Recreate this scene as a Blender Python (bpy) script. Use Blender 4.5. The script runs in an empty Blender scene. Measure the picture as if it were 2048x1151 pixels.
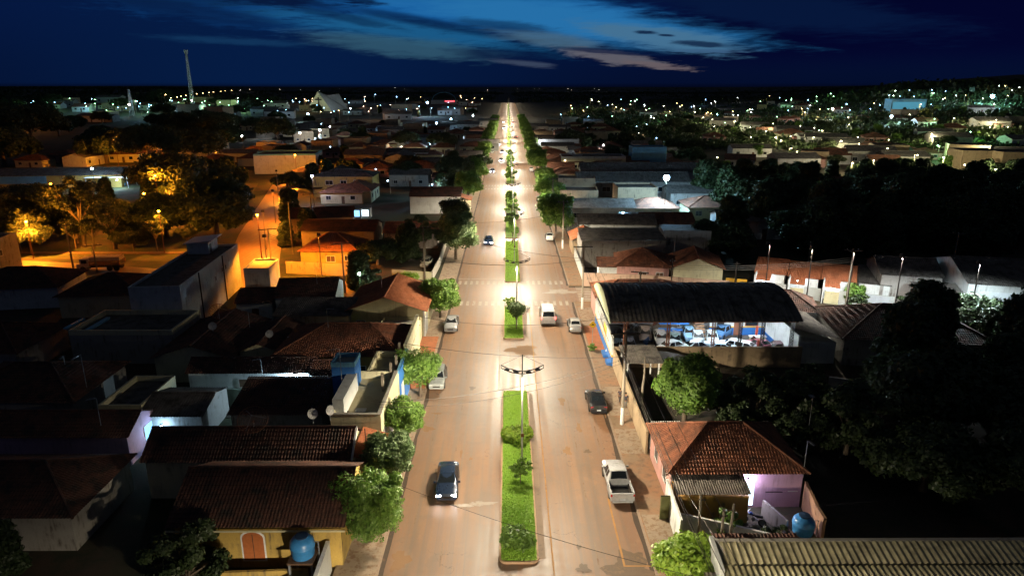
import bpy, math, random
import numpy as np
from mathutils import Vector, Matrix

R = math.radians
PI = math.pi
rnd = random.Random(7)
sc = bpy.context.scene
col = sc.collection

# ------------------------------------------------------------------ camera maths
CH = 31.0
F = 1365.0
TH = math.atan(405.5 / 1365)
YAW = math.atan(8 / 1424)


def ray(px, py):
    x = (px - 1024) / F
    y = -(py - 575.5) / F
    c, s = math.cos(TH), math.sin(TH)
    fw, up = c + y * s, y * c - s
    return x * math.cos(YAW) + fw * math.sin(YAW), fw * math.cos(YAW) - x * math.sin(YAW), up


def G(px, py, z=0.0):
    X, Y, u = ray(px, py)
    t = (CH - z) / -u
    return X * t, Y * t


def ss(x):
    x = min(1, max(0, x))
    return x * x * (3 - 2 * x)


def terr(x, y):
    if y < 120:
        return 0.0
    r = 44 * ss((x / y - .30) / .42) * ss((y - 260) / 650)
    l = 17 * ss((-x / y - .22) / .3) * ss((y - 420) / 600)
    return r + l


def GT(px, py):
    X, Y, u = ray(px, py)
    t, dt = 20.0, 2.0
    while t < 6000:
        z = CH + u * t
        if z <= terr(X * t, Y * t):
            return X * t, Y * t, terr(X * t, Y * t)
        t += max(.4, t * .004)
    return X * 2500, Y * 2500, terr(X * 2500, Y * 2500)


cam = bpy.data.cameras.new('camera')
cam.sensor_width = 36
cam.lens = F * 36 / 2048
cam.clip_end = 30000
cam.clip_start = .5
co = bpy.data.objects.new('camera', cam)
col.objects.link(co)
co.location = (0, 0, CH)
co.rotation_euler = (PI / 2 - TH, 0, -YAW)
sc.camera = co

# ------------------------------------------------------------------ node helpers


class NT:
    def __init__(s, nt):
        s.nt = nt
        s.nt.nodes.clear()

    def n(s, t, **kw):
        nd = s.nt.nodes.new(t)
        for k, v in kw.items():
            if k.startswith('i_'):
                nd.inputs[k[2:].replace('_', ' ')].default_value = v
            else:
                setattr(nd, k, v)
        return nd

    def l(s, a, b):
        s.nt.links.new(a, b)

    def m(s, op, a, b=None, c=None, clamp=False):
        nd = s.nt.nodes.new('ShaderNodeMath')
        nd.operation = op
        nd.use_clamp = clamp
        for i, v in enumerate((a, b, c)):
            if v is None:
                continue
            if isinstance(v, (int, float)):
                nd.inputs[i].default_value = v
            else:
                s.nt.links.new(v, nd.inputs[i])
        return nd.outputs[0]

    def mr(s, v, a, b, c=0., d=1., smooth=True):
        nd = s.nt.nodes.new('ShaderNodeMapRange')
        nd.interpolation_type = 'SMOOTHSTEP' if smooth else 'LINEAR'
        s.l(v, nd.inputs[0])
        for i, x in enumerate((a, b, c, d)):
            nd.inputs[i + 1].default_value = x
        return nd.outputs[0]

    def mix(s, f, a, b, bt='MIX'):
        nd = s.nt.nodes.new('ShaderNodeMix')
        nd.data_type = 'RGBA'
        nd.blend_type = bt
        for k, v in ((0, f), (6, a), (7, b)):
            if isinstance(v, (int, float)):
                nd.inputs[k].default_value = v
            elif isinstance(v, tuple):
                nd.inputs[k].default_value = (*v, 1) if len(v) == 3 else v
            else:
                s.l(v, nd.inputs[k])
        return nd.outputs[2]

    def noise(s, vec, scale, detail=3, rough=.55, dist=0, dim='3D'):
        nd = s.nt.nodes.new('ShaderNodeTexNoise')
        nd.noise_dimensions = dim
        nd.inputs['Scale'].default_value = scale
        nd.inputs['Detail'].default_value = detail
        nd.inputs['Roughness'].default_value = rough
        nd.inputs['Distortion'].default_value = dist
        if vec is not None:
            s.l(vec, nd.inputs['Vector'])
        return nd.outputs['Fac']

    def scalev(s, vec, x, y, z):
        nd = s.nt.nodes.new('ShaderNodeMapping')
        nd.inputs['Scale'].default_value = (x, y, z)
        s.l(vec, nd.inputs[0])
        return nd.outputs[0]


MATS = {}


def newmat(name):
    m = bpy.data.materials.new(name)
    m.use_nodes = True
    t = NT(m.node_tree)
    out = t.n('ShaderNodeOutputMaterial')
    p = t.n('ShaderNodeBsdfPrincipled')
    t.l(p.outputs[0], out.inputs[0])
    MATS[name] = m
    return m, t, p


def bump(t, p, h, strength=.4, dist=.03):
    b = t.n('ShaderNodeBump')
    b.inputs['Strength'].default_value = strength
    b.inputs['Distance'].default_value = dist
    t.l(h, b.inputs['Height'])
    t.l(b.outputs[0], p.inputs['Normal'])


def mul(c, k):
    return tuple(min(1, x * k) for x in c)


def paint(name, c, dirt=.45, rough=.8, grime=(.09, .07, .055)):
    if name in MATS:
        return MATS[name]
    m, t, p = newmat(name)
    pos = t.n('ShaderNodeNewGeometry').outputs['Position']
    n1 = t.noise(pos, .7, 5, .65)
    streak = t.noise(t.scalev(pos, 3, 3, .35), 1.3, 4, .6)
    fine = t.noise(pos, 14, 3, .6)
    f = t.m('MULTIPLY', t.mr(n1, .42, .72), t.mr(streak, .4, .72))
    f = t.m('MULTIPLY', f, dirt * 1.6, clamp=True)
    base = t.mix(t.mr(fine, .25, .75), mul(c, .82), mul(c, 1.08))
    base = t.mix(t.mr(n1, .3, .7), base, mul(c, .86))
    colr = t.mix(f, base, grime)
    t.l(colr, p.inputs['Base Color'])
    p.inputs['Roughness'].default_value = rough
    bump(t, p, fine, .25, .01)
    return m


def plain(name, c, rough=.5, metal=0., coat=0.):
    if name in MATS:
        return MATS[name]
    m, t, p = newmat(name)
    pos = t.n('ShaderNodeNewGeometry').outputs['Position']
    n1 = t.noise(pos, 5, 3)
    t.l(t.mix(t.mr(n1, .3, .7), mul(c, .88), mul(c, 1.06)), p.inputs['Base Color'])
    p.inputs['Roughness'].default_value = rough
    p.inputs['Metallic'].default_value = metal
    p.inputs['Coat Weight'].default_value = coat
    p.inputs['Coat Roughness'].default_value = .08
    return m


def emit(name, c, s, sampled=True):
    if name in MATS:
        return MATS[name]
    m = bpy.data.materials.new(name)
    if not sampled:
        m.cycles.emission_sampling = 'NONE'
    m.use_nodes = True
    t = NT(m.node_tree)
    out = t.n('ShaderNodeOutputMaterial')
    e = t.n('ShaderNodeEmission')
    e.inputs[0].default_value = (*c, 1)
    e.inputs[1].default_value = s
    t.l(e.outputs[0], out.inputs[0])
    MATS[name] = m
    return m


def roofmat(name, c1, c2, moss=(.03, .025, .02), mossf=.5, rough=.85, pitch=.22, row=.36, shaped=True):
    """clay / fibre sheets: colour changes per tile, soot and moss in patches"""
    if name in MATS:
        return MATS[name]
    m, t, p = newmat(name)
    uv = t.n('ShaderNodeUVMap').outputs[0]
    pos = t.n('ShaderNodeNewGeometry').outputs['Position']
    br = t.n('ShaderNodeTexBrick', offset=0., squash=1.)
    t.l(uv, br.inputs['Vector'])
    br.inputs['Color1'].default_value = (0, 0, 0, 1)
    br.inputs['Color2'].default_value = (1, 1, 1, 1)
    br.inputs['Mortar'].default_value = (.5, .5, .5, 1)
    br.inputs['Scale'].default_value = 1
    br.inputs['Mortar Size'].default_value = 0
    br.inputs['Brick Width'].default_value = pitch
    br.inputs['Row Height'].default_value = row
    sep = t.n('ShaderNodeSeparateColor')
    t.l(br.outputs['Color'], sep.inputs[0])
    base = t.mix(sep.outputs[0], c1, c2)
    n1 = t.noise(pos, .9, 6, .7)
    f = t.m('MULTIPLY', t.mr(n1, .40, .68), mossf * 1.5, clamp=True)
    t.l(t.mix(f, base, moss), p.inputs['Base Color'])
    p.inputs['Roughness'].default_value = rough
    fine = t.noise(pos, 20, 3)
    if not shaped:
        su = t.n('ShaderNodeSeparateXYZ')
        t.l(uv, su.inputs[0])
        w = t.m('SINE', t.m('MULTIPLY', su.outputs[0], 2 * PI / pitch))
        fine = t.m('ADD', t.m('MULTIPLY', w, .6), fine)
        bump(t, p, fine, .8, .05)
    else:
        bump(t, p, fine, .3, .012)
    return m


# colours
clay = roofmat('clay_tile', (.20, .068, .034), (.34, .13, .065), mossf=.45)
clay_bright = roofmat('clay_tile_new', (.36, .115, .045), (.52, .19, .085), mossf=.2)
clay_dark = roofmat('clay_tile_sooty', (.085, .036, .025), (.15, .065, .042), mossf=.7)
fibre = roofmat('fibre_cement_sheet', (.17, .15, .125), (.23, .20, .165), mossf=.6, pitch=1.0, row=1.8)
fibre_dark = roofmat('fibre_cement_sooty', (.10, .09, .08), (.14, .125, .11), mossf=.7, pitch=1.0, row=1.8)
metal_cream = roofmat('metal_sheet_cream', (.52, .46, .27), (.58, .52, .33), mossf=.35, pitch=1.0, row=6, rough=.5)
far_clay = roofmat('far_clay_tile', (.16, .06, .035), (.27, .11, .06), mossf=.5, shaped=False)
far_fibre = roofmat('far_fibre_sheet', (.13, .12, .11), (.19, .17, .15), mossf=.5, shaped=False, row=1.8)
white_wall = paint('painted_wall_white', (.62, .64, .62))
cream_wall = paint('painted_wall_cream', (.60, .56, .36), .4)
yellow_wall = paint('painted_wall_yellow', (.50, .34, .085), .95)
beige_wall = paint('painted_wall_beige', (.55, .50, .30), .35)
pink_wall = paint('painted_wall_pink', (.55, .30, .26), .55)
purple_wall = paint('painted_wall_mauve', (.48, .30, .40), .4)
blue_wall = paint('painted_wall_blue', (.03, .17, .52), .2)
blue_light = paint('painted_wall_sky_blue', (.16, .42, .62), .3)
green_wall = paint('painted_wall_green', (.12, .42, .16), .2)
grey_wall = paint('cement_render', (.34, .32, .29), .9)
tan_wall = paint('bare_render_tan', (.42, .31, .19), .7)
brown_wall = paint('bare_brick_brown', (.36, .20, .11), .6)
concrete = paint('concrete', (.36, .34, .29), .6)
concrete_pole = paint('pole_concrete', (.20, .17, .13), .5)
white_trim = plain('white_paint', (.7, .7, .68), .6)
dark_hole = plain('dark_opening', (.012, .011, .010), .5)
wood = plain('painted_wood_orange', (.42, .13, .04), .6)
wood_brown = plain('dark_wood', (.10, .055, .03), .7)
steel_dark = plain('dark_steel', (.03, .024, .02), .5, .4)
steel_grey = plain('galvanised_steel', (.42, .44, .45), .4, .6)
pole_white = plain('pole_white_paint', (.75, .75, .73), .45)
rust = paint('rusty_steel', (.25, .10, .055), .6)
tank_blue = plain('blue_plastic', (.05, .24, .55), .35)
glass_dark = plain('dark_glass', (.012, .016, .02), .08)
rubber = plain('rubber', (.015, .015, .015), .8)
rim_mat = plain('wheel_metal', (.4, .4, .4), .3, .8)
lit_cool = emit('lit_window_cool', (.62, .82, 1), 3.2)
lit_warm = emit('lit_window_warm', (1, .72, .38), 2.6)
lit_blue = emit('lit_window_blue', (.25, .6, 1), 2.2)

# asphalt with red dust, patched wear and tyre-polished strips
m_asph, t, p = newmat('dusty_asphalt')
pos = t.n('ShaderNodeNewGeometry').outputs['Position']
sx = t.n('ShaderNodeSeparateXYZ')
t.l(pos, sx.inputs[0])
n_big = t.noise(t.scalev(pos, 1, .22, 1), .35, 5, .6)
n_mid = t.noise(pos, 1.6, 5, .65)
n_fine = t.noise(pos, 45, 3, .7)
tracks = t.noise(t.scalev(pos, 1, .012, 0), 2.1, 3, .6)
a = t.mix(t.mr(n_big, .36, .66), (.170, .098, .052), (.255, .130, .056))
a = t.mix(t.m('MULTIPLY', t.mr(n_mid, .45, .75), .5), a, (.29, .145, .062))
blot = t.noise(pos, .42, 4, .5, .6)
a = t.mix(t.m('MULTIPLY', t.mr(blot, .58, .66), .35), a, (.30, .155, .07))
a = t.mix(t.m('MULTIPLY', t.mr(blot, .42, .36), .30), a, (.11, .08, .055))
drip = t.noise(t.scalev(pos, .55, 2.4, 1), 1.0, 5, .75)
a = t.mix(t.m('MULTIPLY', t.mr(drip, .66, .72), .35), a, (.09, .06, .04))
a = t.mix(t.m('MULTIPLY', t.mr(tracks, .44, .62), .60), a, (.120, .088, .062))
# dust gathers along kerbs and median
xk = t.m('ABSOLUTE', sx.outputs[0])
ek = t.mr(xk, 6.8, 9.0)
a = t.mix(t.m('MULTIPLY', t.m('MULTIPLY', ek, t.mr(n_mid, .3, .6)), .55), a, (.20, .085, .04))
a = t.mix(t.mr(n_fine, .3, .7), a, t.mix(.35, a, (.30, .20, .14)))
vor = t.n('ShaderNodeTexVoronoi', feature='DISTANCE_TO_EDGE')
vor.inputs['Scale'].default_value = .11
wv = t.n('ShaderNodeVectorMath', operation='ADD')
nz = t.n('ShaderNodeTexNoise')
nz.inputs['Scale'].default_value = .7
nz.inputs['Detail'].default_value = 5
t.l(pos, nz.inputs['Vector'])
sv = t.n('ShaderNodeVectorMath', operation='SCALE')
sv.inputs['Scale'].default_value = 5.5
t.l(nz.outputs['Color'], sv.inputs[0])
t.l(pos, wv.inputs[0])
t.l(sv.outputs[0], wv.inputs[1])
t.l(wv.outputs[0], vor.inputs['Vector'])
crack = t.m('MULTIPLY', t.m('LESS_THAN', vor.outputs['Distance'], .0035), t.mr(n_big, .50, .58))
a = t.mix(t.m('MULTIPLY', crack, .65), a, (.04, .025, .018))
t.l(a, p.inputs['Base Color'])
rg = t.m('ADD', t.mr(tracks, .35, .68, .57, .43), t.mr(n_mid, .35, .7, .0, .10))
t.l(rg, p.inputs['Roughness'])
p.inputs['Specular IOR Level'].default_value = .85
bump(t, p, t.m('ADD', n_fine, t.m('MULTIPLY', crack, -1)), .25, .01)


def soil(name, c1, c2, c3, s=.5):
    m, t, p = newmat(name)
    pos = t.n('ShaderNodeNewGeometry').outputs['Position']
    a = t.mix(t.mr(t.noise(pos, s, 6, .65), .38, .62), c1, c2)
    a = t.mix(t.mr(t.noise(pos, s * 4.3, 5, .7), .48, .66), a, c3)
    t.l(a, p.inputs['Base Color'])
    p.inputs['Roughness'].default_value = .95
    bump(t, p, t.noise(pos, 9, 4, .7), .6, .05)
    return m


m_ground = soil('red_soil', (.065, .038, .022), (.028, .036, .014), (.02, .03, .012), .06)
m_side = soil('dusty_pavement', (.30, .16, .085), (.25, .175, .11), (.19, .12, .075), .45)
m_side_c = soil('cement_pavement', (.27, .21, .15), (.32, .24, .165), (.20, .12, .07), .6)
m_terra = soil('red_tiled_pavement', (.44, .15, .06), (.36, .13, .055), (.28, .11, .05), .8)
m_grass_base = soil('mown_grass_ground', (.20, .42, .04), (.28, .50, .06), (.36, .36, .12), .7)
m_park = soil('park_ground', (.14, .09, .045), (.05, .07, .02), (.08, .10, .03), .12)
m_yard = soil('yard_ground', (.06, .045, .03), (.04, .035, .022), (.03, .038, .016), .4)
m_kerb = paint('kerb_pinkish_paint', (.55, .36, .22), .5)
m_kerb_c = paint('kerb_cement', (.32, .23, .16), .5)
m_gut = paint('damp_gutter', (.060, .040, .026), .8, rough=.7, grime=(.13, .075, .04))
m_mark = paint('worn_road_paint', (.27, .19, .13), 1.3, grime=(.17, .095, .055))
m_markw = paint('crossing_paint_white', (.46, .40, .33), 1.2, grime=(.25, .16, .10))
m_marky = paint('worn_yellow_paint', (.42, .21, .06), .9, grime=(.20, .105, .055))


def leafmat(name, c1, c2, c3):
    m, t, p = newmat(name)
    g = t.n('ShaderNodeNewGeometry')
    o = t.n('ShaderNodeTexCoord')
    a = t.mix(g.outputs['Random Per Island'], c1, c2)
    a = t.mix(t.mr(t.noise(o.outputs['Object'], .9, 3), .45, .65), a, c3)
    oi = t.n('ShaderNodeObjectInfo')
    a = t.mix(t.m('MULTIPLY', oi.outputs['Random'], .35), a, c2)
    t.l(a, p.inputs['Base Color'])
    p.inputs['Roughness'].default_value = .5
    tr = t.n('ShaderNodeBsdfTranslucent')
    t.l(a, tr.inputs[0])
    mx = t.n('ShaderNodeMixShader')
    mx.inputs[0].default_value = .28
    out = [n for n in t.nt.nodes if n.type == 'OUTPUT_MATERIAL'][0]
    t.l(p.outputs[0], mx.inputs[1])
    t.l(tr.outputs[0], mx.inputs[2])
    t.l(mx.outputs[0], out.inputs[0])
    return m


m_leaf = leafmat('leaf_fresh', (.10, .21, .028), (.20, .33, .06), (.07, .15, .024))
m_leaf_y = leafmat('leaf_lime', (.17, .32, .03), (.30, .42, .05), (.14, .27, .03))
m_leaf_g = leafmat('leaf_grey_green', (.10, .17, .06), (.19, .27, .11), (.075, .125, .045))
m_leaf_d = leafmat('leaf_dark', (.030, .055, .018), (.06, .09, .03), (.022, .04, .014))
m_blade = leafmat('grass_blade', (.26, .52, .04), (.42, .66, .09), (.30, .54, .06))
m_bark = paint('bark', (.16, .12, .085), .7)
m_wires = plain('cable_black', (.05, .045, .04), .6)

# ------------------------------------------------------------------ mesh helpers


class MB:
    def __init__(s):
        s.v, s.f, s.mi, s.mats = [], [], [], []

    def mat(s, m):
        if m not in s.mats:
            s.mats.append(m)
        return s.mats.index(m)

    def face(s, pts, m):
        b = len(s.v)
        s.v += [tuple(p) for p in pts]
        s.f.append(tuple(range(b, b + len(pts))))
        s.mi.append(s.mat(m))

    def grid(s, rows, m, closed=False):
        b = len(s.v)
        n = len(rows[0])
        k = s.mat(m)
        for r in rows:
            s.v += [tuple(p) for p in r]
        for i in range(len(rows) - 1):
            for j in range(n if closed else n - 1):
                j2 = (j + 1) % n
                s.f.append((b + i * n + j, b + i * n + j2, b + (i + 1) * n + j2, b + (i + 1) * n + j))
                s.mi.append(k)

    def box(s, x0, y0, z0, x1, y1, z1, m):
        b = len(s.v)
        s.v += [(x, y, z) for z in (z0, z1) for y in (y0, y1) for x in (x0, x1)]
        for q in ((0, 2, 3, 1), (4, 5, 7, 6), (0, 1, 5, 4), (2, 6, 7, 3), (0, 4, 6, 2), (1, 3, 7, 5)):
            s.f.append(tuple(b + i for i in q))
            s.mi.append(s.mat(m))

    def prism(s, poly, z0, z1, m):
        """poly: counter-clockwise xy"""
        n = len(poly)
        s.face([(x, y, z0) for x, y in reversed(poly)], m)
        s.face([(x, y, z1) for x, y in poly], m)
        for i in range(n):
            a, b = poly[i], poly[(i + 1) % n]
            s.face([(*a, z0), (*b, z0), (*b, z1), (*a, z1)], m)

    def slab(s, top, th, m):
        """top: 4 points counter-clockwise seen from above; thickness down along z"""
        bot = [(p[0], p[1], p[2] - th) for p in top]
        s.face(top, m)
        s.face(bot[::-1], m)
        n = len(top)
        for i in range(n):
            j = (i + 1) % n
            s.face([top[i], bot[i], bot[j], top[j]], m)

    def tube(s, pts, r, m, n=8, cap=True):
        pts = [Vector(p) for p in pts]
        rs = r if isinstance(r, (list, tuple)) else [r] * len(pts)
        rows = []
        for i, p in enumerate(pts):
            d = (pts[min(i + 1, len(pts) - 1)] - pts[max(i - 1, 0)]).normalized()
            ref = Vector((0, 0, 1)) if abs(d.z) < .9 else Vector((1, 0, 0))
            a = d.cross(ref).normalized()
            b = d.cross(a)
            rows.append([p + (a * math.cos(2 * PI * k / n) + b * math.sin(2 * PI * k / n)) * rs[i] for k in range(n)])
        s.grid(rows, m, True)
        if cap:
            s.face(rows[0], m)
            s.face(rows[-1][::-1], m)

    def lathe(s, prof, c, m, n=20, axis='z'):
        rows = []
        for r, h in prof:
            row = []
            for k in range(n):
                a = 2 * PI * k / n
                u, v = r * math.cos(a), r * math.sin(a)
                row.append((c[0] + u, c[1] + v, c[2] + h) if axis == 'z' else (c[0] + h, c[1] + u, c[2] + v) if axis == 'x' else (c[0] + v, c[1] + h, c[2] + u))
            rows.append(row)
        s.grid(rows, m, True)

    def sphere(s, c, r, m, n=10, k=6):
        s.lathe([(max(.001, r * math.sin(PI * i / k)), -r * math.cos(PI * i / k)) for i in range(k + 1)], c, m, n)

    def obj(s, name, parent=None, smooth=None, uv=False):
        me = bpy.data.meshes.new(name)
        me.from_pydata(s.v, [], s.f)
        for m in s.mats:
            me.materials.append(m)
        if len(s.mats) > 1:
            me.polygons.foreach_set('material_index', s.mi)
        if uv:
            auto_uv(me)
        me.update()
        if smooth:
            me.shade_smooth()
            me.set_sharp_from_angle(angle=R(smooth))
        o = bpy.data.objects.new(name, me)
        col.objects.link(o)
        if parent is not None:
            o.parent = parent
        return o


def auto_uv(me):
    ul = me.uv_layers.new(name='UVMap')
    me.update()
    d = np.empty(len(me.loops) * 2)
    vs = me.vertices
    i = 0
    for p in me.polygons:
        n = p.normal
        if abs(n.z) > .985:
            u, v = Vector((1, 0, 0)), Vector((0, 1, 0))
        else:
            u = Vector((0, 0, 1)).cross(n).normalized()
            v = n.cross(u)
        for li in p.loop_indices:
            c = vs[me.loops[li].vertex_index].co
            d[li * 2] = c.dot(u)
            d[li * 2 + 1] = c.dot(v)
    ul.data.foreach_set('uv', d)


def tag(o, label, cat, group=None, kind=None):
    if label:
        o['label'] = label
    if cat:
        o['category'] = cat
    if group:
        o['group'] = group
    if kind:
        o['kind'] = kind
    return o


def thing(name, label, cat, loc=(0, 0, 0), rz=0., group=None):
    o = bpy.data.objects.new(name, None)
    o.empty_display_size = .3
    col.objects.link(o)
    o.location = loc
    o.rotation_euler = (0, 0, rz)
    return tag(o, label, cat, group)


def struct(mb, name, **kw):
    o = mb.obj(name, **kw)
    o['kind'] = 'structure'
    return o


def copytree(o, parent=None):
    c = o.copy()
    col.objects.link(c)
    if parent is not None:
        c.parent = parent
    for ch in list(o.children):
        copytree(ch, c)
    return c


# ------------------------------------------------------------------ sloped roof sheets (real relief)
def slope(mb, e0, e1, r1, r0, m, kind='tile', pitch=.24, row=.36, amp=.035, lift=.05, per=4):
    """roof plane: eave e0->e1 (left to right seen from below the eave), ridge r0 above e0, r1 above e1"""
    e0, e1, r0, r1 = map(Vector, (e0, e1, r0, r1))
    u = (e1 - e0).normalized()
    L = (e1 - e0).length
    w = (r0 - e0) - u * (r0 - e0).dot(u)
    if w.length < 1e-4:
        w = (r1 - e0) - u * (r1 - e0).dot(u)
    S = w.length
    w.normalize()
    n = u.cross(w)
    a0 = (r0 - e0).dot(u)
    a1 = (r1 - e0).dot(u)
    rows = max(1, round(S / row)) if kind == 'tile' else 1
    dv = S / rows
    for j in range(rows):
        v0, v1 = j * dv, (j + 1) * dv
        lo = [a0 * v0 / S, L + (a1 - L) * v0 / S]
        hi = [a0 * v1 / S, L + (a1 - L) * v1 / S]
        xs0 = min(lo[0], hi[0])
        xs1 = max(lo[1], hi[1])
        k = max(2, int((xs1 - xs0) / pitch * per))
        A, B, C = [], [], []
        for i in range(k + 1):
            x = xs0 + (xs1 - xs0) * i / k
            wv = amp * math.cos(2 * PI * x / pitch)
            xa = min(max(x, lo[0]), lo[1])
            xb = min(max(x, hi[0]), hi[1])
            l = lift if kind == 'tile' else 0
            if j > 0 and kind == 'tile':
                A.append(e0 + u * xa + w * v0 + n * wv)
            B.append(e0 + u * xa + w * v0 + n * (wv + l))
            C.append(e0 + u * xb + w * v1 + n * wv)
        mb.grid([A, B, C] if A else [B, C], m)


class Bld:
    """a building in its own frame: x to the right, y away, base at z=0"""

    def __init__(s, name, label, cat, x, y, w, d, rz=0., z=0., group=None):
        s.o = thing(name, label, cat, (x, y, z), rz, group)
        s.w, s.d = w, d

    def walls(s, h, m, ends=None, z0=0., ridge='x'):
        mb = MB()
        mb.box(0, 0, z0 - .3, s.w, s.d, h, m)
        if ends:
            if ridge == 'x':
                for x in (.0, s.w):
                    a = [(x, .02, h), (x, s.d - .02, h), (x, s.d / 2, h + ends)]
                    x2 = .2 if x == 0 else s.w - .2
                    b = [(x2, p[1], p[2]) for p in a]
                    mb.face(a, m), mb.face(b, m)
                    for i in range(3):
                        j = (i + 1) % 3
                        mb.face([a[i], a[j], b[j], b[i]], m)
            else:
                for y in (.0, s.d):
                    a = [(.02, y, h), (s.w - .02, y, h), (s.w / 2, y, h + ends)]
                    y2 = .2 if y == 0 else s.d - .2
                    b = [(p[0], y2, p[2]) for p in a]
                    mb.face(a, m), mb.face(b, m)
                    for i in range(3):
                        j = (i + 1) % 3
                        mb.face([a[i], a[j], b[j], b[i]], m)
        s.wall = mb.obj('wall', s.o)
        return s

    def gable(s, h, rise, m, ridge='x', ov=.45, **kw):
        mb = MB()
        w, d = s.w, s.d
        if ridge == 'x':
            k = rise / (d / 2)
            ze = h - ov * k + .06
            zr = h + rise + .06
            slope(mb, (-ov, -ov, ze), (w + ov, -ov, ze), (w + ov, d / 2, zr), (-ov, d / 2, zr), m, **kw)
            slope(mb, (w + ov, d + ov, ze), (-ov, d + ov, ze), (-ov, d / 2, zr), (w + ov, d / 2, zr), m, **kw)
            mb.tube([(-ov, d / 2, zr + .03), (w + ov, d / 2, zr + .03)], .11, m, 6)
        else:
            k = rise / (w / 2)
            ze = h - ov * k + .06
            zr = h + rise + .06
            slope(mb, (-ov, d + ov, ze), (-ov, -ov, ze), (w / 2, -ov, zr), (w / 2, d + ov, zr), m, **kw)
            slope(mb, (w + ov, -ov, ze), (w + ov, d + ov, ze), (w / 2, d + ov, zr), (w / 2, -ov, zr), m, **kw)
            mb.tube([(w / 2, -ov, zr + .03), (w / 2, d + ov, zr + .03)], .11, m, 6)
        s.roof = mb.obj('roof', s.o, uv=True)
        return s

    def hip(s, h, rise, m, ov=.45, **kw):
        mb = MB()
        w, d = s.w, s.d
        k = min(w, d) / 2
        ze = h - ov * rise / k + .06
        zr = h + rise + .06
        e = [(-ov, -ov, ze), (w + ov, -ov, ze), (w + ov, d + ov, ze), (-ov, d + ov, ze)]
        if w >= d:
            a, b = (k, d / 2, zr), (w - k + .01, d / 2, zr)
            q = [(e[0], e[1], b, a), (e[1], e[2], b, b), (e[2], e[3], a, b), (e[3], e[0], a, a)]
        else:
            a, b = (w / 2, k, zr), (w / 2, d - k + .01, zr)
            q = [(e[0], e[1], a, a), (e[1], e[2], b, a), (e[2], e[3], b, b), (e[3], e[0], a, b)]
        for t4 in q:
            slope(mb, *t4, m, **kw)
        for p, c in ((e[0], a), (e[1], b if w >= d else a), (e[2], b), (e[3], a if w >= d else b), (a, b)):
            mb.tube([Vector(p) + Vector((0, 0, .05)), Vector(c) + Vector((0, 0, .05))], .1, m, 6)
        s.roof = mb.obj('roof', s.o, uv=True)
        return s

    def shed(s, hs, m, axis='y', ov=.3, name='roof', x0=0, y0=0, x1=None, y1=None, **kw):
        """single slope; hs=(low front z, high back z) for axis y, (z at x0, z at x1) for axis x"""
        mb = MB()
        x1 = s.w if x1 is None else x1
        y1 = s.d if y1 is None else y1
        a, b = hs
        X0, X1, Y0, Y1 = x0 - ov, x1 + ov, y0 - ov, y1 + ov
        if axis == 'y':
            if b >= a:
                slope(mb, (X0, Y0, a), (X1, Y0, a), (X1, Y1, b), (X0, Y1, b), m, **kw)
            else:
                slope(mb, (X1, Y1, b), (X0, Y1, b), (X0, Y0, a), (X1, Y0, a), m, **kw)
        else:
            if b >= a:
                slope(mb, (X0, Y1, a), (X0, Y0, a), (X1, Y0, b), (X1, Y1, b), m, **kw)
            else:
                slope(mb, (X1, Y0, b), (X1, Y1, b), (X0, Y1, a), (X0, Y0, a), m, **kw)
        s.roof = mb.obj(name, s.o, uv=True)
        return s

    def flat(s, h, m, floor=concrete, par=.6, th=.18):
        """terrace: parapet ring on top of walls and a roof slab"""
        mb = MB()
        mb.box(th, th, h - .1, s.w - th, s.d - th, h + .02, floor)
        s.roof = mb.obj('roof', s.o)
        mb = MB()
        z0, z1 = h - .002, h + par
        mb.box(-.01, -.01, z0, s.w + .01, th, z1, m)
        mb.box(-.01, s.d - th, z0, s.w + .01, s.d + .01, z1, m)
        mb.box(-.01, th, z0, th, s.d - th, z1, m)
        mb.box(s.w - th, th, z0, s.w + .01, s.d - th, z1, m)
        mb.obj('parapet', s.o)
        return s

    def on(s, face, a, z, off):
        if face == 'front':
            return (a, -off, z)
        if face == 'back':
            return (s.w - a, s.d + off, z)
        if face == 'right':
            return (s.w + off, a, z)
        return (-off, s.d - a, z)

    def plate(s, mb, face, a0, a1, z0, z1, o0, o1, m):
        p, q = s.on(face, a0, z0, o0), s.on(face, a1, z1, o1)
        mb.box(min(p[0], q[0]), min(p[1], q[1]), z0, max(p[0], q[0]), max(p[1], q[1]), z1, m)

    def win(s, face, a, z, w, h, pane=None, frame=None, name='window', label=None, bars=1):
        frame = frame or white_trim
        pane = pane or glass_dark
        mb = MB()
        f = .07
        s.plate(mb, face, a, a + w, z, z + f, -.02, .07, frame)
        s.plate(mb, face, a, a + w, z + h - f, z + h, -.02, .05, frame)
        s.plate(mb, face, a, a + f, z + f, z + h - f, -.02, .05, frame)
        s.plate(mb, face, a + w - f, a + w, z + f, z + h - f, -.02, .05, frame)
        for i in range(bars):
            c = a + w * (i + 1) / (bars + 1)
            s.plate(mb, face, c - .02, c + .02, z + f, z + h - f, -.02, .04, frame)
        o = mb.obj(name, s.o)
        if label:
            o['label'] = label
        mb = MB()
        s.plate(mb, face, a + f, a + w - f, z + f, z + h - f, -.02, .02, pane)
        mb.obj('pane', o)
        return s

    def door(s, face, a, w=.9, h=2.1, m=None, name='door', z=0.):
        mb = MB()
        s.plate(mb, face, a, a + w, z, z + h, -.02, .04, m or wood_brown)
        o = mb.obj(name, s.o)
        mb = MB()
        s.plate(mb, face, a + w - .14, a + w - .08, z + 1, z + 1.12, .04, .09, steel_grey)
        mb.obj('handle', o)
        return s

    def part(s, name, fn, smooth=None, uv=False, label=None):
        mb = MB()
        fn(mb)
        o = mb.obj(name, s.o, smooth, uv)
        if label:
            o['label'] = label
        return s


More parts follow.
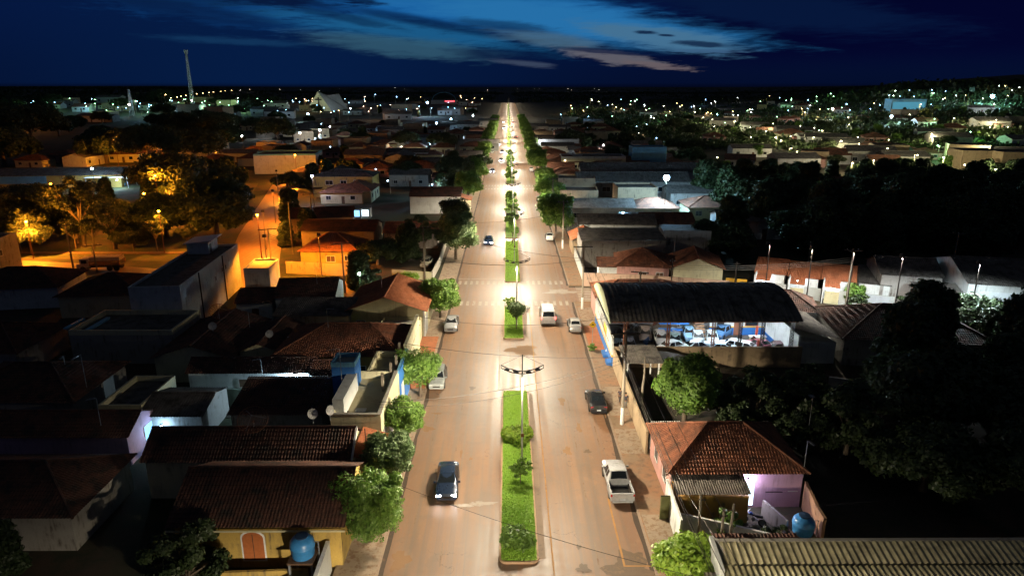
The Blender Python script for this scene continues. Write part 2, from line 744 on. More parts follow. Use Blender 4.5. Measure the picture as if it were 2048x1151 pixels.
def wallseg(name, label, pts, h, m, th=.18, cat='wall', cap=None, base=None):
    """free standing wall along a polyline, standing on the ground"""
    mb = MB()
    for (x0, y0), (x1, y1) in zip(pts, pts[1:]):
        d = Vector((x1 - x0, y1 - y0)).normalized()
        n = Vector((-d.y, d.x)) * th / 2
        poly = [(x0 - n.x, y0 - n.y), (x1 - n.x, y1 - n.y), (x1 + n.x, y1 + n.y), (x0 + n.x, y0 + n.y)]
        mb.prism(poly, -.1, h, m)
        if cap:
            n2 = n * 1.35
            poly = [(x0 - n2.x, y0 - n2.y), (x1 - n2.x, y1 - n2.y), (x1 + n2.x, y1 + n2.y), (x0 + n2.x, y0 + n2.y)]
            mb.prism(poly, h, h + .08, cap)
    o = mb.obj(name)
    return tag(o, label, cat)


# ------------------------------------------------------------------ sky (dusk, after sunset)
w = bpy.data.worlds.new('World')
sc.world = w
w.use_nodes = True
t = NT(w.node_tree)
wo = t.n('ShaderNodeOutputWorld')
bg = t.n('ShaderNodeBackground')
t.l(bg.outputs[0], wo.inputs[0])
tc = t.n('ShaderNodeTexCoord').outputs['Generated']
sp = t.n('ShaderNodeSeparateXYZ')
t.l(tc, sp.inputs[0])
az = t.m('ARCTAN2', sp.outputs[0], sp.outputs[1])
el = t.m('ARCSINE', sp.outputs[2])
cb = t.n('ShaderNodeCombineXYZ')
cb2 = t.n('ShaderNodeCombineXYZ')
t.l(az, cb2.inputs[0])
t.l(t.m('MULTIPLY', el, 9), cb2.inputs[1])
t.l(az, cb.inputs[0])
t.l(t.m('MULTIPLY', el, 5.5), cb.inputs[1])
nA = t.noise(cb.outputs[0], 7, 7, .6, .5)
nB = t.noise(t.scalev(cb.outputs[0], 1, 1.6, 1), 16, 6, .62, .8)
nC = t.noise(cb2.outputs[0], 30, 7, .68, .4)


def sky_mask(px, py, a, b, rot, soft=1., kn=1.1):
    a0 = math.atan((px - 1024) / 1444) + .0056
    e0 = (170 - py) / 1440
    a, b = a / 1440, b / 1440
    c, s_ = math.cos(R(rot)), math.sin(R(rot))
    da, de = t.m('SUBTRACT', az, a0), t.m('SUBTRACT', el, e0)
    u = t.m('DIVIDE', t.m('ADD', t.m('MULTIPLY', da, c), t.m('MULTIPLY', de, s_)), a)
    v = t.m('DIVIDE', t.m('SUBTRACT', t.m('MULTIPLY', de, c), t.m('MULTIPLY', da, s_)), b)
    d = t.m('SQRT', t.m('ADD', t.m('MULTIPLY', u, u), t.m('MULTIPLY', v, v)))
    d = t.m('ADD', d, t.m('MULTIPLY', t.m('SUBTRACT', nA, .5), kn * 2.4))
    d = t.m('ADD', d, t.m('MULTIPLY', t.m('SUBTRACT', nB, .5), kn * 1.5))
    d = t.m('ADD', d, t.m('MULTIPLY', t.m('SUBTRACT', nC, .5), kn * 1.3))
    return t.mr(d, 1.15, 1.15 - .9 * soft)


sky = t.mix(t.mr(el, -.01, .13), (.0012, .0045, .026), (.0018, .0085, .058))
sky = t.mix(t.mr(t.m('ABSOLUTE', t.m('ADD', az, .30)), .55, .0), sky, (.0018, .0125, .060))
sky = t.mix(t.m('MULTIPLY', t.mr(az, .12, .33), t.mr(el, .01, .05)), sky, (.0010, .0020, .024))
for px, py, a, b, rot, soft, kn, c, k in [
        (560, 25, 330, 50, -3, 1, .7, (.004, .045, .17), .9),
        (930, 22, 430, 52, -5, .9, .35, (.008, .105, .33), 1),
        (1130, 50, 400, 40, -7, .8, .35, (.018, .150, .37), 1),
        (1330, 84, 170, 24, -9, .7, .5, (.055, .155, .27), .95),
        (800, 68, 330, 26, -7, .9, .6, (.010, .10, .24), .9),
        (820, 98, 220, 22, -5, .9, .6, (.028, .088, .145), .85),
        (1090, 82, 130, 17, -7, .9, .6, (.055, .12, .19), .8),
        (460, 92, 150, 9, -2, 1, .6, (.006, .035, .10), .8),
        (1235, 119, 110, 10, -7, 1, 1.6, (.125, .120, .145), .8),
        (1315, 133, 60, 5, -6, 1, 1.5, (.13, .10, .11), .75),
        (1045, 128, 80, 7, -6, .9, .6, (.05, .07, .12), .7),
        (1430, 108, 90, 5, -2, .8, .8, (.04, .10, .20), .8)]:
    f = t.m('MULTIPLY', sky_mask(px, py, a, b, rot, soft, kn), k)
    sky = t.mix(f, sky, mul(c, 1.15))
# darker cloud bars over the bright part
for px, py, a, b, rot, kn, k in [(520, 6, 190, 26, -3, .9, .97), (420, 45, 150, 14, -6, .8, .6), (850, 52, 190, 11, -9, .6, .65), (1010, 58, 120, 12, -5, .6, .6),
                                 (680, 44, 140, 11, -10, .7, .6), (1010, 112, 120, 13, -3, .6, .75), (1400, 95, 70, 6, -4, .7, .85),
                                 (1290, 72, 30, 4, -4, .7, .9), (1330, 78, 20, 3, -4, .7, .9), (1240, 108, 120, 5, -4, .7, .8),
                                 (1560, 40, 300, 40, -9, .5, .9), (300, 15, 260, 22, -4, 1.0, .5), (700, 8, 60, 9, -12, .9, .8), (620, 20, 90, 10, -12, .7, .7)]:
    f = t.m('MULTIPLY', sky_mask(px, py, a, b, rot, .8, kn), k)
    sky = t.mix(f, sky, (.0022, .010, .048))
sky = t.mix(t.mr(el, .13, .30), sky, (.0165, .0210, .0300))
sky = t.mix(t.mr(el, .004, -.004), sky, (.0008, .0025, .012))
t.l(sky, bg.inputs[0])
bg.inputs[1].default_value = .92

# ------------------------------------------------------------------ ground and avenue
xs = sorted(set([round(v, 2) for v in (np.linspace(-1, 1, 61) ** 3 * 6000).tolist()] + [-150, -90, -45, -12, 0, 12, 45, 90, 150, 210, -210, 280, -280, 360, -360]))
ys = [-60, 0, 60, 120, 180] + [120 + 60 * 1.0 * (1.055 ** k) * k / 1.4 for k in range(1, 48)]
ys = sorted(set(round(y, 1) for y in ys if y < 9000)) + [11000]
mb = MB()
mb.grid([[(x, y, terr(x, y) - .02) for x in xs] for y in ys], m_ground)
struct(mb, 'ground')

KL, KR = -8.63, 9.70
ML, MR = -.65, 2.50
Y1 = 1330
mb = MB()
mb.grid([[(KL, y, .004), (KR, y, .004)] for y in (-30, 20, 60, 100, 200, 400, Y1)], m_asph)
struct(mb, 'avenue_road')
# cross street: left arm bends away, right arm slopes off
mb = MB()
L_ = [(KL, 97.5, 105.3), (-30, 100.5, 108.5), (-48, 105, 113), (-75, 110.5, 120), (-125, 119, 129)]
mb.grid([[(x, a, .004) for x, a, b in L_], [(x, b, .004) for x, a, b in L_]], m_asph)
R_ = [(KR, 97.0, 104.6), (22, 95.6, 103.0), (34, 91.8, 99.5), (52, 83.5, 91.5), (76, 71.5, 80), (120, 50, 58.5)]
mb.grid([[(x, a, .004) for x, a, b in R_], [(x, b, .004) for x, a, b in R_]], m_asph)
struct(mb, 'cross_street')
mb = MB()
S_ = [(-44, 112, 9.5), (-53.5, 145, 9.5), (-62, 180, 9), (-75, 235, 9), (-92, 300, 8)]
mb.grid([[(x - w_ / 2, y, .008), (x + w_ / 2, y, .008)] for x, y, w_ in S_], m_asph)
struct(mb, 'side_street')


def kerb(mb, pts, wd, m, h=.15):
    for (x0, y0), (x1, y1) in zip(pts, pts[1:]):
        d = Vector((x1 - x0, y1 - y0)).normalized()
        n = Vector((-d.y, d.x)) * wd / 2
        mb.prism([(x0 - n.x, y0 - n.y), (x1 - n.x, y1 - n.y), (x1 + n.x, y1 + n.y), (x0 + n.x, y0 + n.y)], -.05, h, m)


for side, x in ((-1, KL), (1, KR)):
    mb = MB()
    o = x + side * .08
    kerb(mb, [(o, -20), (o, 96.9)], .16, m_kerb_c)
    kerb(mb, [(o, 105.5), (o, 210)], .16, m_kerb_c)
    kerb(mb, [(o, 222), (o, 345)], .16, m_kerb_c)
    kerb(mb, [(o, 357), (o, Y1)], .16, m_kerb_c)
    struct(mb, 'kerb')
    mb = MB()
    for (y0, y1) in ((-20, 96.9), (105.5, 210), (222, 345), (357, 700)):
        a_, b_ = sorted((x - side * .003, x - side * .34))
        n_ = max(2, int((y1 - y0) / 2.5))
        pr = [y0 + (y1 - y0) * k / n_ for k in range(n_ + 1)]
        mb.grid([[(a_ + (.10 * math.sin(q * 1.7) if side > 0 else 0), q, .0075), (b_ + (.10 * math.sin(q * 1.3) if side < 0 else 0), q, .0075)] for q in pr], m_gut)
    struct(mb, 'gutter')
    mb = MB()
    i, q = x + side * .16, x + side * 2.95
    for (y0, y1) in ((-20, 96.9), (105.5, 210), (222, 345), (357, Y1)):
        mb.box(min(i, q), y0, -.05, max(i, q), y1, .152 - .002, m_side if side > 0 else m_side_c)
    struct(mb, 'pavement')
mb = MB()
for (a, b, y0, y1, m) in [(KR + .3, 11.9, 77.5, 85.8, m_terra), (KL - 2.9, KL - .3, 76.2, 82.1, m_terra), (KR + .3, 12.4, 86.2, 94.0, m_side_c),
                          (KR + .25, 12.2, 38, 44.2, m_side_c), (KR + .25, 12.3, 60.2, 66.8, m_side_c), (KL - 2.8, KL - .25, 66.5, 75, m_terra),
                          (KR + .2, 12.3, 53, 57.5, m_side_c)]:
    mb.box(a, y0, .1, b, y1, .156, m)
struct(mb, 'pavement_slabs')

# painted marks
mb = MB()
Z = .012


def mark(x0, y0, x1, y1, m, z=Z):
    mb.face([(x0, y0, z), (x1, y0, z), (x1, y1, z), (x0, y1, z)], m)


y = 31.
while y < 700:
    if not (93 < y < 109 or 208 < y < 222 or 343 < y < 358):
        mark(-4.72, y, -4.60, y + 2.6, m_mark)
        mark(6.02, y, 6.13, y + 2.6, m_mark)
    y += 7.6
for x in (-7.0, 8.15 - .05):
    y = 33.
    while y < 340:
        if not (90 < y < 110 or 205 < y < 224):
            if not (x > 0 and y < 52):
                mark(x, y, x + .10, y + (4.5 if x > 0 else 2.4), m_mark)
        y += 5.2
mark(7.72, 38.6, 7.86, 46.5, m_marky, .016)
mark(7.86, 38.6, 9.55, 38.72, m_marky, .016)
mark(2.95, 28, 3.06, 95, m_marky, .016)
mark(-1.1, 66.5, -1.0, 80.5, m_mark, .016)
for yr in (95.3, 106.3, 211.5, 218.8, 345.5, 355):
    x = KL + .55
    while x < KR - .4:
        if not (ML - .2 < x < MR and yr > 95.5 and False):
            mark(x, yr, x + .42, yr + 2.1, m_markw)
        x += .92
for k in range(9):
    mark(KR + 1.0, 97.4 + k * .86, KR + 3.6, 97.8 + k * .86, m_markw, .014)
mark(3.2, 92.9, 9.4, 93.15, m_mark)
mark(KL + .3, 109.6, -.9, 109.85, m_markw)
mb.obj('road_markings')['kind'] = 'structure'


def blotch(name, label, px_, py_, rx, ry, m, seed, z=.014):
    x, y = G(px_, py_, 0)
    q = random.Random(seed)
    ph = [q.uniform(0, 6) for _ in range(4)]
    pts = []
    for k in range(40):
        a = 2 * PI * k / 40
        f = 1 + .22 * math.sin(3 * a + ph[0]) + .16 * math.sin(5 * a + ph[1]) + .10 * math.sin(9 * a + ph[2]) + .07 * math.sin(15 * a + ph[3])
        pts.append((x + rx * f * math.cos(a), y + ry * f * math.sin(a), z))
    mb = MB()
    mb.face(pts, m)
    mb.obj(name)['kind'] = 'structure'


m_pale = paint('pale_patch_mortar', (.42, .36, .30), .9, grime=(.22, .14, .09))
m_dust = paint('dust_spill', (.28, .155, .072), .7, grime=(.22, .125, .06))
m_wet = paint('oily_patch', (.14, .092, .056), .9, rough=.6, grime=(.20, .12, .06))
blotch('road_patch', '', 965, 1006, .95, .28, m_pale, 1)
blotch('road_patch', '', 930, 1010, .9, .22, m_pale, 2, .018)
blotch('road_patch', '', 856, 857, .55, .5, m_dust, 3)
blotch('road_patch', '', 800, 1120, .6, 1.0, m_dust, 4)
blotch('road_patch', '', 1262, 1135, 1.5, 1.6, m_wet, 5)
blotch('road_patch', '', 1045, 700, 1.7, 1.6, m_dust, 6)
blotch('road_patch', '', 1120, 583, 2.2, 1.2, m_pale, 9)
blotch('road_patch', '', 1175, 902, .3, .3, m_wet, 10)
for k in range(14):
    blotch('road_patch', '', 1016 + (rnd.choice([-1, 1]) * rnd.uniform(60, 200)), rnd.uniform(620, 1140), rnd.uniform(.08, .5), rnd.uniform(.15, 1.1), rnd.choice([m_dust, m_wet, m_dust]), 20 + k, .02 + .001 * k)
# median strips
segs = [(38.9, 65.9), (81.3, 94.6), (107.6, 138.0), (140.8, 208.0), (223.5, 342), (358.5, 520), (530, 760), (770, 1300), (-20, 33)]


def rounded(x0, x1, y0, y1, r):
    p = []
    for cx, cy, a0 in ((x1 - r, y0 + r, -90), (x1 - r, y1 - r, 0), (x0 + r, y1 - r, 90), (x0 + r, y0 + r, 180)):
        for k in range(7):
            a = R(a0 + 15 * k)
            p.append((cx + r * math.cos(a), cy + r * math.sin(a)))
    return p


mbk, mbg, mbd = MB(), MB(), MB()
for y0, y1 in segs:
    P0, P1 = rounded(ML, MR - .45, y0, y1, .5), rounded(ML + .13, MR - .58, y0 + .13, y1 - .13, .4)
    n = len(P0)
    for i in range(n):
        j = (i + 1) % n
        a, b, c, d = P0[i], P0[j], P1[j], P1[i]
        mbk.face([(*a, .17), (*b, .17), (*c, .17), (*d, .17)], m_kerb)
        mbk.face([(*a, -.05), (*b, -.05), (*b, .17), (*a, .17)], m_kerb)
        mbk.face([(*c, .05), (*d, .05), (*d, .17), (*c, .17)], m_kerb)
    mbg.face([(x, y, .13) for x, y in P1], m_grass_base)
    mbd.box(MR - .40, y0 + .6, -.02, MR + .02, y1 - .6, .02, m_mark if False else m_kerb_c)
struct(mbk, 'median_kerb')
struct(mbg, 'median_lawn')
struct(mbd, 'median_gutter')


# ------------------------------------------------------------------ leaf clouds
def quads(name, C, N, size, m, rng, aspect=1.6, extra=None):
    """one small leaf (4 vertices) at each centre"""
    n = len(C)
    ref = rng.normal(size=(n, 3))
    a = np.cross(N, ref)
    a /= np.linalg.norm(a, axis=1)[:, None] + 1e-9
    b = np.cross(N, a)
    sz = (size * rng.uniform(.6, 1.35, n))[:, None]
    a *= sz * .5
    b *= sz * .5 * aspect
    V = np.empty((n, 4, 3))
    V[:, 0] = C - b
    V[:, 1] = C + a
    V[:, 2] = C + b
    V[:, 3] = C - a
    me = bpy.data.meshes.new(name)
    me.vertices.add(4 * n)
    me.vertices.foreach_set('co', V.ravel())
    me.loops.add(4 * n)
    me.loops.foreach_set('vertex_index', np.arange(4 * n, dtype=np.int32))
    me.polygons.add(n)
    me.polygons.foreach_set('loop_start', np.arange(0, 4 * n, 4, dtype=np.int32))
    me.polygons.foreach_set('loop_total', np.full(n, 4, dtype=np.int32))
    me.materials.append(m)
    me.update()
    return me


def crown_pts(lobes, n, rng, shell=.55, clump=0.):
    """points spread in ellipsoid lobes (x,y,z,rx,ry,rz), mostly near their outside; returns centres and facing"""
    vol = np.array([l[3] * l[4] * l[5] for l in lobes]) ** .67
    pick = rng.choice(len(lobes), n, p=vol / vol.sum())
    L = np.array(lobes)[pick]
    d = rng.normal(size=(n, 3))
    d /= np.linalg.norm(d, axis=1)[:, None]
    r = 1 - shell * rng.random(n) ** 1.6
    ph = rng.uniform(0, 6, 9)
    bumps = .15 * np.sin(d[:, 0] * 7 + ph[0]) * np.sin(d[:, 1] * 6 + ph[1]) + .08 * np.sin(d[:, 2] * 9 + ph[2] + d[:, 0] * 5) + .06 * np.sin(d[:, 1] * 15 + ph[3]) * np.cos(d[:, 2] * 13)
    r = r * (1 + bumps + clump * rng.normal(size=n))
    C = L[:, :3] + d * L[:, 3:6] * r[:, None]
    N = d * .9 + rng.normal(size=(n, 3)) * .55 + np.array([0, 0, .25])
    N /= np.linalg.norm(N, axis=1)[:, None]
    return C, N


def lobes_for(kind, r, h0, rng):
    """crown of radius r whose underside is at h0"""
    o = []
    if kind == 'round':
        o.append((0, 0, h0 + r * .85, r * .82, r * .82, r * .78))
        for k in range(17):
            a = k * 2.4 + rng.random()
            q = rng.uniform(.45, .78) * r
            g_ = rng.uniform(.20, .40) * r
            o.append((math.cos(a) * q, math.sin(a) * q, h0 + r * rng.uniform(.45, 1.45) * (1.12 - .28 * q / r), g_, g_, g_ * .8))
    elif kind == 'block':
        for ix in (-.35, .35):
            for iy in (-.38, .38):
                for iz in (.5, 1.15):
                    g_ = rng.uniform(.5, .62) * r
                    o.append((ix * r + rng.normal() * .06 * r, iy * r + rng.normal() * .06 * r, h0 + iz * r + rng.normal() * .06 * r, g_, g_, g_ * .9))
        for k in range(12):
            a = k * 2.4
            g_ = rng.uniform(.16, .30) * r
            o.append((math.cos(a) * r * .85, math.sin(a) * r * .85, h0 + rng.uniform(.3, 1.6) * r, g_, g_, g_))
    elif kind == 'wide':
        for k in range(16):
            a = k * 2.4
            q = r * math.sqrt((k + .5) / 16) * .85
            o.append((math.cos(a) * q, math.sin(a) * q, h0 + r * (.62 - .35 * (q / r) ** 2) + rng.uniform(-.1, .12) * r, r * rng.uniform(.26, .38), r * rng.uniform(.26, .38), r * rng.uniform(.2, .28)))
    elif kind == 'open':
        for k in range(22):
            a = k * 2.4
            q = r * rng.uniform(.2, .95)
            o.append((math.cos(a) * q, math.sin(a) * q, h0 + r * rng.uniform(.2, 1.5) * (1.15 - .5 * q / r), r * rng.uniform(.16, .28), r * rng.uniform(.16, .28), r * rng.uniform(.1, .2)))
    elif kind == 'tall':
        for k in range(18):
            f = k / 17
            a = k * 2.4
            q = r * .55 * (1 - f * .6)
            o.append((math.cos(a) * q, math.sin(a) * q, h0 + f * r * 2.1, r * rng.uniform(.35, .5), r * rng.uniform(.35, .5), r * rng.uniform(.3, .42)))
    elif kind == 'bush':
        for k in range(8):
            a = k * 2.4
            q = r * math.sqrt((k + .3) / 8) * .7
            o.append((math.cos(a) * q, math.sin(a) * q, r * rng.uniform(.4, .65), r * .45, r * .45, r * .42))
    return o


def tree(label, x, y, r, h0, kind='round', leaf=m_leaf, n=5000, size=.2, seed=1, name='street_tree', group=None, z=None, lean=0., trunk=.16, cat='tree', clump=.03, shell=.55):
    rng = np.random.default_rng(seed)
    z = terr(x, y) if z is None else z
    o = thing(name, label, cat, (x, y, z), rng.uniform(0, 6), group)
    lb = lobes_for(kind, r, h0, rng)
    C, N = crown_pts(lb, n, rng, shell, clump)
    me = quads('crown', C, N, size, leaf, rng)
    c = bpy.data.objects.new('crown', me)
    col.objects.link(c)
    c.parent = o
    mb = MB()
    top = h0 + r * .55 if kind != 'bush' else r * .4
    mb.tube([(0, 0, -.1), (lean * .3, 0, top * .35), (lean * .6, .03, top * .7), (lean, 0, top)], [trunk * 1.25, trunk, trunk * .85, trunk * .55], m_bark, 8)
    for k, l in enumerate(lb[:: max(1, len(lb) // 7)]):
        mb.tube([(lean * .5, 0, top * .55), (l[0] * .5, l[1] * .5, (top * .6 + l[2]) / 2), (l[0] * .9, l[1] * .9, l[2])], [trunk * .5, trunk * .32, trunk * .12], m_bark, 5, False)
    mb.obj('trunk', o, 60)
    return o


def place(src, label, x, y, sc_=1., rz=0., group=None, z=None):
    c = copytree(src)
    c.location = (x, y, terr(x, y) if z is None else z)
    c.rotation_euler = (0, 0, rz)
    c.scale = (sc_,) * 3 if isinstance(sc_, (int, float)) else sc_
    if label:
        c['label'] = label
    if group:
        c['group'] = group
    return c


# street trees left of the avenue
tree('large lime-tipped street tree beside the yellow tiled house, lowest on the left pavement', -9.85, 41.2, 2.4, 1.3, 'block', m_leaf, 22000, .135, 11, trunk=.2, lean=.3)
tree('dark glossy street tree shading the small clay porch roof', -9.4, 47.6, 2.15, 1.5, 'round', m_leaf_g, 20000, .13, 12, trunk=.18)
tree('round pale green street tree in front of the cream terrace building', -9.15, 54.3, 1.85, 1.7, 'round', m_leaf, 14000, .125, 13)
tree('rounded street tree overhanging the silver station wagon', -9.1, 64.6, 2.35, 1.5, 'round', m_leaf, 15000, .135, 14)
tree('boxy clipped street tree at the zebra crossing corner beside the silver sedan', -9.45, 89.6, 2.35, 1.6, 'block', m_leaf, 10000, .2, 15)
tree('tall loose street tree leaning over the left kerb beyond the crossing', -9.7, 122.5, 4.3, 2.2, 'round', m_leaf_g, 14000, .26, 16, trunk=.25)
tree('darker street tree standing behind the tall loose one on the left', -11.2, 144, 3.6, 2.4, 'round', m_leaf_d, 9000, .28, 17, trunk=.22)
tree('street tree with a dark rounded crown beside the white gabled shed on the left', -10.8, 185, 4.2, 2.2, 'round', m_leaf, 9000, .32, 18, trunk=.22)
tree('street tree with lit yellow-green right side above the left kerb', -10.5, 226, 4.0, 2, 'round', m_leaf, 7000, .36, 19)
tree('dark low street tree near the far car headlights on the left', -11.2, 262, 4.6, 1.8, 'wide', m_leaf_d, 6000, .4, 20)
# right side
tr = tree('large bright street tree of the right row, the nearest, beside the parked white car', 10.4, 147, 3.9, 1.6, 'block', m_leaf, 13000, .27, 21, trunk=.2)
tree('lime shrub tree with yellow flowers at the lower edge of the right pavement', 11.2, 36.6, 1.95, .5, 'round', m_leaf_y, 9000, .17, 22, lean=.1)
for i, (yy, s_, lb_) in enumerate([(163, .78, 'second street tree of the right row, fuller and partly shaded'), (177, .86, 'third street tree of the right row, beside the parked cars'),
                                   (198, .80, 'fourth street tree of the right row, dark with a bright rim'), (216, .74, 'fifth street tree of the right row, near the lit green porch'),
                                   (262, .95, 'sixth street tree of the right row, wide and dark on its right side'), (305, .8, 'seventh street tree of the right row, pale green beside a parked car'),
                                   (335, .85, 'eighth street tree of the right row, next to the seventh'), (372, .8, 'ninth street tree of the right row, small with distance')]):
    place(tr, lb_, 11.0 + .4 * (i % 2), yy, s_, i * 1.3)
for i, yy in enumerate([405, 440, 480, 520, 565, 610]):
    place(tr, 'small far street tree lining the avenue near its vanishing end', 11.4, yy, .85, i, 'far trees along the avenue')
    place(tr, 'small far street tree lining the avenue near its vanishing end', -10.6, yy - 12, .85, i + 2, 'far trees along the avenue')
for i, yy in enumerate([290, 318, 350, 378]):
    place(tr, ['left row street tree just beyond the far headlights', 'left row tree with palms behind it', 'left row tree in front of white shop fronts', 'left row tree, narrowest before the far bend'][i], -10.8, yy, .8, i * 2.1)

# median plants
tree('round lime bush around the foot of the lamp pole on the median', .92, 55.2, 1.45, .05, 'bush', m_leaf_y, 5500, .15, 31, 'median_bush', cat='bush', z=.13)
tree('small open sapling on the median lawn just below the lamp pole', .95, 48.4, .85, 1.0, 'open', m_leaf, 1500, .13, 32, 'median_sapling', cat='tree', z=.13, trunk=.04)
tree('pale round sapling on the short median island by the crossing', 1.05, 84.8, 1.25, 1.7, 'round', m_leaf_g, 3600, .13, 33, 'median_tree', cat='tree', z=.13, trunk=.06)
tree('yellowish spindly sapling at the upper tip of the short median island', .3, 92.3, .9, .8, 'open', m_leaf_y, 700, .14, 34, 'median_sapling', cat='tree', z=.13, trunk=.03)
tree('small dark-leaved sapling under the lamp pole beyond the crossing', .85, 135.5, 1.3, 1.9, 'open', m_leaf, 1800, .2, 35, 'median_sapling', cat='tree', z=.13, trunk=.05)
md = tree('leafy young tree on the median past the second crossing gap', .8, 152, 1.7, .9, 'open', m_leaf, 2600, .26, 36, 'median_tree', cat='tree', z=.13, trunk=.06)
tree('flowering low shrub bed at the near tip of the median', .55, 40.7, 1.3, .0, 'bush', m_leaf, 2600, .14, 37, 'flower_bed', cat='shrub', z=.1)
for i, yy in enumerate([168, 187, 229, 252, 281, 310]):
    place(md, 'young median tree far along the avenue, one of an even row', .8, yy, rnd.uniform(.8, 1.25), i, 'young trees along the far median')

# grass blades on the median
rng = np.random.default_rng(5)
ng = 42000
yy = np.concatenate([rng.uniform(39.1, 65.7, 26000), rng.uniform(81.5, 94.4, 7000), rng.uniform(107.8, 137.8, 9000)])
C = np.stack([rng.uniform(ML + .16, MR - .6, ng), yy, .16 + rng.uniform(0, .05, ng)], 1)
N = rng.normal(size=(ng, 3)) * .5 + np.array([0, -.3, .8])
N /= np.linalg.norm(N, axis=1)[:, None]
o = bpy.data.objects.new('grass', quads('grass', C, N, .075, m_blade, rng, 2.2))
col.objects.link(o)
tag(o, 'short bright green grass blades on the median strips', 'grass', kind='stuff')

# flowers on the tip bed, litter bag
for i, (fx, fy, s_) in enumerate([(.25, 41.0, .3), (.7, 40.5, .24)]):
    mb = MB()
    rg_ = random.Random(i)
    for k in range(14):
        a = k * 2.4
        q = s_ * math.sqrt(k / 14)
        mb.sphere((fx + q * math.cos(a) * 1.4, fy + q * math.sin(a) * .7, 1.0 - q * .4 - .25 * i + .02 * k), .10, white_trim, 7, 4)
    tag(mb.obj('flower_cluster', smooth=60), ['bright white flower cluster on the median tip bed', 'smaller greyish white flower cluster on the same bed'][i], 'flowers')
mb = MB()
rb = random.Random(4)
for k in range(7):
    mb.sphere((1.7 + k * .22, 94.0 - .1 * k + rb.uniform(-.1, .1), .28), .24 - .015 * k, white_trim, 7, 5)
tag(mb.obj('cloth_heap', smooth=50), 'crumpled white cloth heap at the foot of the crossing lamp pole', 'cloth')

# ------------------------------------------------------------------ avenue lamps
lampdata = None


def lamp_light(name, power, size=.14, side=0):
    ld = bpy.data.lights.new(name, 'POINT')
    ld.energy = power
    ld.shadow_soft_size = size
    ld.color = (1, .85, .62)
    ld.use_nodes = True
    t = NT(ld.node_tree)
    out = t.n('ShaderNodeOutputLight')
    e = t.n('ShaderNodeEmission')
    t.l(e.outputs[0], out.inputs[0])
    n = t.n('ShaderNodeTexCoord').outputs['Normal']
    s = t.n('ShaderNodeSeparateXYZ')
    t.l(n, s.inputs[0])
    c = t.m('MULTIPLY', s.outputs[2], -1)
    cc = t.m('MAXIMUM', c, .16)
    # street optics: throws along the road, less across it, nothing above the horizontal
    i = t.m('POWER', cc, -1.85)
    i = t.m('MINIMUM', i, 11)
    i = t.m('MULTIPLY', i, t.mr(c, .05, .46))
    ax = t.m('ABSOLUTE', s.outputs[0])
    i = t.m('MULTIPLY', i, t.mr(ax, .55, 1.0, 1., .46))
    if side:
        i = t.m('MULTIPLY', i, t.mr(t.m('MULTIPLY', s.outputs[0], side), -.25, .42, .30, 1.25))
    i = t.m('MULTIPLY', i, .22)
    e.inputs[0].default_value = (1, 1, 1, 1)
    t.l(i, e.inputs[1])
    return ld


def lamp_post(y, label, near=True, src=None):
    px_ = 1.12
    if src is None:
        o = thing('lamp_pole', label, 'street lamp', (px_, y, .12))
        mb = MB()
        mb.tube([(0, 0, 0), (0, 0, 4.2), (0, 0, 8.55)], [.085, .075, .06], pole_white, 10)
        mb.tube([(0, 0, -.1), (0, 0, .12)], .16, concrete, 10)
        mb.obj('pole', o, 40)
        mb = MB()
        mb.tube([(0, 0, 8.55), (0, 0, 10.2)], .045, steel_dark, 8)
        arcs = []
        for dz in (0, .26):
            pts = []
            for k in range(15):
                x = -1.72 + 3.44 * k / 14
                pts.append((x, 0, 8.52 + dz + .52 * (x / 1.72) ** 2))
            mb.tube(pts, .032, steel_dark, 6)
        for x in (-1.7, -1.15, -.7, -.2, .2, .7, 1.15, 1.7):
            z = 8.52 + .52 * (x / 1.72) ** 2
            mb.tube([(x, 0, z), (x, 0, z + .26)], .024, steel_dark, 5)
        for s_ in (-1, 1):
            mb.tube([(0, 0, 10.15), (s_ * 1.7, 0, 9.3)], .012, steel_dark, 4)
        mb.obj('arch_bracket', o, 40)
        mb = MB()
        mb.box(-.09, -.13, 2.9, .16, -.06, 3.2, rust)
        mb.obj('plate', o)
        for x in (-1.25, -.5, .5, 1.25):
            z = 8.5 + .52 * (x / 1.72) ** 2
            mb = MB()
            mb.box(x - .21, -.10, z + .06, x + .21, .10, z + .17, steel_dark)
            mb.box(x - .12, -.16, z + .12, x + .12, .16, z + .20, steel_dark)
            l = mb.obj('luminaire', o)
            mb = MB()
            mb.face([(x - .17, -.07, z + .055), (x - .17, .07, z + .055), (x + .17, .07, z + .055), (x + .17, -.07, z + .055)], emit('led_panel', (1, .95, .86), 30, False))
            mb.obj('led_panel', l)
    else:
        o = copytree(src)
        o.location = (px_, y, .12)
        o['label'] = label
        if not near:
            o['group'] = 'far avenue lamp poles'
    return o


LY = [14, 50.9, 84.8, 120, 158, 197, 235]
names = ['arched lamp pole on the near median strip, closest to the camera', 'arched lamp pole over the white-lined crossing by the short island',
         'arched lamp pole beyond the crossing, third from the bottom', 'fourth arched lamp pole up the median', 'fifth arched lamp pole up the median', 'sixth arched lamp pole up the median']
src = lamp_post(50.9, names[0])
for i, yy in enumerate(LY[2:]):
    lamp_post(yy if yy != 84.8 else 88.6 - 2.2, names[i + 1], True, src)
near_l = lamp_light('lamp_light', 1, side=-1)
near_r = lamp_light('lamp_light', 1, side=1)
LP = 20500.
near_l.energy = near_r.energy = LP
far_l = lamp_light('lamp_light', 1)
far_l.energy = LP * 2.6


def add_light(data, x, y, z, rz=0., name='lamp_light'):
    o = bpy.data.objects.new(name, data)
    col.objects.link(o)
    o.location = (x, y, z)
    o.rotation_euler = (0, 0, rz)
    return o


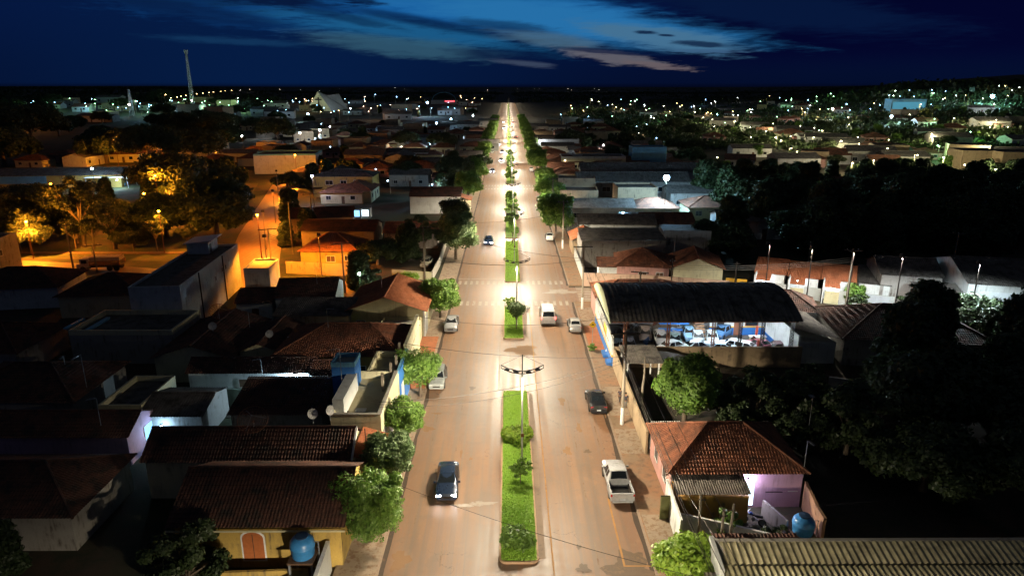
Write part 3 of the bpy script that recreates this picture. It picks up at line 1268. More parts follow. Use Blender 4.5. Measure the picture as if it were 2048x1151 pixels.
ly = [14, 50.9, 86.4, 120, 158, 197, 235]
for yy in ly:
    add_light(near_l, 1.12 - 1.1, yy, 8.35)
    add_light(near_r, 1.12 + 1.1, yy, 8.35)
yy = 235
k = 0
while yy < 1280:
    yy += 37.5
    k += 1
    lamp_post(yy, 'distant arched lamp pole on the median, one of an even line', False, src)
    if yy < 700 or k % 2:
        add_light(far_l, 1.12, yy, 8.2)
# ------------------------------------------------------------------ vehicles (forward = +y)


def car(label, kind, x, y, rz, colour, group=None, lights=False, wreck=False, z=None, cat='car', taillit=False, name='parked_car', rough=.25, k=1., tilt=None):
    o = thing(name, label, cat, (x, y, terr(x, y) + .01 if z is None else z), rz, group)
    if tilt:
        o.rotation_euler = (tilt[0], tilt[1], rz)
    pm = plain('paint_%02d_%02d_%02d_%d' % (*[int(c * 99) for c in colour], int(rough * 10)), colour, rough, .25 if not wreck else 0, .0 if wreck else .6)
    if kind == 'sedan':
        W, ZS, prof = .88, .22, [(2.25, .50, .52, .72, .6), (2.18, .68, .72, .82, .70), (1.35, .84, .92, .87, .74), (1.05, .88, .97, .88, .76), (.28, .93, 1.42, .88, .58), (-.75, .95, 1.43, .88, .58), (-1.45, .97, 1.10, .87, .68), (-1.6, .97, 1.06, .87, .72), (-2.15, .93, 1.0, .82, .70), (-2.25, .62, .64, .76, .64)]
        cab = (3, 6)
        L = 2.25
    elif kind == 'hatch':
        W, ZS, prof = .83, .22, [(1.95, .50, .52, .70, .6), (1.88, .68, .72, .79, .68), (1.15, .83, .90, .82, .70), (.92, .87, .95, .83, .72), (.2, .90, 1.42, .83, .58), (-1.1, .93, 1.43, .83, .58), (-1.72, .95, 1.12, .82, .66), (-1.86, .90, .98, .80, .70), (-1.95, .55, .58, .76, .62)]
        cab = (3, 6)
        L = 1.95
    elif kind == 'wagon':
        W, ZS, prof = .86, .24, [(2.15, .52, .55, .74, .64), (2.08, .74, .80, .82, .72), (1.3, .90, .98, .86, .74), (1.05, .94, 1.04, .86, .76), (.45, .97, 1.56, .86, .62), (-1.55, .99, 1.58, .86, .62), (-1.95, 1.0, 1.2, .85, .70), (-2.02, .9, 1.0, .84, .72), (-2.1, .55, .6, .78, .68)]
        cab = (3, 6)
        L = 2.15
    elif kind == 'van':
        W, ZS, prof = .98, .28, [(2.62, .62, .66, .82, .72), (2.55, .92, 1.0, .92, .80), (2.0, 1.12, 1.25, .97, .84), (1.9, 1.15, 1.3, .97, .84), (1.15, 1.2, 2.05, .97, .80), (-2.4, 1.2, 2.08, .97, .80), (-2.58, 1.2, 1.35, .96, .88), (-2.6, 1.15, 1.25, .96, .9), (-2.63, .6, .64, .92, .86)]
        cab = (3, 6)
        L = 2.62
    else:  # pickup
        W, ZS, prof = .92, .34, [(2.6, .62, .66, .80, .70), (2.5, .88, .95, .88, .78), (1.55, 1.04, 1.12, .91, .80), (1.3, 1.08, 1.2, .92, .80), (.62, 1.10, 1.72, .92, .66), (-.45, 1.10, 1.73, .92, .66), (-.78, 1.10, 1.16, .92, .76), (-.80, 1.08, 1.1, .92, .8)]
        cab = (3, 6)
        L = 2.6
    rows = []
    for (yy, zb, zt, wb, wt) in prof:
        wb, wt = wb * W / .88 if W < .9 else wb, wt
        half = [(wb * .90, ZS), (wb * .985, ZS + .12), (wb, (ZS + zb) * .5 + .05), (wb * .985, zb), (wt, zt), (wt * .55, zt + .035), (0, zt + .045)]
        rows.append([(a, yy, b) for a, b in half] + [(-a, yy, b) for a, b in half[::-1][1:]])
    mb = MB()
    mb.grid(rows, pm)
    mb.face(rows[0], pm)
    mb.face(rows[-1][::-1], pm)
    mb.face([(W * .85, -L * .95 if kind != 'pickup' else -.75, ZS), (-W * .85, -L * .95 if kind != 'pickup' else -.75, ZS), (-W * .85, L * .95, ZS), (W * .85, L * .95, ZS)], steel_dark)
    ax = (L * .62, -L * .60)
    for yy in ax:
        for s in (-1, 1):
            mb.lathe([(.001, 0), (.36, 0), (.36, .02), (.001, .02)], (s * (W * .985) - .01, yy, .36 if kind != 'pickup' else .42), dark_hole, 16, 'x')
    if kind == 'pickup':
        zb = 1.08
        mb.box(-.92, -2.58, .40, -.82, -.80, zb, pm)
        mb.box(.82, -2.58, .40, .92, -.80, zb, pm)
        mb.box(-.82, -2.60, .42, .82, -2.50, zb - .02, pm)
        mb.box(-.82, -2.50, .40, .82, -.80, .50, dark_hole)
        mb.box(-.80, -2.49, .5, -.70, -.82, .78, steel_dark)
        mb.box(.70, -2.49, .5, .80, -.82, .78, steel_dark)
        mb.box(-.80, -2.62, zb - .40, .80, -2.60, zb - .1, pm)
    mb.obj('body', o, 38)
    rr = .31 if kind != 'pickup' else .37

    def quad_glass(nm, pts, sh=.90, push=.012):
        P = [Vector(p) for p in pts]
        c = sum(P, Vector()) / len(P)
        n = (P[1] - P[0]).cross(P[2] - P[0]).normalized()
        if n.dot(c - Vector((0, 0, .6))) < 0:
            n = -n
        m_ = MB()
        m_.face([c + (p - c) * sh + n * push for p in P], glass_dark if not wreck or rnd.random() < .5 else dark_hole)
        return m_.obj(nm, o)
    i0, i1 = cab
    quad_glass('windscreen', [rows[i0][4], rows[i0 + 1][4], rows[i0 + 1][6], rows[i0 + 1][8], rows[i0][8], rows[i0][6]], .90, .02)
    quad_glass('rear_window', [rows[i1 - 1][4], rows[i1][4], rows[i1][6], rows[i1][8], rows[i1 - 1][8], rows[i1 - 1][6]], .86, .02)
    for s in (3, 9):
        q = 4 if s == 3 else 8
        A, B = Vector(rows[i0][s]), Vector(rows[i0 + 1][q])
        C0, C1 = Vector(rows[i0 + 1][s]), Vector(rows[i1 - 1][s])
        D, E_ = Vector(rows[i1 - 1][q]), Vector(rows[i1][s])
        m1, m2 = (C0 + C1) / 2, (B + D) / 2
        quad_glass('side_window', [A + Vector((0, -.12, 0)), B, m2, m1], .86)
        if kind != 'van':
            quad_glass('side_window', [m1, m2, D, E_ if kind != 'pickup' else C1], .86)
    for yy in ax:
        for s in (-1, 1):
            if wreck and rnd.random() < .4:
                continue
            m_ = MB()
            c = (s * (W - .10), yy, rr + .01)
            m_.lathe([(rr * .55, -.09), (rr * .95, -.10), (rr, -.05), (rr, .05), (rr * .95, .10), (rr * .55, .11)], c, rubber, 18, 'x')
            wh = m_.obj('wheel', o, 40)
            m_ = MB()
            m_.lathe([(.001, .07 * s), (rr * .55, .095 * s)], c, rim_mat, 12, 'x')
            m_.obj('rim', wh)
    hz = prof[1][1] - .07
    for s in (-1, 1):
        m_ = MB()
        x0, x1 = sorted((s * prof[1][3] * .50, s * prof[1][3] * .93))
        m_.box(x0, prof[1][0] - .06, hz - .08, x1, prof[1][0] + .055, hz + .06, emit('headlight_on', (.9, .95, 1), 90) if lights else plain('lamp_glass', (.6, .62, .62), .1))
        m_.obj('headlight', o)
        m_ = MB()
        zt = prof[-2][1] - .12
        ye = prof[-2][0]
        x0, x1 = sorted((s * prof[-2][3] * .62, s * prof[-2][3] * .97))
        if kind == 'pickup':
            ye, zt = -2.56, .92
            x0, x1 = sorted((s * .80, s * .93))
        if kind == 'van':
            x0, x1, zt = *sorted((s * .86, s * .975)), 1.2
        m_.box(x0, ye - .045, zt - (.12 if kind in ('van', 'pickup', 'wagon') else .06), x1, ye + .05, zt + (.16 if kind in ('van', 'wagon') else .07), emit('tail_on', (1, .05, .04), 14, False) if taillit else plain('tail_lens', (.45, .02, .02), .2))
        m_.obj('tail_light', o)
        if not wreck:
            m_ = MB()
            x0, x1 = sorted((s * W * .98, s * (W + .17)))
            zz = prof[3][1] + .04
            m_.box(x0, prof[3][0] - .25, zz, x1, prof[3][0] - .13, zz + .13, pm)
            m_.obj('mirror', o)
    if not wreck:
        m_ = MB()
        yb = -L - .03 if kind != 'pickup' else -2.66
        m_.box(-.2, yb, .50, .2, yb + .05, .62, plain('plate_white', (.55, .58, .62), .5))
        m_.obj('number_plate', o)
        m_ = MB()
        m_.box(-.38, L - .10, .42, .38, L + .02, .56, steel_dark)
        m_.obj('grille', o)
        m_ = MB()
        for ys_, s in ((L, 1), (-L if kind != 'pickup' else -2.62, -1)):
            y0_, y1_ = sorted((ys_ - .1 * s, ys_ + .05 * s))
            m_.box(-W * .86, y0_, .30, W * .86, y1_, .44, pm if kind != 'van' else steel_dark)
        m_.obj('bumper', o)
    if k != 1:
        o.scale = (k,) * 3
    return o


SIL, WHT, BLK, GRY = (.52, .54, .56), (.75, .75, .73), (.022, .024, .028), (.18, .19, .20)
pk = car('silver double-cab pickup with empty open bed parked by the right kerb', 'pickup', 8.7, 48.1, R(1), (.60, .61, .62), cat='pickup')
car('black sedan parked by the right kerb in front of the walking person', 'sedan', 8.8, 62.7, R(1), BLK)
car('white hatchback parked by the yellow warning sign on the right', 'hatch', 8.75, 85.4, 0, WHT)
car('white panel van driving away near the crossing with its tail lights lit', 'van', 5.35, 88.7, 0, (.82, .82, .82), cat='van', name='van', taillit=True)
car('silver sedan parked nose to camera under the boxy clipped tree on the left', 'sedan', -7.55, 85.9, PI, SIL)
car('silver station wagon half hidden under a rounded tree at the left kerb', 'wagon', -7.62, 68.2, PI, (.42, .46, .46))
car('dark blue car driving toward the camera with both headlights on, nearest on the left carriageway', 'sedan', -4.9, 48.2, PI + R(2), (.02, .035, .07), lights=True, name='moving_car')
car('dark blue car with glaring headlights further up the left carriageway', 'sedan', -4.0, 136.5, PI, (.03, .06, .14), lights=True, name='moving_car')
car('dark car with headlights on entering from the right cross street', 'sedan', 15.4, 101.0, PI / 2, (.03, .03, .035), lights=True, name='moving_car')
car('white compact car parked beyond the crossing by the large bright tree', 'hatch', 8.6, 140.2, 0, WHT)
car('cream car standing in the walled yard under the tall loose tree', 'hatch', -14.6, 118.5, R(172), (.5, .48, .35))
far_car = car('small white car parked under the third tree of the right row', 'hatch', 8.7, 178, 0, WHT)
for i, (x, y, rz, lb_) in enumerate([(8.7, 190, 0, 'small white car parked just ahead of another under the right row of trees'), (8.7, 259, 0, 'pale car alone at the right kerb, far up the avenue'),
                                     (-7.5, 330, PI, 'pale car at the left kerb, far up the avenue')]):
    place(far_car, lb_, x, y, 1, rz)
fl = None
for i, (x, y, lb_) in enumerate([(-5.8, 254, 'far car with headlights at the left lane edge'), (-3.0, 292, 'far car with headlights close to the median'), (-2.9, 330, 'far car with headlights, second in its line'),
                                 (-4.8, 372, 'far car with headlights, third up the hill'), (-3, 520, 'very far car with headlights, near the vanishing point'), (-4, 600, 'faintest car with headlights up the avenue')]):
    if fl is None:
        fl = car(lb_, 'sedan', x, y, PI, GRY, lights=True, name='moving_car')
    else:
        place(fl, lb_, x, y, 1, PI)
ft = car('far car driving away with red tail lights on the right carriageway', 'sedan', 4.6, 425, 0, GRY, taillit=True, name='moving_car')
place(ft, 'farthest car with red tail lights near the top of the avenue', 4.2, 590, 1, 0)

# flatbed truck on the orange street
o = thing('truck', 'old stake-bed truck with a tall pale load on the orange side street', 'truck', (-71.8, 115.8, 0.01), R(97.5))
tm = plain('truck_cab_paint', (.5, .42, .33), .5)
mb = MB()
mb.box(-1.1, 2.2, .7, 1.1, 2.9, 1.35, tm)
mb.box(-1.1, .9, .7, 1.1, 2.3, 2.25, tm)
mb.box(-1.15, 2.5, .5, 1.15, 3.0, .75, steel_grey)
cabo = mb.obj('cab', o)
mb = MB()
mb.box(-.95, 2.305, 1.45, .95, 2.33, 2.1, glass_dark)
for s in (-1, 1):
    a, b = sorted((s * 1.10, s * 1.13))
    mb.box(a, 1.15, 1.45, b, 2.05, 2.05, glass_dark)
mb.obj('window', cabo)
mb = MB()
mb.box(-.5, -4.2, .6, .5, .9, .85, steel_dark)
mb.obj('chassis', o)
mb = MB()
mb.box(-1.25, -4.3, .95, 1.25, .75, 1.08, wood_brown)
for z in (1.2, 1.45, 1.7):
    for s in (-1, 1):
        a, b = sorted((s * 1.2, s * 1.25))
        mb.box(a, -4.3, z, b, .75, z + .12, wood)
for y in (-4.2, -3, -1.8, -.6, .6):
    for s in (-1, 1):
        a, b = sorted((s * 1.25, s * 1.30))
        mb.box(a, y, 1.0, b, y + .1, 1.9, wood)
mb.obj('stake_bed', o)
mb = MB()
mb.grid([[(-1.15, y, 1.85), (-1.1, y, 2.45), (-.4, y, 2.62 + .04 * math.sin(y * 3)), (.4, y, 2.62), (1.1, y, 2.45), (1.15, y, 1.85)] for y in (-4.2, -3, -2, -1, 0, .65)], paint('tarpaulin', (.6, .45, .28), .3))
mb.face([(-1.15, .65, 1.85), (1.15, .65, 1.85), (1.1, .65, 2.45), (-1.1, .65, 2.45)], MATS['tarpaulin'])
mb.face([(-1.15, -4.2, 1.85), (1.15, -4.2, 1.85), (1.1, -4.2, 2.45), (-1.1, -4.2, 2.45)], MATS['tarpaulin'])
mb.obj('tarpaulin', o, 40)
for y in (1.9, -2.4, -3.5):
    for s in (-1, 1):
        mb = MB()
        mb.lathe([(.25, -.12), (.46, -.12), (.48, 0), (.46, .12), (.001, .1)], (s * 1.0, y, .48), rubber, 16, 'x')
        mb.obj('wheel', o, 40)

# ------------------------------------------------------------------ left side buildings
T = dict(kind='tile')
S = dict(kind='sheet', pitch=.25, amp=.03)
ST = dict(kind='sheet', pitch=.18, amp=.025)

# yellow colonial house
b = Bld('tiled_house', 'yellow house with a long sooty tile roof and an arched orange door', 'house', -22.0, 38.7, 10.9, 7.4)
b.walls(3.5, yellow_wall, 1.75).gable(3.5, 1.75, clay_dark, ov=.42, **T)


def arch_door(mb):
    x0, x1, z0, z1 = 4.35, 5.75, .6, 2.3
    pts = [(x0, z0), (x1, z0), (x1, z1)] + [((x0 + x1) / 2 + .7 * math.cos(a), z1 + .45 * math.sin(a)) for a in np.linspace(0, PI, 9)[1:-1]] + [(x0, z1)]
    f = [(x, -.04, z) for x, z in pts]
    mb.face(f, wood)
    g = [((x - 5.05) * 1.16 + 5.05, -.025, (z - 1.6) * 1.1 + 1.6) for x, z in pts]
    mb.face(g, white_trim)
    for i in range(len(f)):
        j = (i + 1) % len(f)
        mb.face([f[i], f[j], (f[j][0], 0.05, f[j][2]), (f[i][0], 0.05, f[i][2])], white_trim)
    mb.box(5.03, -.06, .6, 5.07, -.038, 2.6, wood_brown)


b.part('door', arch_door, label='orange double-leaf arched door with a pale surround')
b.part('fascia', lambda mb: mb.box(-.4, -.46, 3.05, 11.3, -.40, 3.17, cream_wall))
b.win('right', 2.2, 1.0, 1.4, 1.3, wood, cream_wall)
b.win('right', 5.0, 1.0, 1.4, 1.3, wood, cream_wall)
mb = MB()
mb.box(-23.5, 28, -.02, -11.8, 38.4, .03, m_yard)
struct(mb, 'yard_ground')
wallseg('boundary_wall', 'stained yellow yard wall running below the arched orange door', [(-19.2, 36.6), (-12.9, 36.9)], 1.3, yellow_wall, .2)
wallseg('boundary_wall', 'white-capped yard wall slanting down beside the left pavement under the water tank', [(-11.9, 38.4), (-11.75, 31)], 2.2, white_wall, .2, cap=white_trim)
mb = MB()
for k in range(14):
    a = PI * k / 14
    mb.tube([(-17.8 + k * .16, 36.3, .05), (-17.4 + k * .16, 36.3, .8)], .015, steel_dark, 4)
    mb.tube([(-17.4 + k * .16, 36.3, .05), (-17.8 + k * .16, 36.3, .8)], .015, steel_dark, 4)
mb.tube([(-17.9, 36.3, .8), (-15.1, 36.3, .8)], .02, steel_dark, 5)
mb.tube([(-17.9, 36.3, .05), (-15.1, 36.3, .05)], .02, steel_dark, 5)
tag(mb.obj('railing'), 'low dark crossed-bar railing leaning on the stained yellow yard wall', 'railing')


def tank(label, x, y, z, r, h, stand=True):
    o = thing('water_tank', label, 'water tank', (x, y, z))
    mb = MB()
    mb.lathe([(.001, 0), (r * .86, 0), (r * .9, .05), (r, h * .55), (r * 1.02, h * .57), (r * 1.0, h * .60), (r * .96, h * .80), (r * .8, h * .92), (r * .5, h), (r * .48, h + .07), (r * .3, h + .12), (.001, h + .13)], (0, 0, 0), tank_blue, 24)
    mb.obj('body', o, 50)
    mb = MB()
    mb.lathe([(r * .5, h), (r * .52, h + .10), (.001, h + .16)], (0, 0, .02), plain('tank_lid', (.02, .05, .11), .5), 20)
    mb.obj('lid', o, 50)
    mb = MB()
    mb.tube([(r, 0, h * .75), (r + .25, 0, h * .75), (r + .25, 0, -.9)], .03, steel_grey, 6)
    mb.obj('pipe', o)
    if stand:
        mb = MB()
        mb.box(-r * 1.05, -r * 1.05, -.14, r * 1.05, r * 1.05, -.02, wood_brown)
        mb.obj('platform', o)
        for sx_ in (-1, 1):
            for sy in (-1, 1):
                mb = MB()
                mb.box(sx_ * r * .9 - .06, sy * r * .9 - .06, -z, sx_ * r * .9 + .06, sy * r * .9 + .06, -.14, steel_grey)
                mb.obj('leg', o)
    return o


tank('blue plastic water tank with a dark lid on a four-legged stand by the yellow house', -13.15, 37.1, 2.2, .78, 1.35)

# second tile-roof house and its porch
b = Bld('tiled_house', 'dark tile-roofed house behind the yellow one with dishes on its ridge', 'house', -28, 46.75, 15.6, 4.4)
b.walls(3.4, cream_wall, 1.5).gable(3.4, 1.5, clay_dark, ov=.3, **T)
b.part('verge_board', lambda mb: mb.slab([(15.86, -.3, 3.3), (16.0, -.3, 3.3), (16.0, 2.2, 5.05), (15.86, 2.2, 5.05)], .2, white_trim))
b.win('right', 1.5, 1.0, 1.3, 1.2, glass_dark, white_trim)
b = Bld('porch', 'small porch with a bright clay tile roof facing the left pavement', 'porch', -12.1, 47.0, 1.9, 4.7)
b.walls(2.6, cream_wall).shed((3.5, 2.85), clay_bright, 'x', .12, **T)
b.part('mast', lambda mb: mb.tube([(.7, 1.8, 2.8), (.7, 1.8, 4.9)], .04, steel_dark, 6))

# cream terrace building
b = Bld('flat_building', 'cream flat-roofed shop with a walled terrace and a white upper block', 'building', -14.9, 51.7, 4.2, 9.1)
b.walls(3.9, cream_wall).flat(3.9, cream_wall, paint('terrace_screed', (.42, .38, .24), .5), .75, .2)


def upper(mb):
    mb.box(.02, .9, 3.9, .95, 6.4, 5.6, white_wall)


b.part('upper_block', upper, label='long narrow white block along the inner side of the terrace')
b.part('wall_cap', lambda mb: (mb.box(-.05, -.06, 4.65, 4.26, .25, 4.72, concrete), mb.box(3.95, .25, 4.65, 4.26, 9.1, 4.72, concrete)))
b.part('post', lambda mb: mb.box(3.2, 6.0, 3.9, 3.42, 6.22, 5.7, concrete_pole))
b.part('slab_patch', lambda mb: mb.box(1.6, 1.9, 3.92, 2.5, 2.6, 3.95, white_trim))
b.part('vent_pipe', lambda mb: mb.tube([(1.15, 1.4, 3.9), (1.15, 1.4, 4.3)], .05, steel_dark, 8))
b.part('vent_pipe', lambda mb: mb.tube([(1.0, .4, 3.9), (1.3, .4, 4.15)], .06, steel_dark, 8))
for a in (.6, 3.2, 5.8):
    b.part('shutter_door', lambda mb: mb.box(4.19, a, .1, 4.25, a + 1.9, 2.7, paint('shutter_grey', (.38, .40, .42), .3)))
b.win('front', .8, 1.2, 1.3, 1.1)
b = Bld('flat_building', 'narrow shop with a bright blue facade and a cream terrace behind it', 'building', -13.8, 60.85, 3.2, 5.9)
b.walls(3.7, cream_wall).flat(3.7, cream_wall, MATS['terrace_screed'], .6, .2)
b.part('facade', lambda mb: (mb.box(3.22, -.02, .0, 3.32, 5.9, 4.6, blue_wall), mb.box(3.0, -.02, 4.3, 3.22, 5.9, 4.6, blue_light)), label='bright blue street facade')
b.part('door', lambda mb: mb.box(3.32, .6, .1, 3.36, 1.9, 2.9, white_trim))
b.part('post', lambda mb: mb.box(2.4, -.3, 3.7, 2.6, -.1, 5.6, concrete_pole))
b.part('post', lambda mb: mb.box(2.6, 1.8, 3.7, 2.8, 2.0, 5.5, concrete_pole))
b = Bld('tank_tower', 'blue rendered tank tower rising behind the white terrace block', 'tower', -16.2, 57.9, 2.1, 2.4)
b.walls(6.3, blue_wall)
b.part('parapet', lambda mb: (mb.box(-.04, -.04, 6.3, 2.14, .12, 6.75, blue_light), mb.box(-.04, 2.28, 6.3, 2.14, 2.44, 6.75, blue_light), mb.box(-.04, .12, 6.3, .12, 2.28, 6.75, blue_light), mb.box(1.98, .12, 6.3, 2.14, 2.28, 6.75, blue_light)), label='paler sky blue parapet ring')
b.part('roof', lambda mb: mb.box(.12, .12, 6.3, 1.98, 2.28, 6.34, concrete))

# hip/tile roof with parapet by the street
b = Bld('tiled_house', 'yellow-walled house under a wide brown tile roof with a raised street parapet', 'house', -24.9, 67.6, 13.9, 9.2)
b.walls(3.5, yellow_wall).hip(3.5, 1.9, clay, ov=.35, **T)
b.part('parapet', lambda mb: mb.box(13.9, -.6, -.1, 14.25, 9.4, 4.9, cream_wall), label='tall cream street parapet wall')
b.part('post', lambda mb: mb.box(13.4, -1.0, 0, 13.6, -.8, 5.3, concrete_pole))
b.win('front', 8.5, 1.2, 1.2, 1.1)

# beige house with orange tile roof at the crossing
b = Bld('corner_house', 'beige house with an orange tile roof by the boxy clipped tree', 'house', -20.6, 82.3, 9.9, 10.6)
b.walls(3.6, beige_wall, 1.75, ridge='y').gable(3.6, 1.75, clay_bright, 'y', .45, **T)
b.part('pilaster', lambda mb: (mb.box(9.75, -.08, 0, 9.98, .12, 3.5, white_trim), mb.box(9.9, .2, 0, 9.96, 3.0, 2.6, steel_grey)))
b.win('front', 1.2, 1.2, 1.2, 1.1)
b = Bld('yard_block', 'low beige yard building in front of the orange-roofed corner house', 'building', -15.8, 78.4, 4.8, 3.4)
b.walls(2.5, beige_wall).flat(2.5, beige_wall, concrete, .35, .15)


def diamonds(mb):
    for x in (.25, 2.3):
        mb.prism([(x, -.12), (x + .5, -.12), (x + .5, -.06), (x, -.06)], 0, .01, green_wall)
        c = x + .45
        pts = [(c, 3.3), (c + .42, 2.55), (c, 1.7), (c - .42, 2.55)]
        for yy in (-.12,):
            f = [(p[0], yy, p[1]) for p in pts]
            g = [(p[0], yy + .07, p[1]) for p in pts]
            mb.face(f, green_wall), mb.face(g, green_wall)
            for i in range(4):
                j = (i + 1) % 4
                mb.face([f[i], f[j], g[j], g[i]], green_wall)


b = Bld('green_booth', 'green booth with two diamond-shaped panels in the dark yard', 'booth', -20.9, 77.6, 3.3, 1.8)
b.walls(2.2, green_wall).shed((2.25, 2.6), fibre_dark, 'y', .15, **S)
b.part('diamond_panel', diamonds)
b = Bld('metal_shed', 'long dark ribbed shed roof between the beige corner house and the lit patio', 'shed', -29.2, 81.0, 9.2, 4.6)
b.walls(3.3, grey_wall).shed((3.45, 4.3), fibre_dark, 'y', .3, **S)
b = Bld('gabled_house', 'sooty gabled house with a pale right wall behind the long ribbed shed', 'house', -31.6, 88.4, 7.8, 8.0, R(4))
b.walls(3.4, white_wall, 1.5).gable(3.4, 1.5, clay_dark, ov=.3, **T)
b.win('right', 2, 1.2, 1, 1)
b = Bld('gabled_house', 'small house with a white gable beside the two-storey white block', 'house', -36.6, 87.5, 4.6, 6.5, R(4))
b.walls(2.9, white_wall, 1.1).gable(2.9, 1.1, clay_dark, ov=.3, **T)
b.door('front', 2)
# two storey white block
b = Bld('two_storey_building', 'white two-storey building with small windows along its flank and a rooftop room', 'building', -47.3, 81.6, 6.2, 23.8, R(4.2))
b.walls(6.6, white_wall).flat(6.6, white_wall, fibre_dark, .35, .15)
b.part('downpipe', lambda mb: mb.box(6.2, 6.4, 0, 6.32, 6.6, 6.9, steel_dark))
b.part('downpipe', lambda mb: mb.box(6.2, 16.0, 0, 6.32, 16.2, 6.9, steel_dark))
for a, z, w_, h_ in [(1.4, 3.9, 1.7, 1.1), (7.6, 3.9, 1.7, 1.1), (13.0, 3.9, 1.4, 1.1), (18.6, 4.2, 1.6, 1.1)]:
    b.win('right', a, z, w_, h_, paint('shutter_white', (.66, .70, .72), .1), white_trim)
for a, z in [(12.2, 4.0), (15.2, 4.5), (16.8, 4.5)]:
    b.win('right', a, z, .7, .8, dark_hole, white_trim, bars=0)


def roof_room(mb):
    mb.box(.5, 18.4, 6.65, 3.6, 22.6, 8.3, white_wall)


b.part('rooftop_room', roof_room)
b.part('canopy', lambda mb: mb.slab([(.1, 18.0, 8.35), (4.3, 18.0, 8.75), (4.3, 23.0, 8.75), (.1, 23.0, 8.35)], .12, white_trim))
b.part('rooftop_door', lambda mb: mb.box(3.58, 19, 6.7, 3.63, 19.8, 8.0, dark_hole))
b = Bld('annex', 'low grey-white annex just right of the two-storey white building', 'building', -40.3, 100.5, 3.8, 6.0, R(4.2))
b.walls(4.0, white_wall).flat(4.0, white_wall, concrete, .3, .15)
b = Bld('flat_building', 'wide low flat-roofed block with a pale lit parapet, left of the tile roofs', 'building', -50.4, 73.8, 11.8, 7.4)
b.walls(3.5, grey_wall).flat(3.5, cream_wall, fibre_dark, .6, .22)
b.part('skylight', lambda mb: mb.box(1.2, 1.0, 3.52, 1.6, 5.6, 3.8, blue_light))
b.part('skylight', lambda mb: mb.box(-2.2, 2.4, 3.3, -1.7, 6.0, 3.5, blue_light))
b = Bld('gabled_house', 'sooty tile-roofed house with a big mesh dish, right of the low flat block', 'house', -38.2, 68.6, 8.2, 12.2)
b.walls(2.9, cream_wall, 1.3, ridge='y').gable(2.9, 1.3, clay_dark, 'y', .4, **T)
b = Bld('gabled_house', 'dark house with a patio lit by a bluish lamp beside it', 'house', -29.6, 70.2, 4.3, 9.0)
b.walls(2.9, cream_wall, .9, ridge='y').gable(2.9, .9, clay_dark, 'y', .3, **T)
b = Bld('long_house', 'long tile-roofed house with a white wall under the floodlight', 'house', -32.6, 64.3, 12.6, 3.2)
b.walls(3.0, white_wall, .9).gable(3.0, .9, clay_dark, ov=.25, **T)
b.win('front', 5.0, 1.3, 2.2, 1.0, wood_brown, white_trim)
b.win('front', 9.2, 1.3, 1.3, 1.1, lit_cool)
b.win('front', 10.9, 1.3, 1.1, 1.1, glass_dark)
b.door('front', 7.9)
b = Bld('long_house', 'smaller clay-roofed end house to the right of the floodlit white wall', 'house', -19.9, 63.6, 3.6, 3.6)
b.walls(3.0, white_wall, .8).gable(3.0, .8, clay_dark, ov=.2, **T)
b.win('front', .6, 1.2, 1.6, 1.0)
b = Bld('sheet_roof_house', 'house with a ribbed reddish tile roof below the floodlit white wall', 'house', -24.6, 54.9, 8.0, 5.4)
b.walls(3.0, grey_wall).shed((3.1, 4.2), clay_dark, 'y', .3, **T)
b.part('ridge_board', lambda mb: mb.box(-.35, 5.3, 3.0, 8.35, 5.62, 4.2, grey_wall))
b = Bld('parapet_building', 'low building with a pale green-white parapet catching the street light', 'building', -37.2, 56.4, 3.9, 6.6)
b.walls(2.7, cream_wall).flat(2.7, cream_wall, fibre_dark, .55, .18)
b = Bld('shed_house', 'dark fibre-roofed shed to the right of the pale parapet building', 'shed', -33.0, 55.6, 5.4, 5.8)
b.walls(2.6, grey_wall, .8).gable(2.6, .8, fibre_dark, ov=.25, **S)
wallseg('garden_wall', 'pale green garden wall under the long tile-roofed house', [(-32.2, 62.6), (-25.4, 62.4)], 2.0, paint('wall_pale_green', (.40, .52, .42), .4))
b = Bld('mauve_house', 'low house with a mauve gable wall and a bluish lit patio opening', 'house', -45.5, 51.6, 13.4, 4.6)
b.walls(2.8, purple_wall, 1.1).gable(2.8, 1.1, clay_dark, ov=.3, **T)
b.win('right', 2.6, .9, 1.5, 1.3, lit_blue, white_trim)
b = Bld('hip_house', 'unlit hip-roofed house at the dark lower left edge', 'house', -42, 40.5, 12, 7.5)
b.walls(3, grey_wall).hip(3, 1.7, clay_dark, **T)
b = Bld('hip_house', 'unlit tile-roofed house in the darkness left of the parapet building', 'house', -53, 58, 12.5, 9)
b.walls(3, grey_wall).hip(3, 1.8, clay_dark, **T)
b = Bld('hip_house', 'unlit house further left in the darkness beside the low flat block', 'house', -66, 70, 12, 9)
b.walls(3, grey_wall).hip(3, 1.8, clay_dark, **T)
b = Bld('hip_house', 'dark hip-roofed house below the grey block on the orange street corner', 'house', -78, 93, 13, 9, R(8))
b.walls(3.2, white_wall).hip(3.2, 1.9, clay_dark, **T)
b = Bld('hip_house', 'sooty-roofed house between the two-storey white building and the orange street', 'house', -62, 90, 10.5, 9.5, R(6))
b.walls(3.2, cream_wall).hip(3.2, 1.8, clay_dark, **T)
b = Bld('grey_block', 'bare grey-rendered two-storey block at the left edge by the orange street', 'building', -96, 107.5, 11.5, 8, R(5))
b.walls(6.2, grey_wall).flat(6.2, grey_wall, fibre_dark, .4, .2)
b.win('right', 2, 3.6, 1.4, 1.1, dark_hole)

# patio lamp and floodlight


LDATA = {}


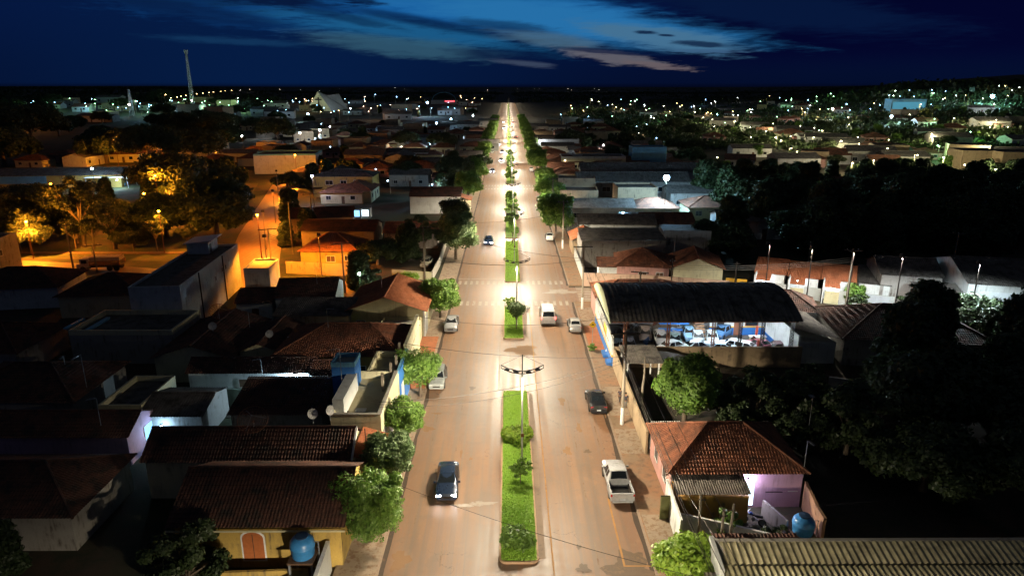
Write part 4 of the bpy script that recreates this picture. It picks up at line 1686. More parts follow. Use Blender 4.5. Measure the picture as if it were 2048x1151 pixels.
def bulb(name, label, x, y, z, r, c, s, post=None, cap=60, arm=0., cat='lamp', post_m=None, group=None, base=None, deep=False):
    """a lamp: glowing globe, bracket, optional post"""
    base = terr(x, y) if base is None else base
    o = thing(name, label, cat, (x, y, base), 0, group)
    mb = MB()
    mb.sphere((arm, 0, z), r, emit('glow_%s_%d' % ('_'.join('%d' % (q * 99) for q in c), min(s, cap)), c, min(s, cap), False), 8, 5)
    mb.obj('globe', o)
    mb = MB()
    mb.lathe([(.001, r + .12), (r * .7, r + .08), (r * 1.25, r * .85), (r * 1.2, r * .8)] if not deep else [(.001, r + .12), (r * 1.3, r + .08), (r * 1.5, r), (r * 1.75, -r * .95)], (arm, 0, z), steel_dark, 12)
    mb.obj('shade', o, 40)
    mb = MB()
    if post:
        mb.tube([(0, 0, -.1), (0, 0, z + .2)], [.11, .06], post_m or concrete_pole, 8)
        mb.tube([(0, 0, z + .2), (arm, 0, z + r + .1)], .035, steel_dark, 6)
    else:
        mb.tube([(arm, 0, z + r), (arm, .25 + r, z + r * .8)], .03, steel_dark, 6)
    mb.obj('pole' if post else 'bracket', o, 40)
    # the light this lamp gives, hung just under its globe
    lk = 'lamp_%s_%d_%d_%d' % ('_'.join('%d' % (q * 99) for q in c), s, int(r * 1000), deep)
    if lk not in LDATA:
        ld = bpy.data.lights.new(lk, 'SPOT' if deep else 'POINT')
        ld.energy = 124 * s * r * r * (1.0 if deep else .8)
        ld.color = c
        ld.shadow_soft_size = min(.12, r * .5)
        if deep:
            ld.spot_size, ld.spot_blend = R(148), .3
        LDATA[lk] = ld
    lo_ = bpy.data.objects.new('lamp_light', LDATA[lk])
    col.objects.link(lo_)
    lo_.parent = o
    lo_.location = (arm, 0, z - r - .14)
    return o


bulb('floodlight', 'blue-white floodlight on the white wall of the long tile-roofed house', -21.6, 63.75, 2.95, .13, (.55, .8, 1), 900, base=0)
mb = MB()
mb.box(-33, 60.2, -.02, -16, 64.2, .03, m_yard)
struct(mb, 'yard_ground')
b = Bld('patio', 'small blue-lit patio room between dark roofs', 'patio', -25.1, 70.4, 3.0, 2.6)
b.part('back_wall', lambda mb: mb.box(0, 2.4, 0, 3.0, 2.6, 3.6, white_wall))
b.part('side_wall', lambda mb: mb.box(0, 0, 0, .15, 2.4, 2.6, white_wall))
b.part('shelf', lambda mb: (mb.box(.4, 1.9, .9, 2.7, 2.35, 1.0, blue_light), mb.box(.5, 1.9, 1.6, 2.5, 2.3, 1.68, white_trim)))
b.part('door', lambda mb: mb.box(1.5, 2.36, .05, 2.3, 2.40, 2.1, blue_light))
bulb('patio_lamp', 'bluish lamp glowing inside the small patio room', -23.4, 71.8, 2.7, .12, (.45, .75, 1), 420, base=0)
bulb('patio_lamp', 'bluish lamp hidden at the patio of the mauve house', -30.9, 54.9, 2.0, .08, (.4, .7, 1), 260, base=0)
bulb('garden_lamp', 'white-green lamp shining inside the dark garden tree behind the corner house', -22.3, 98.6, 4.0, .2, (.75, 1, .95), 620, post=True, base=0)


def dish(label, x, y, z, r, rz, tilt, mesh=False, stand=1.):
    o = thing('satellite_dish', label, 'satellite dish', (x, y, z), rz)
    mb = MB()
    M_ = Matrix.Rotation(R(tilt), 4, 'X')
    rim, n = [], 18
    if not mesh:
        rows = []
        for q in (0.02, .35, .7, 1):
            rows.append([M_ @ Vector((r * q * math.cos(2 * PI * k / n), r * q * math.sin(2 * PI * k / n), .22 * r * q * q)) for k in range(n)])
        mb.grid(rows, plain('dish_grey', (.5, .5, .48), .6), True)
    else:
        for k in range(16):
            a = 2 * PI * k / 16
            mb.tube([M_ @ Vector((r * q * math.cos(a), r * q * math.sin(a), .3 * r * q * q)) for q in (.02, .4, .7, 1)], .018, rust, 4)
        for q in (.3, .5, .7, .85, 1):
            mb.tube([M_ @ Vector((r * q * math.cos(2 * PI * k / 20), r * q * math.sin(2 * PI * k / 20), .3 * r * q * q)) for k in range(21)], .012 if q < 1 else .03, rust, 4)
    mb.obj('reflector', o, 50)
    mb = MB()
    f = M_ @ Vector((0, 0, r * .95))
    for a in (0, 2.1, 4.2):
        mb.tube([M_ @ Vector((r * .9 * math.cos(a), r * .9 * math.sin(a), .25 * r)), f], .012, steel_grey, 4)
    mb.sphere(f, .07 if mesh else .05, steel_grey, 6, 4)
    mb.obj('feed_arm', o)
    mb = MB()
    mb.tube([(0, 0, -stand), (0, 0, 0)], .035, steel_grey, 6)
    mb.obj('mast', o)
    return o


dish('large rusty mesh satellite dish above the dark ridge of the second house', -20.2, 48.9, 5.5, 1.15, R(15), 38, True, .9)
dish('dark mesh satellite dish on the sooty roof beside the low flat block', -34.6, 77.5, 4.9, 1.1, R(40), 40, True, 1.2)
dish('oval white dish left of a pair on the second house ridge', -15.9, 50.2, 5.5, .42, R(30), 65, False, .9)
dish('oval white dish right of a pair on the second house ridge', -14.6, 50.6, 5.6, .42, R(60), 75, False, .9)
dish('small pale dish on the sooty roof near the dark mesh dish', -33.6, 73.2, 4.8, .45, R(30), 70, False, 1.0)
dish('small grey dish just above the blue-lit patio', -26.8, 72.0, 4.3, .42, R(20), 70, False, 1.0)


def antenna(label, x, y, z0, z1, arm=1.2, rz=0.):
    o = thing('antenna', label, 'antenna', (x, y, z0), rz)
    mb = MB()
    mb.tube([(0, 0, 0), (0, 0, z1 - z0)], .03, steel_grey, 6)
    mb.obj('mast', o)
    mb = MB()
    h = z1 - z0
    mb.tube([(0, 0, h), (-arm, 0, h - .3 * arm * .5)], .02, steel_grey, 5)
    for k in range(6):
        q = (k + .5) / 6
        mb.tube([(-arm * q, -.22, h - .15 * arm * q), (-arm * q, .22, h - .15 * arm * q)], .01, steel_grey, 4)
    mb.obj('yagi_arm', o)


antenna('tall thin antenna mast with a bent arm in front of the blue tower', -15.0, 56.6, 3.4, 8.6)
antenna('thin antenna mast in the dark left of the parapet building', -40.6, 60.5, 0, 6.5, 1.0, 1.2)
for k_, (x, y, z0) in enumerate([(-24, 61.5, 3.2), (-30.5, 76, 3.6), (-44, 63, 3), (-26.5, 91, 4.6), (-20, 71.5, 5.0), (24, 49, 5.0), (27, 108, 4.5), (-33, 50, 4.6), (-17, 88, 4.5)]):
    antenna(['antenna on the red-tiled sheet roof', 'antenna beside the lit patio room', 'antenna over the darkness left of the parapet building', 'antenna on the sooty gabled house', 'antenna on the ridge of the wide brown roof',
             'antenna at the far hip of the pink house', 'antenna on the clay gable wing by the warehouse', 'antenna at the ridge end of the mauve house', 'antenna on the beige corner house ridge'][k_], x, y, z0, z0 + 2.4, .8, k_ * .9)
antenna('stub antenna on the pink house roof at the right edge', 22.3, 45.4, 2.5, 5.6, .6, 2)

# yellow lit house and neighbours on the orange street
b = Bld('yellow_house', 'small house glowing orange with a ribbed hipped gable facing the camera', 'house', -36.4, 116.6, 9.8, 8.5)
b.walls(3.3, yellow_wall).hip(3.3, 2.2, clay_bright, ov=.4, kind='sheet', pitch=.35, amp=.04)
b.win('front', 4.4, 1.2, 1.6, 1.1, wood_brown, white_trim)
b.win('front', 7.6, 1.4, 1.0, 1.0, dark_hole, white_trim)
wallseg('boundary_wall', 'rough boundary wall before the small orange-lit house', [(-38.2, 113.6), (-24.5, 111.2)], 2.1, tan_wall)
b = Bld('long_house', 'long low house with an orange-lit wall behind the small ribbed-gable house', 'house', -41.2, 133.5, 14.5, 8, R(-2))
b.walls(3.3, tan_wall, 1.4).gable(3.3, 1.4, clay_dark, ov=.35, **T)
b.win('front', 4, 1.1, 1.5, 1.1, lit_warm)
b.win('front', 9, 1.1, 1.5, 1.1, dark_hole)
b = Bld('long_house', 'wall-like grey house at the bend of the orange street', 'house', -47.0, 146, 13, 9, R(10))
b.walls(3.3, tan_wall, 1.5).gable(3.3, 1.5, clay_dark, ov=.35, **T)
b = Bld('yellow_building', 'two-storey yellow building with two dark windows above the orange street bend', 'building', -55.8, 196, 17.0, 10)
b.walls(6.0, yellow_wall).hip(6.0, 1.4, far_fibre, ov=.4, kind='sheet', pitch=.6, amp=.04)
b.win('front', 3.5, 3.6, 2.2, 1.3)
b.win('front', 7.8, 3.6, 1.8, 1.3)
b.win('front', 11.6, 4.2, .8, .8, dark_hole, bars=0)
b.part('awning', lambda mb: mb.slab([(-.2, -1.0, 2.7), (2.6, -1.0, 2.7), (2.6, .0, 3.0), (-.2, .0, 3.0)], .1, steel_dark))
b = Bld('kiosk', 'small corner kiosk with a tiled cap lit orange beside a street lamp', 'kiosk', -70.5, 221, 7.0, 6)
b.walls(4.2, yellow_wall).hip(4.2, 1.2, clay, ov=.4, **T)
b.door('front', 3)
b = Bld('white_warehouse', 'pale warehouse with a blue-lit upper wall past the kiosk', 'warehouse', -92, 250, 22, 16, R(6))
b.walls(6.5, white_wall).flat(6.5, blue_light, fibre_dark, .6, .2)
b = Bld('white_shed', 'white-walled shed with a small lit orange gable by the left kerb trees', 'shed', -24.6, 170, 12.6, 10)
b.walls(4.3, white_wall, 1.6).gable(4.3, 1.6, clay_dark, ov=.3, **T)
b.part('side_wing', lambda mb: (mb.box(12.6, 1, 0, 15.0, 6, 3.2, cream_wall), mb.slab([(12.6, .7, 4.2), (15.4, .7, 3.3), (15.4, 6.3, 3.3), (12.6, 6.3, 4.2)], .12, clay_bright)))
wallseg('boundary_wall', 'low stained wall between the left pavement and the cream car yard', [(-12.6, 108.9), (-12.3, 118), (-12.6, 140)], 1.5, concrete, .2)
wallseg('boundary_wall', 'low curb wall closing the cream car yard toward the crossing', [(-19.5, 110.6), (-12.7, 108.9)], 1.4, cream_wall, .2)
b = Bld('dark_house', 'clay-roofed house behind the tall loose street tree', 'house', -24.5, 132, 10.5, 9)
b.walls(3.1, grey_wall, 1.3).gable(3.1, 1.3, clay, ov=.35, **T)

# ------------------------------------------------------------------ right side buildings
b = Bld('sheet_roof_building', 'building with cream ribbed metal roofs and a white parapet in the lower right corner', 'building', 13.0, 29, 24, 7.7)
b.walls(2.6, cream_wall)
b.shed((3.05, 3.45), metal_cream, 'y', .0, 'roof', 0, 6.0, 24, 7.6, kind='sheet', pitch=.42, amp=.05, per=6)
b.shed((2.3, 2.95), metal_cream, 'y', .0, 'roof', .2, .2, 24, 5.95, kind='sheet', pitch=.36, amp=.05, per=6)
b.part('gutter', lambda mb: mb.box(-.1, 7.6, 2.5, 24, 7.85, 3.5, concrete))
b.part('parapet', lambda mb: mb.slab([(-.35, 5.2, 3.3), (-.1, 5.2, 3.3), (-.1, 7.8, 3.75), (-.35, 7.8, 3.75)], 1.0, white_wall), label='white sloping parapet at the street end')
b = Bld('sheet_roof_building', 'tiny white-walled lean-to beside the flowering lime tree', 'shed', 11.95, 31, .95, 4.0)
b.walls(2.1, white_wall).shed((2.15, 2.45), fibre, 'y', .05, **S)
b = Bld('tile_strip_roof', 'narrow strip of old clay tile roof behind the cream metal roofs', 'shed', 13.2, 36.9, 5.5, 1.2)
b.walls(2.4, grey_wall).shed((2.5, 2.9), clay_dark, 'y', .1, **T)
# pink house
b = Bld('pink_house', 'pink house with a hipped brown tile roof near the lower right', 'house', 12.25, 45.35, 10.0, 7.2)
b.walls(3.2, pink_wall).hip(3.2, 2.0, clay, ov=.4, **T)
b.part('rear_wall_face', lambda mb: mb.box(5.2, -.06, 0, 10.0, -.003, 3.0, purple_wall), label='mauve wall face lit by a bluish lamp')
b.win('front', 7.3, 1.3, 1.3, 1.0, dark_hole, steel_dark, bars=4)
b.win('front', 9.0, 1.35, .75, .85, lit_cool, white_trim, bars=2)
b.part('doorway', lambda mb: mb.box(5.7, -.09, .2, 6.4, -.07, 2.2, lit_cool), label='narrow doorway lit from inside')
b.win('left', 1.8, 1.2, 1.1, 1.1, dark_hole, white_trim)
b.win('left', 4.8, 1.2, 1.1, 1.1, dark_hole, white_trim)
b = Bld('lean_to', 'lean-to with a pale ribbed sheet roof and an ochre wall below the pink house', 'shed', 12.35, 43.3, 5.2, 2.0)
b.walls(2.3, paint('wall_ochre', (.50, .27, .06), .75)).shed((2.5, 3.0), fibre, 'y', .12, **ST)
wallseg('boundary_wall', 'white street wall with a slanting top beside the green gate on the right', [(12.0, 45.3), (11.85, 40.2)], 2.5, white_wall, .16)
wallseg('boundary_wall', 'mouldy white yard wall overgrown with creepers below the lean-to', [(12.0, 41.9), (15, 40.7), (18.4, 39.2)], 1.9, white_wall, .18)
wallseg('boundary_wall', 'bare brown brick wall running down from the corner of the pink house', [(22.5, 45.2), (22.0, 42.0), (21.9, 40.6)], 2.3, brown_wall, .2)
wallseg('yard_wall', 'short grey wall wedge in the yard of the pink house', [(19.0, 44.2), (19.8, 41.6)], 1.4, grey_wall, .15)
b = Bld('gate', 'green ribbed sheet gate standing open on the right pavement', 'gate', 11.2, 43.6, .95, .07)
b.part('panel', lambda mb: [mb.box(.0 + k * .1, 0, .15, .06 + k * .1, .05, 2.1, paint('gate_green', (.16, .17, .06), .3)) for k in range(10)])
b.part('frame', lambda mb: (mb.box(-.02, .01, .1, 1.0, .04, .2, steel_dark), mb.box(-.02, .01, 2.05, 1.0, .04, 2.15, steel_dark), mb.box(-.02, .052, .1, 1.0, .06, 2.15, MATS['gate_green'])))
tank('blue plastic water tank lying low behind the overgrown white wall', 20.6, 40.9, .95, .75, 1.3)
bulb('yard_lamp', 'bluish lamp over the doorway of the pink house', 17.9, 44.7, 2.75, .09, (.75, .72, 1), 420, base=0)
# motorcycle
o = thing('motorcycle', 'motorcycle parked in the lit yard at the doorway of the pink house', 'motorcycle', (18.0, 43.2, .0), R(60))
for yy in (-.65, .65):
    mb = MB()
    mb.lathe([(.22, -.05), (.30, -.05), (.31, 0), (.30, .05), (.22, .05)], (0, yy, .31), rubber, 16, 'x')
    mb.lathe([(.05, -.06), (.20, -.01), (.20, .01), (.05, .06)], (0, yy, .31), steel_grey, 12, 'x')
    mb.obj('wheel', o, 40)
mb = MB()
mb.tube([(0, -.65, .31), (0, -.2, .5), (0, .35, .75), (0, .65, .31)], .04, steel_grey, 6)
mb.sphere((0, -.02, .45), .17, steel_grey, 8, 5)
mb.tube([(.12, -.05, .3), (.14, -.5, .3), (.14, -.85, .36)], .045, steel_grey, 6)
mb.obj('frame', o, 50)
mb = MB()
mb.tube([(0, .1, .80), (0, .22, .86), (0, .38, .80)], [.08, .14, .07], plain('moto_blue', (.05, .1, .4), .2), 8)
mb.obj('fuel_tank', o, 50)
mb = MB()
mb.tube([(0, -.65, .80), (0, -.3, .78), (0, .1, .78)], [.09, .12, .07], rubber, 8)
mb.obj('seat', o, 50)
mb = MB()
mb.tube([(-.35, .3, 1.02), (0, .45, .98), (.35, .3, 1.02)], .02, steel_grey, 6)
mb.obj('handlebar', o, 50)

# tan street wall with the carport
wallseg('boundary_wall', 'long tan street wall on the right between the pink house and the car yard', [(12.0, 52.9), (12.0, 72.2)], 2.35, tan_wall, .18)
b = Bld('pergola', 'small white slatted pergola at the back of the pink house', 'pergola', 12.4, 53.0, 2.6, .95)
for k in range(13):
    pass
b.part('slats', lambda mb: [mb.box(.1 + k * .2, 0, 2.75, .18 + k * .2, .9, 2.85, white_trim) for k in range(13)])
b.part('beam', lambda mb: (mb.box(0, .02, 2.62, 2.7, .1, 2.75, white_trim)))
b.part('beam', lambda mb: (mb.box(0, .78, 2.62, 2.7, .86, 2.75, white_trim)))
for px_, py_ in ((.05, .05), (2.55, .05), (.05, .8), (2.55, .8)):
    b.part('post', lambda mb: mb.box(px_, py_, 0, px_ + .08, py_ + .08, 2.62, white_trim))
b = Bld('carport', 'grey ribbed carport roof beside the utility pole and the tan wall', 'carport', 12.3, 66.2, 3.9, 4.6)
b.shed((3.1, 3.3), fibre, 'y', .1, **ST)
for px_, py_ in ((.2, .3), (3.5, .3), (.2, 4.2), (3.5, 4.2)):
    b.part('post', lambda mb: mb.box(px_, py_, 0, px_ + .14, py_ + .14, 3.05, pole_white))
b = Bld('tarp_shelter', 'low sagging dark tarpaulin shelter joined to the carport', 'shelter', 16.4, 67.0, 4.2, 4.2)
b.part('tarpaulin', lambda mb: mb.grid([[(x, y, 2.6 - .18 * x + .12 * math.sin(x * 2 + y)) for x in (0, 1.2, 2.4, 4.2)] for y in (0, 1.4, 2.8, 4.2)], fibre_dark), 60)
for px_, py_ in ((.1, .1), (4.0, .1), (4.0, 4.0)):
    b.part('post', lambda mb: mb.box(px_, py_, 0, px_ + .1, py_ + .1, 1.9, wood_brown))

# car yard with barrel roof
WX, WY, WW, WD = 11.95, 73.6, 21.2, 13.8
b = Bld('workshop', 'open workshop with a dark barrel roof full of dismantled cars under bluish light', 'workshop', WX, WY, WW, WD)


def barrel(mb):
    """corrugated arch"""
    prof = []
    for k in range(15):
        a = k / 14
        prof.append((-.5 + (WD + 1.0) * a, 5.25 + 1.9 * math.sin(PI * a) ** .85))
    nx = 220
    rows = []
    for y, z in prof:
        rows.append([(-.4 + (WW + .8) * i / nx, y, z + .045 * math.cos(2 * PI * i / 5) + (.05 if (i // 10) % 2 and i % 10 == 0 else 0)) for i in range(nx + 1)])
    mb.grid(rows, fibre)
    for k in range(0, 17):
        x = -.2 + k * 1.32
        mb.tube([(x, y, z + .06) for y, z in prof], .035, fibre, 4)


b.part('roof', barrel, uv=True)


def gable_panel(mb):
    pts = [(-.5, 5.0)] + [(-.5 + (WD + 1) * k / 14, 5.22 + 1.9 * math.sin(PI * k / 14) ** .85) for k in range(15)] + [(WD + .5, 5.0)]
    for x in (-.42, -.34):
        mb.face([(x, p[0], p[1]) for p in pts], paint('wall_pale_lime', (.5, .56, .36), .35))
    for p, q in zip(pts, pts[1:]):
        mb.face([(-.42, *p), (-.42, *q), (-.34, *q), (-.34, *p)], MATS['wall_pale_lime'])


b.part('gable_panel', gable_panel, label='pale lime arched gable panel facing the street')


def facade(mb):
    L0 = WD
    mb.box(-.2, -1.2, 0, 0, L0, 1.25, blue_wall)
    mb.box(-.2, -1.2, 1.25, 0, L0, 1.5, paint('painted_wall_amber', (.75, .42, .03), .2))
    mb.box(-.2, -1.2, 1.5, 0, L0, 3.6, white_wall)


b.part('facade', facade, label='street wall painted white above a yellow stripe and blue base')
b.part('facade_board', lambda mb: (mb.box(-.26, 3.0, 2.2, -.2, 5.2, 3.3, MATS['painted_wall_amber']), mb.box(-.26, 5.3, 2.2, -.2, 8.6, 3.3, steel_grey)))
b.part('entrance_step', lambda mb: (mb.box(-.75, 1.2, 0, -.2, 3.0, .5, blue_wall), mb.box(-.7, -1.0, 0, -.2, .2, .5, blue_wall)))
b.part('awning_rail', lambda mb: mb.tube([(-.6, -1.2, 3.2), (-.6, 8, 3.7)], .03, steel_dark, 6))
for k, x in enumerate((1.3, 6.3, 11.5, 14.6, 17.2, 20.6)):
    def colm(mb):
        m_ = rust if k < 3 else steel_dark
        for dx in (0, .28):
            mb.box(x + dx, .0, 0, x + dx + .06, .08, 5.2, m_)
            mb.box(x + dx, .3, 0, x + dx + .06, .38, 5.2, m_)
        for q in range(12):
            mb.tube([(x + .03, .04, .2 + q * .38), (x + .31, .04, .39 + q * .38)], .02, m_, 4)
            mb.tube([(x + .31, .04, .39 + q * .38), (x + .03, .04, .58 + q * .38)], .02, m_, 4)
    b.part('lattice_column', colm)
b.part('eave_beam', lambda mb: mb.box(-.2, -.25, 5.05, WW, -.1, 5.2, rust))
b.part('back_wall', lambda mb: (mb.box(14, 9.2, 1.2, WW, 9.4, 4.4, white_wall), mb.box(14, 9.15, 0, WW, 9.4, 1.05, blue_wall), mb.box(14, 9.16, 1.05, WW, 9.4, 1.2, MATS['painted_wall_amber'])), label='office wall, white over yellow stripe and blue base')
b.part('side_wall', lambda mb: (mb.box(WW - .2, -1.2, .7, WW, 9.0, 3.8, white_wall), mb.box(WW - .25, -1.2, 0, WW, 9.0, .7, blue_wall)))
b.part('rear_wall', lambda mb: mb.box(0, WD - .3, 0, 14, WD, 4.4, grey_wall))
for x, m_ in ((14.9, dark_hole), (17.1, rust)):
    b.part('door', lambda mb: mb.box(x, 9.08, 0.05, x + .9, 9.14, 2.6, m_))
b.win('front', 18.4, 1.2, 1.6, 1.4, dark_hole, rust, bars=3) if False else b.part('window', lambda mb: (mb.box(18.5, 9.05, 1.3, 20.2, 9.14, 2.8, rust), mb.box(18.6, 9.03, 1.4, 20.1, 9.05, 2.7, glass_dark)))


def stairs(mb):
    for k in range(9):
        mb.box(11.6, 6.3 + k * .3, .0 + k * .33, 12.9, 6.6 + k * .3, .18 + k * .33, brown_wall)
    mb.box(11.5, 6.3, 0, 11.6, 9.1, .25, white_wall)


b.part('stairs', stairs)
b.part('vertical_tank', lambda mb: mb.lathe([(.001, 0), (.16, 0), (.16, 2.0), (.001, 2.1)], (19.3, 7.0, 0), plain('gas_bottle_red', (.45, .07, .03), .4), 12))
b.part('vertical_tank', lambda mb: mb.lathe([(.001, 0), (.2, 0), (.2, 1.9), (.001, 2.0)], (17.9, 2.4, 0), MATS['gas_bottle_red'], 12))
b.part('workbench', lambda mb: (mb.box(18.3, 6.3, .75, 20.4, 7.0, .85, white_trim), mb.box(18.4, 6.4, 0, 20.3, 6.9, .75, cream_wall)))
b.part('blue_shelves', lambda mb: [mb.box(7.4, 8.6, .8 + k * .9, 11.2, 9.2, 1.0 + k * .9, blue_wall) for k in range(4)])
mb = MB()
mb.box(12.0, 72.4, -.02, 33.2, 88, .03, paint('oily_floor', (.12, .105, .09), .8))
struct(mb, 'yard_ground')
wallseg('boundary_wall', 'long stained tan wall in front of the open workshop', [(12.0, 72.35), (33.4, 72.25)], 2.55, tan_wall, .2, cap=None)
b = Bld('lean_to', 'lean-to roof of sooty clay tiles at the right end of the workshop', 'shed', 33.2, 73.4, 4.6, 9.2)
b.walls(2.6, white_wall).shed((4.2, 3.1), fibre, 'x', .25, kind='tile', pitch=.5, row=.9, amp=.05)
b = Bld('pink_corner_house', 'little pink house with a clay hip roof tucked behind the barrel roof at the corner', 'house', 12.0, 87.9, 12.5, 6.6)
b.walls(3.6, pink_wall).hip(3.6, 1.4, clay, ov=.3, **T)
b = Bld('dark_hip_house', 'unlit house with a dark hip roof right of the workshop', 'house', 38.5, 73, 16, 11, R(-8))
b.walls(3.4, grey_wall).hip(3.4, 2.4, clay_dark, **T)
b = Bld('dark_hip_house', 'second unlit hip roof just behind the lean-to of the workshop', 'house', 31.0, 85.2, 9, 6, R(-14))
b.walls(3.2, white_wall).hip(3.2, 1.6, clay_dark, **T)
wallseg('boundary_wall', 'broken whitish yard wall in the darkness below the workshop', [(34, 66.5), (46, 61.5)], 1.4, grey_wall, .2)

# yard wrecks under the barrel roof
BL, PB = (.20, .36, .52), (.45, .58, .66)
wr = [(1258, 685, 'sedan', (.16, .17, .22), 178, 'dull purple-grey stripped sedan nearest the street inside the workshop'),
      (1233, 690, 'hatch', PB, 150, 'pale loose hatchback shell against the street wall of the workshop'),
      (1322, 672, 'sedan', (.30, .30, .30), 176, 'dusty grey sedan shell behind the second lattice column'),
      (1349, 676, 'sedan', (.08, .12, .12), 172, 'dark green sedan without its nose in the workshop'),
      (1338, 690, 'hatch', (.62, .70, .74), 118, 'white hatchback parked sideways behind the wall, left of the long wagon'),
      (1389, 690, 'sedan', (.66, .74, .80), 102, 'long white sedan parked sideways right behind the stained wall'),
      (1378, 662, 'sedan', BL, 175, 'blue sedan shell in the second row of the workshop'),
      (1396, 672, 'hatch', (.28, .32, .32), 170, 'grey hatchback with bare bonnet between blue and white cars'),
      (1425, 672, 'hatch', (.72, .76, .74), 168, 'white hatchback facing out from the middle of the workshop'),
      (1440, 693, 'sedan', (.45, .60, .72), 65, 'light blue sedan angled behind the wall under the lattice column'),
      (1464, 686, 'hatch', (.72, .78, .80), 60, 'white hatchback below the workshop stairs'),
      (1483, 690, 'hatch', (.70, .74, .74), 50, 'white hatchback with an open engine bay before the office wall'),
      (1516, 686, 'hatch', (.38, .10, .14), 25, 'dark red hatchback in front of the office doors'),
      (1552, 692, 'hatch', (.22, .12, .12), 95, 'maroon crushed hatchback under the lean-to edge'),
      (1290, 664, 'sedan', (.20, .16, .14), 170, 'dark sedan shell at the back between the first two columns'),
      (1445, 660, 'wagon', (.08, .2, .4), 140, 'blue wagon shell at the back under the shelves')]
for px_, py_, kd, cc, rz, lb_ in wr:
    x, y = G(px_, py_, .8)
    car(lb_, kd, x, max(y, 74.2), R(rz), cc, wreck=True, name='scrapped_car', rough=.55, k=.93, tilt=(R(rnd.uniform(-3, 3)), R(rnd.uniform(-3, 3))))
for i in range(26):
    mb = MB()
    rg_ = random.Random(i)
    x, y = rg_.uniform(13, 31), rg_.uniform(78.5, 85.5)
    c = rg_.choice([(.10, .04, .03), (.12, .12, .13), (.3, .32, .34), (.05, .1, .25)])
    n = 6
    P0 = [(x + rg_.uniform(-.7, .7), y + rg_.uniform(-.5, .5), rg_.uniform(.05, 1.3)) for _ in range(n)]
    for a in range(n - 2):
        mb.slab([P0[a], P0[a + 1], P0[a + 2]], .06, plain('scrap_%02d_%02d' % (int(c[0] * 99), int(c[2] * 99)), c, .5, .3))
    tag(mb.obj('scrap_panel'), 'bent loose body panel lying among the scrapped cars', 'scrap', 'loose panels in the workshop')

# workshop tubes
for i, (x, y, pw) in enumerate([(23.5, 78.5, 1), (29.5, 78.5, 1)]):
    o = thing('tube_lamp', ['bluish tube lamp under the middle of the barrel roof', 'bluish tube lamp before the office wall of the workshop'][i], 'lamp', (x, y, 4.3))
    mb = MB()
    mb.tube([(-.8, 0, 0), (.8, 0, 0)], .06, emit('tube_glow', (.78, .90, 1), 800), 8)
    mb.obj('tube', o)
    mb = MB()
    mb.box(-.85, -.08, .07, .85, .08, .16, white_trim)
    mb.obj('housing', o)

# houses beyond the right cross street
wallseg('boundary_wall', 'long pinkish boundary wall along the far side of the right cross street', [(11.9, 105.5), (22, 104.0), (34, 100.6)], 2.2, paint('wall_dirty_pink', (.55, .38, .28), .8), .2)
b = Bld('hipped_house', 'house with two brown hip roofs and pinkish walls behind the long boundary wall', 'house', 17.5, 106.2, 8.2, 8.2, R(-8))
b.walls(3.3, pink_wall).hip(3.3, 1.9, clay, ov=.5, **T)
b.win('front', 3.4, 1.1, 1.4, 1.2, wood_brown, white_trim)
b.win('front', 6.2, 1.1, 1.2, 1.2, wood_brown, white_trim)
b = Bld('gabled_house', 'house wing with a clay gable roof and pale blank wall by the grey warehouse', 'house', 26.3, 104.9, 7.6, 8.4, R(-10))
b.walls(3.3, cream_wall, 1.5, ridge='y').gable(3.3, 1.5, clay, 'y', .4, **T)
b = Bld('side_wing', 'low wing with a flat brown tile roof at the corner nearest the avenue', 'house', 14.6, 106.8, 3.0, 4.4, R(-5))
b.walls(2.7, white_wall).shed((2.8, 3.4), clay, 'y', .25, **T)
b = Bld('warehouse', 'long grey stained warehouse wall behind the two hip roofs', 'warehouse', 12.9, 117.2, 14.8, 7.5)
b.walls(4.8, grey_wall).shed((4.9, 5.6), fibre_dark, 'y', .1, **S)
b.part('flashing', lambda mb: mb.box(-.05, -.05, 4.55, 14.85, .0, 4.8, grey_wall))
b = Bld('warehouse', 'taller grey warehouse block at the right end of the stained wall', 'warehouse', 27.9, 119.5, 8.2, 8.5, R(-6))
b.walls(5.6, grey_wall).shed((5.4, 5.2), fibre_dark, 'y', -.2, **S)
b.part('parapet', lambda mb: mb.box(-.1, -.04, 5.6, 8.2, .2, 6.2, grey_wall))
b = Bld('orange_house', 'small house with bright orange gables at the right avenue edge before the warehouse', 'house', 12.2, 126.5, 5.6, 7)
b.walls(3.0, tan_wall, 1.2, ridge='y').gable(3.0, 1.2, clay_bright, 'y', .4, **T)
wallseg('boundary_wall', 'pale street wall running up the right pavement beside the grey warehouse', [(12.25, 107.5), (12.4, 124)], 2.0, white_wall, .18)
# yellow corrugated gate
o = thing('gate', 'yellow ribbed sheet gate between the boundary wall and the row houses', 'gate', (*G(1471, 583, 0), 0), R(-20))
for nm, x0 in (('gate_leaf', -1.6), ('gate_leaf', .05)):
    mb = MB()
    for k in range(6):
        mb.box(x0 + k * .26, 0, .05, x0 + .18 + k * .26, .06, 2.1, paint('gate_yellow', (.72, .40, .03), .3))
    mb.box(x0, .06, .05, x0 + 1.5, .09, 2.1, MATS['gate_yellow'])
    mb.obj(nm, o)

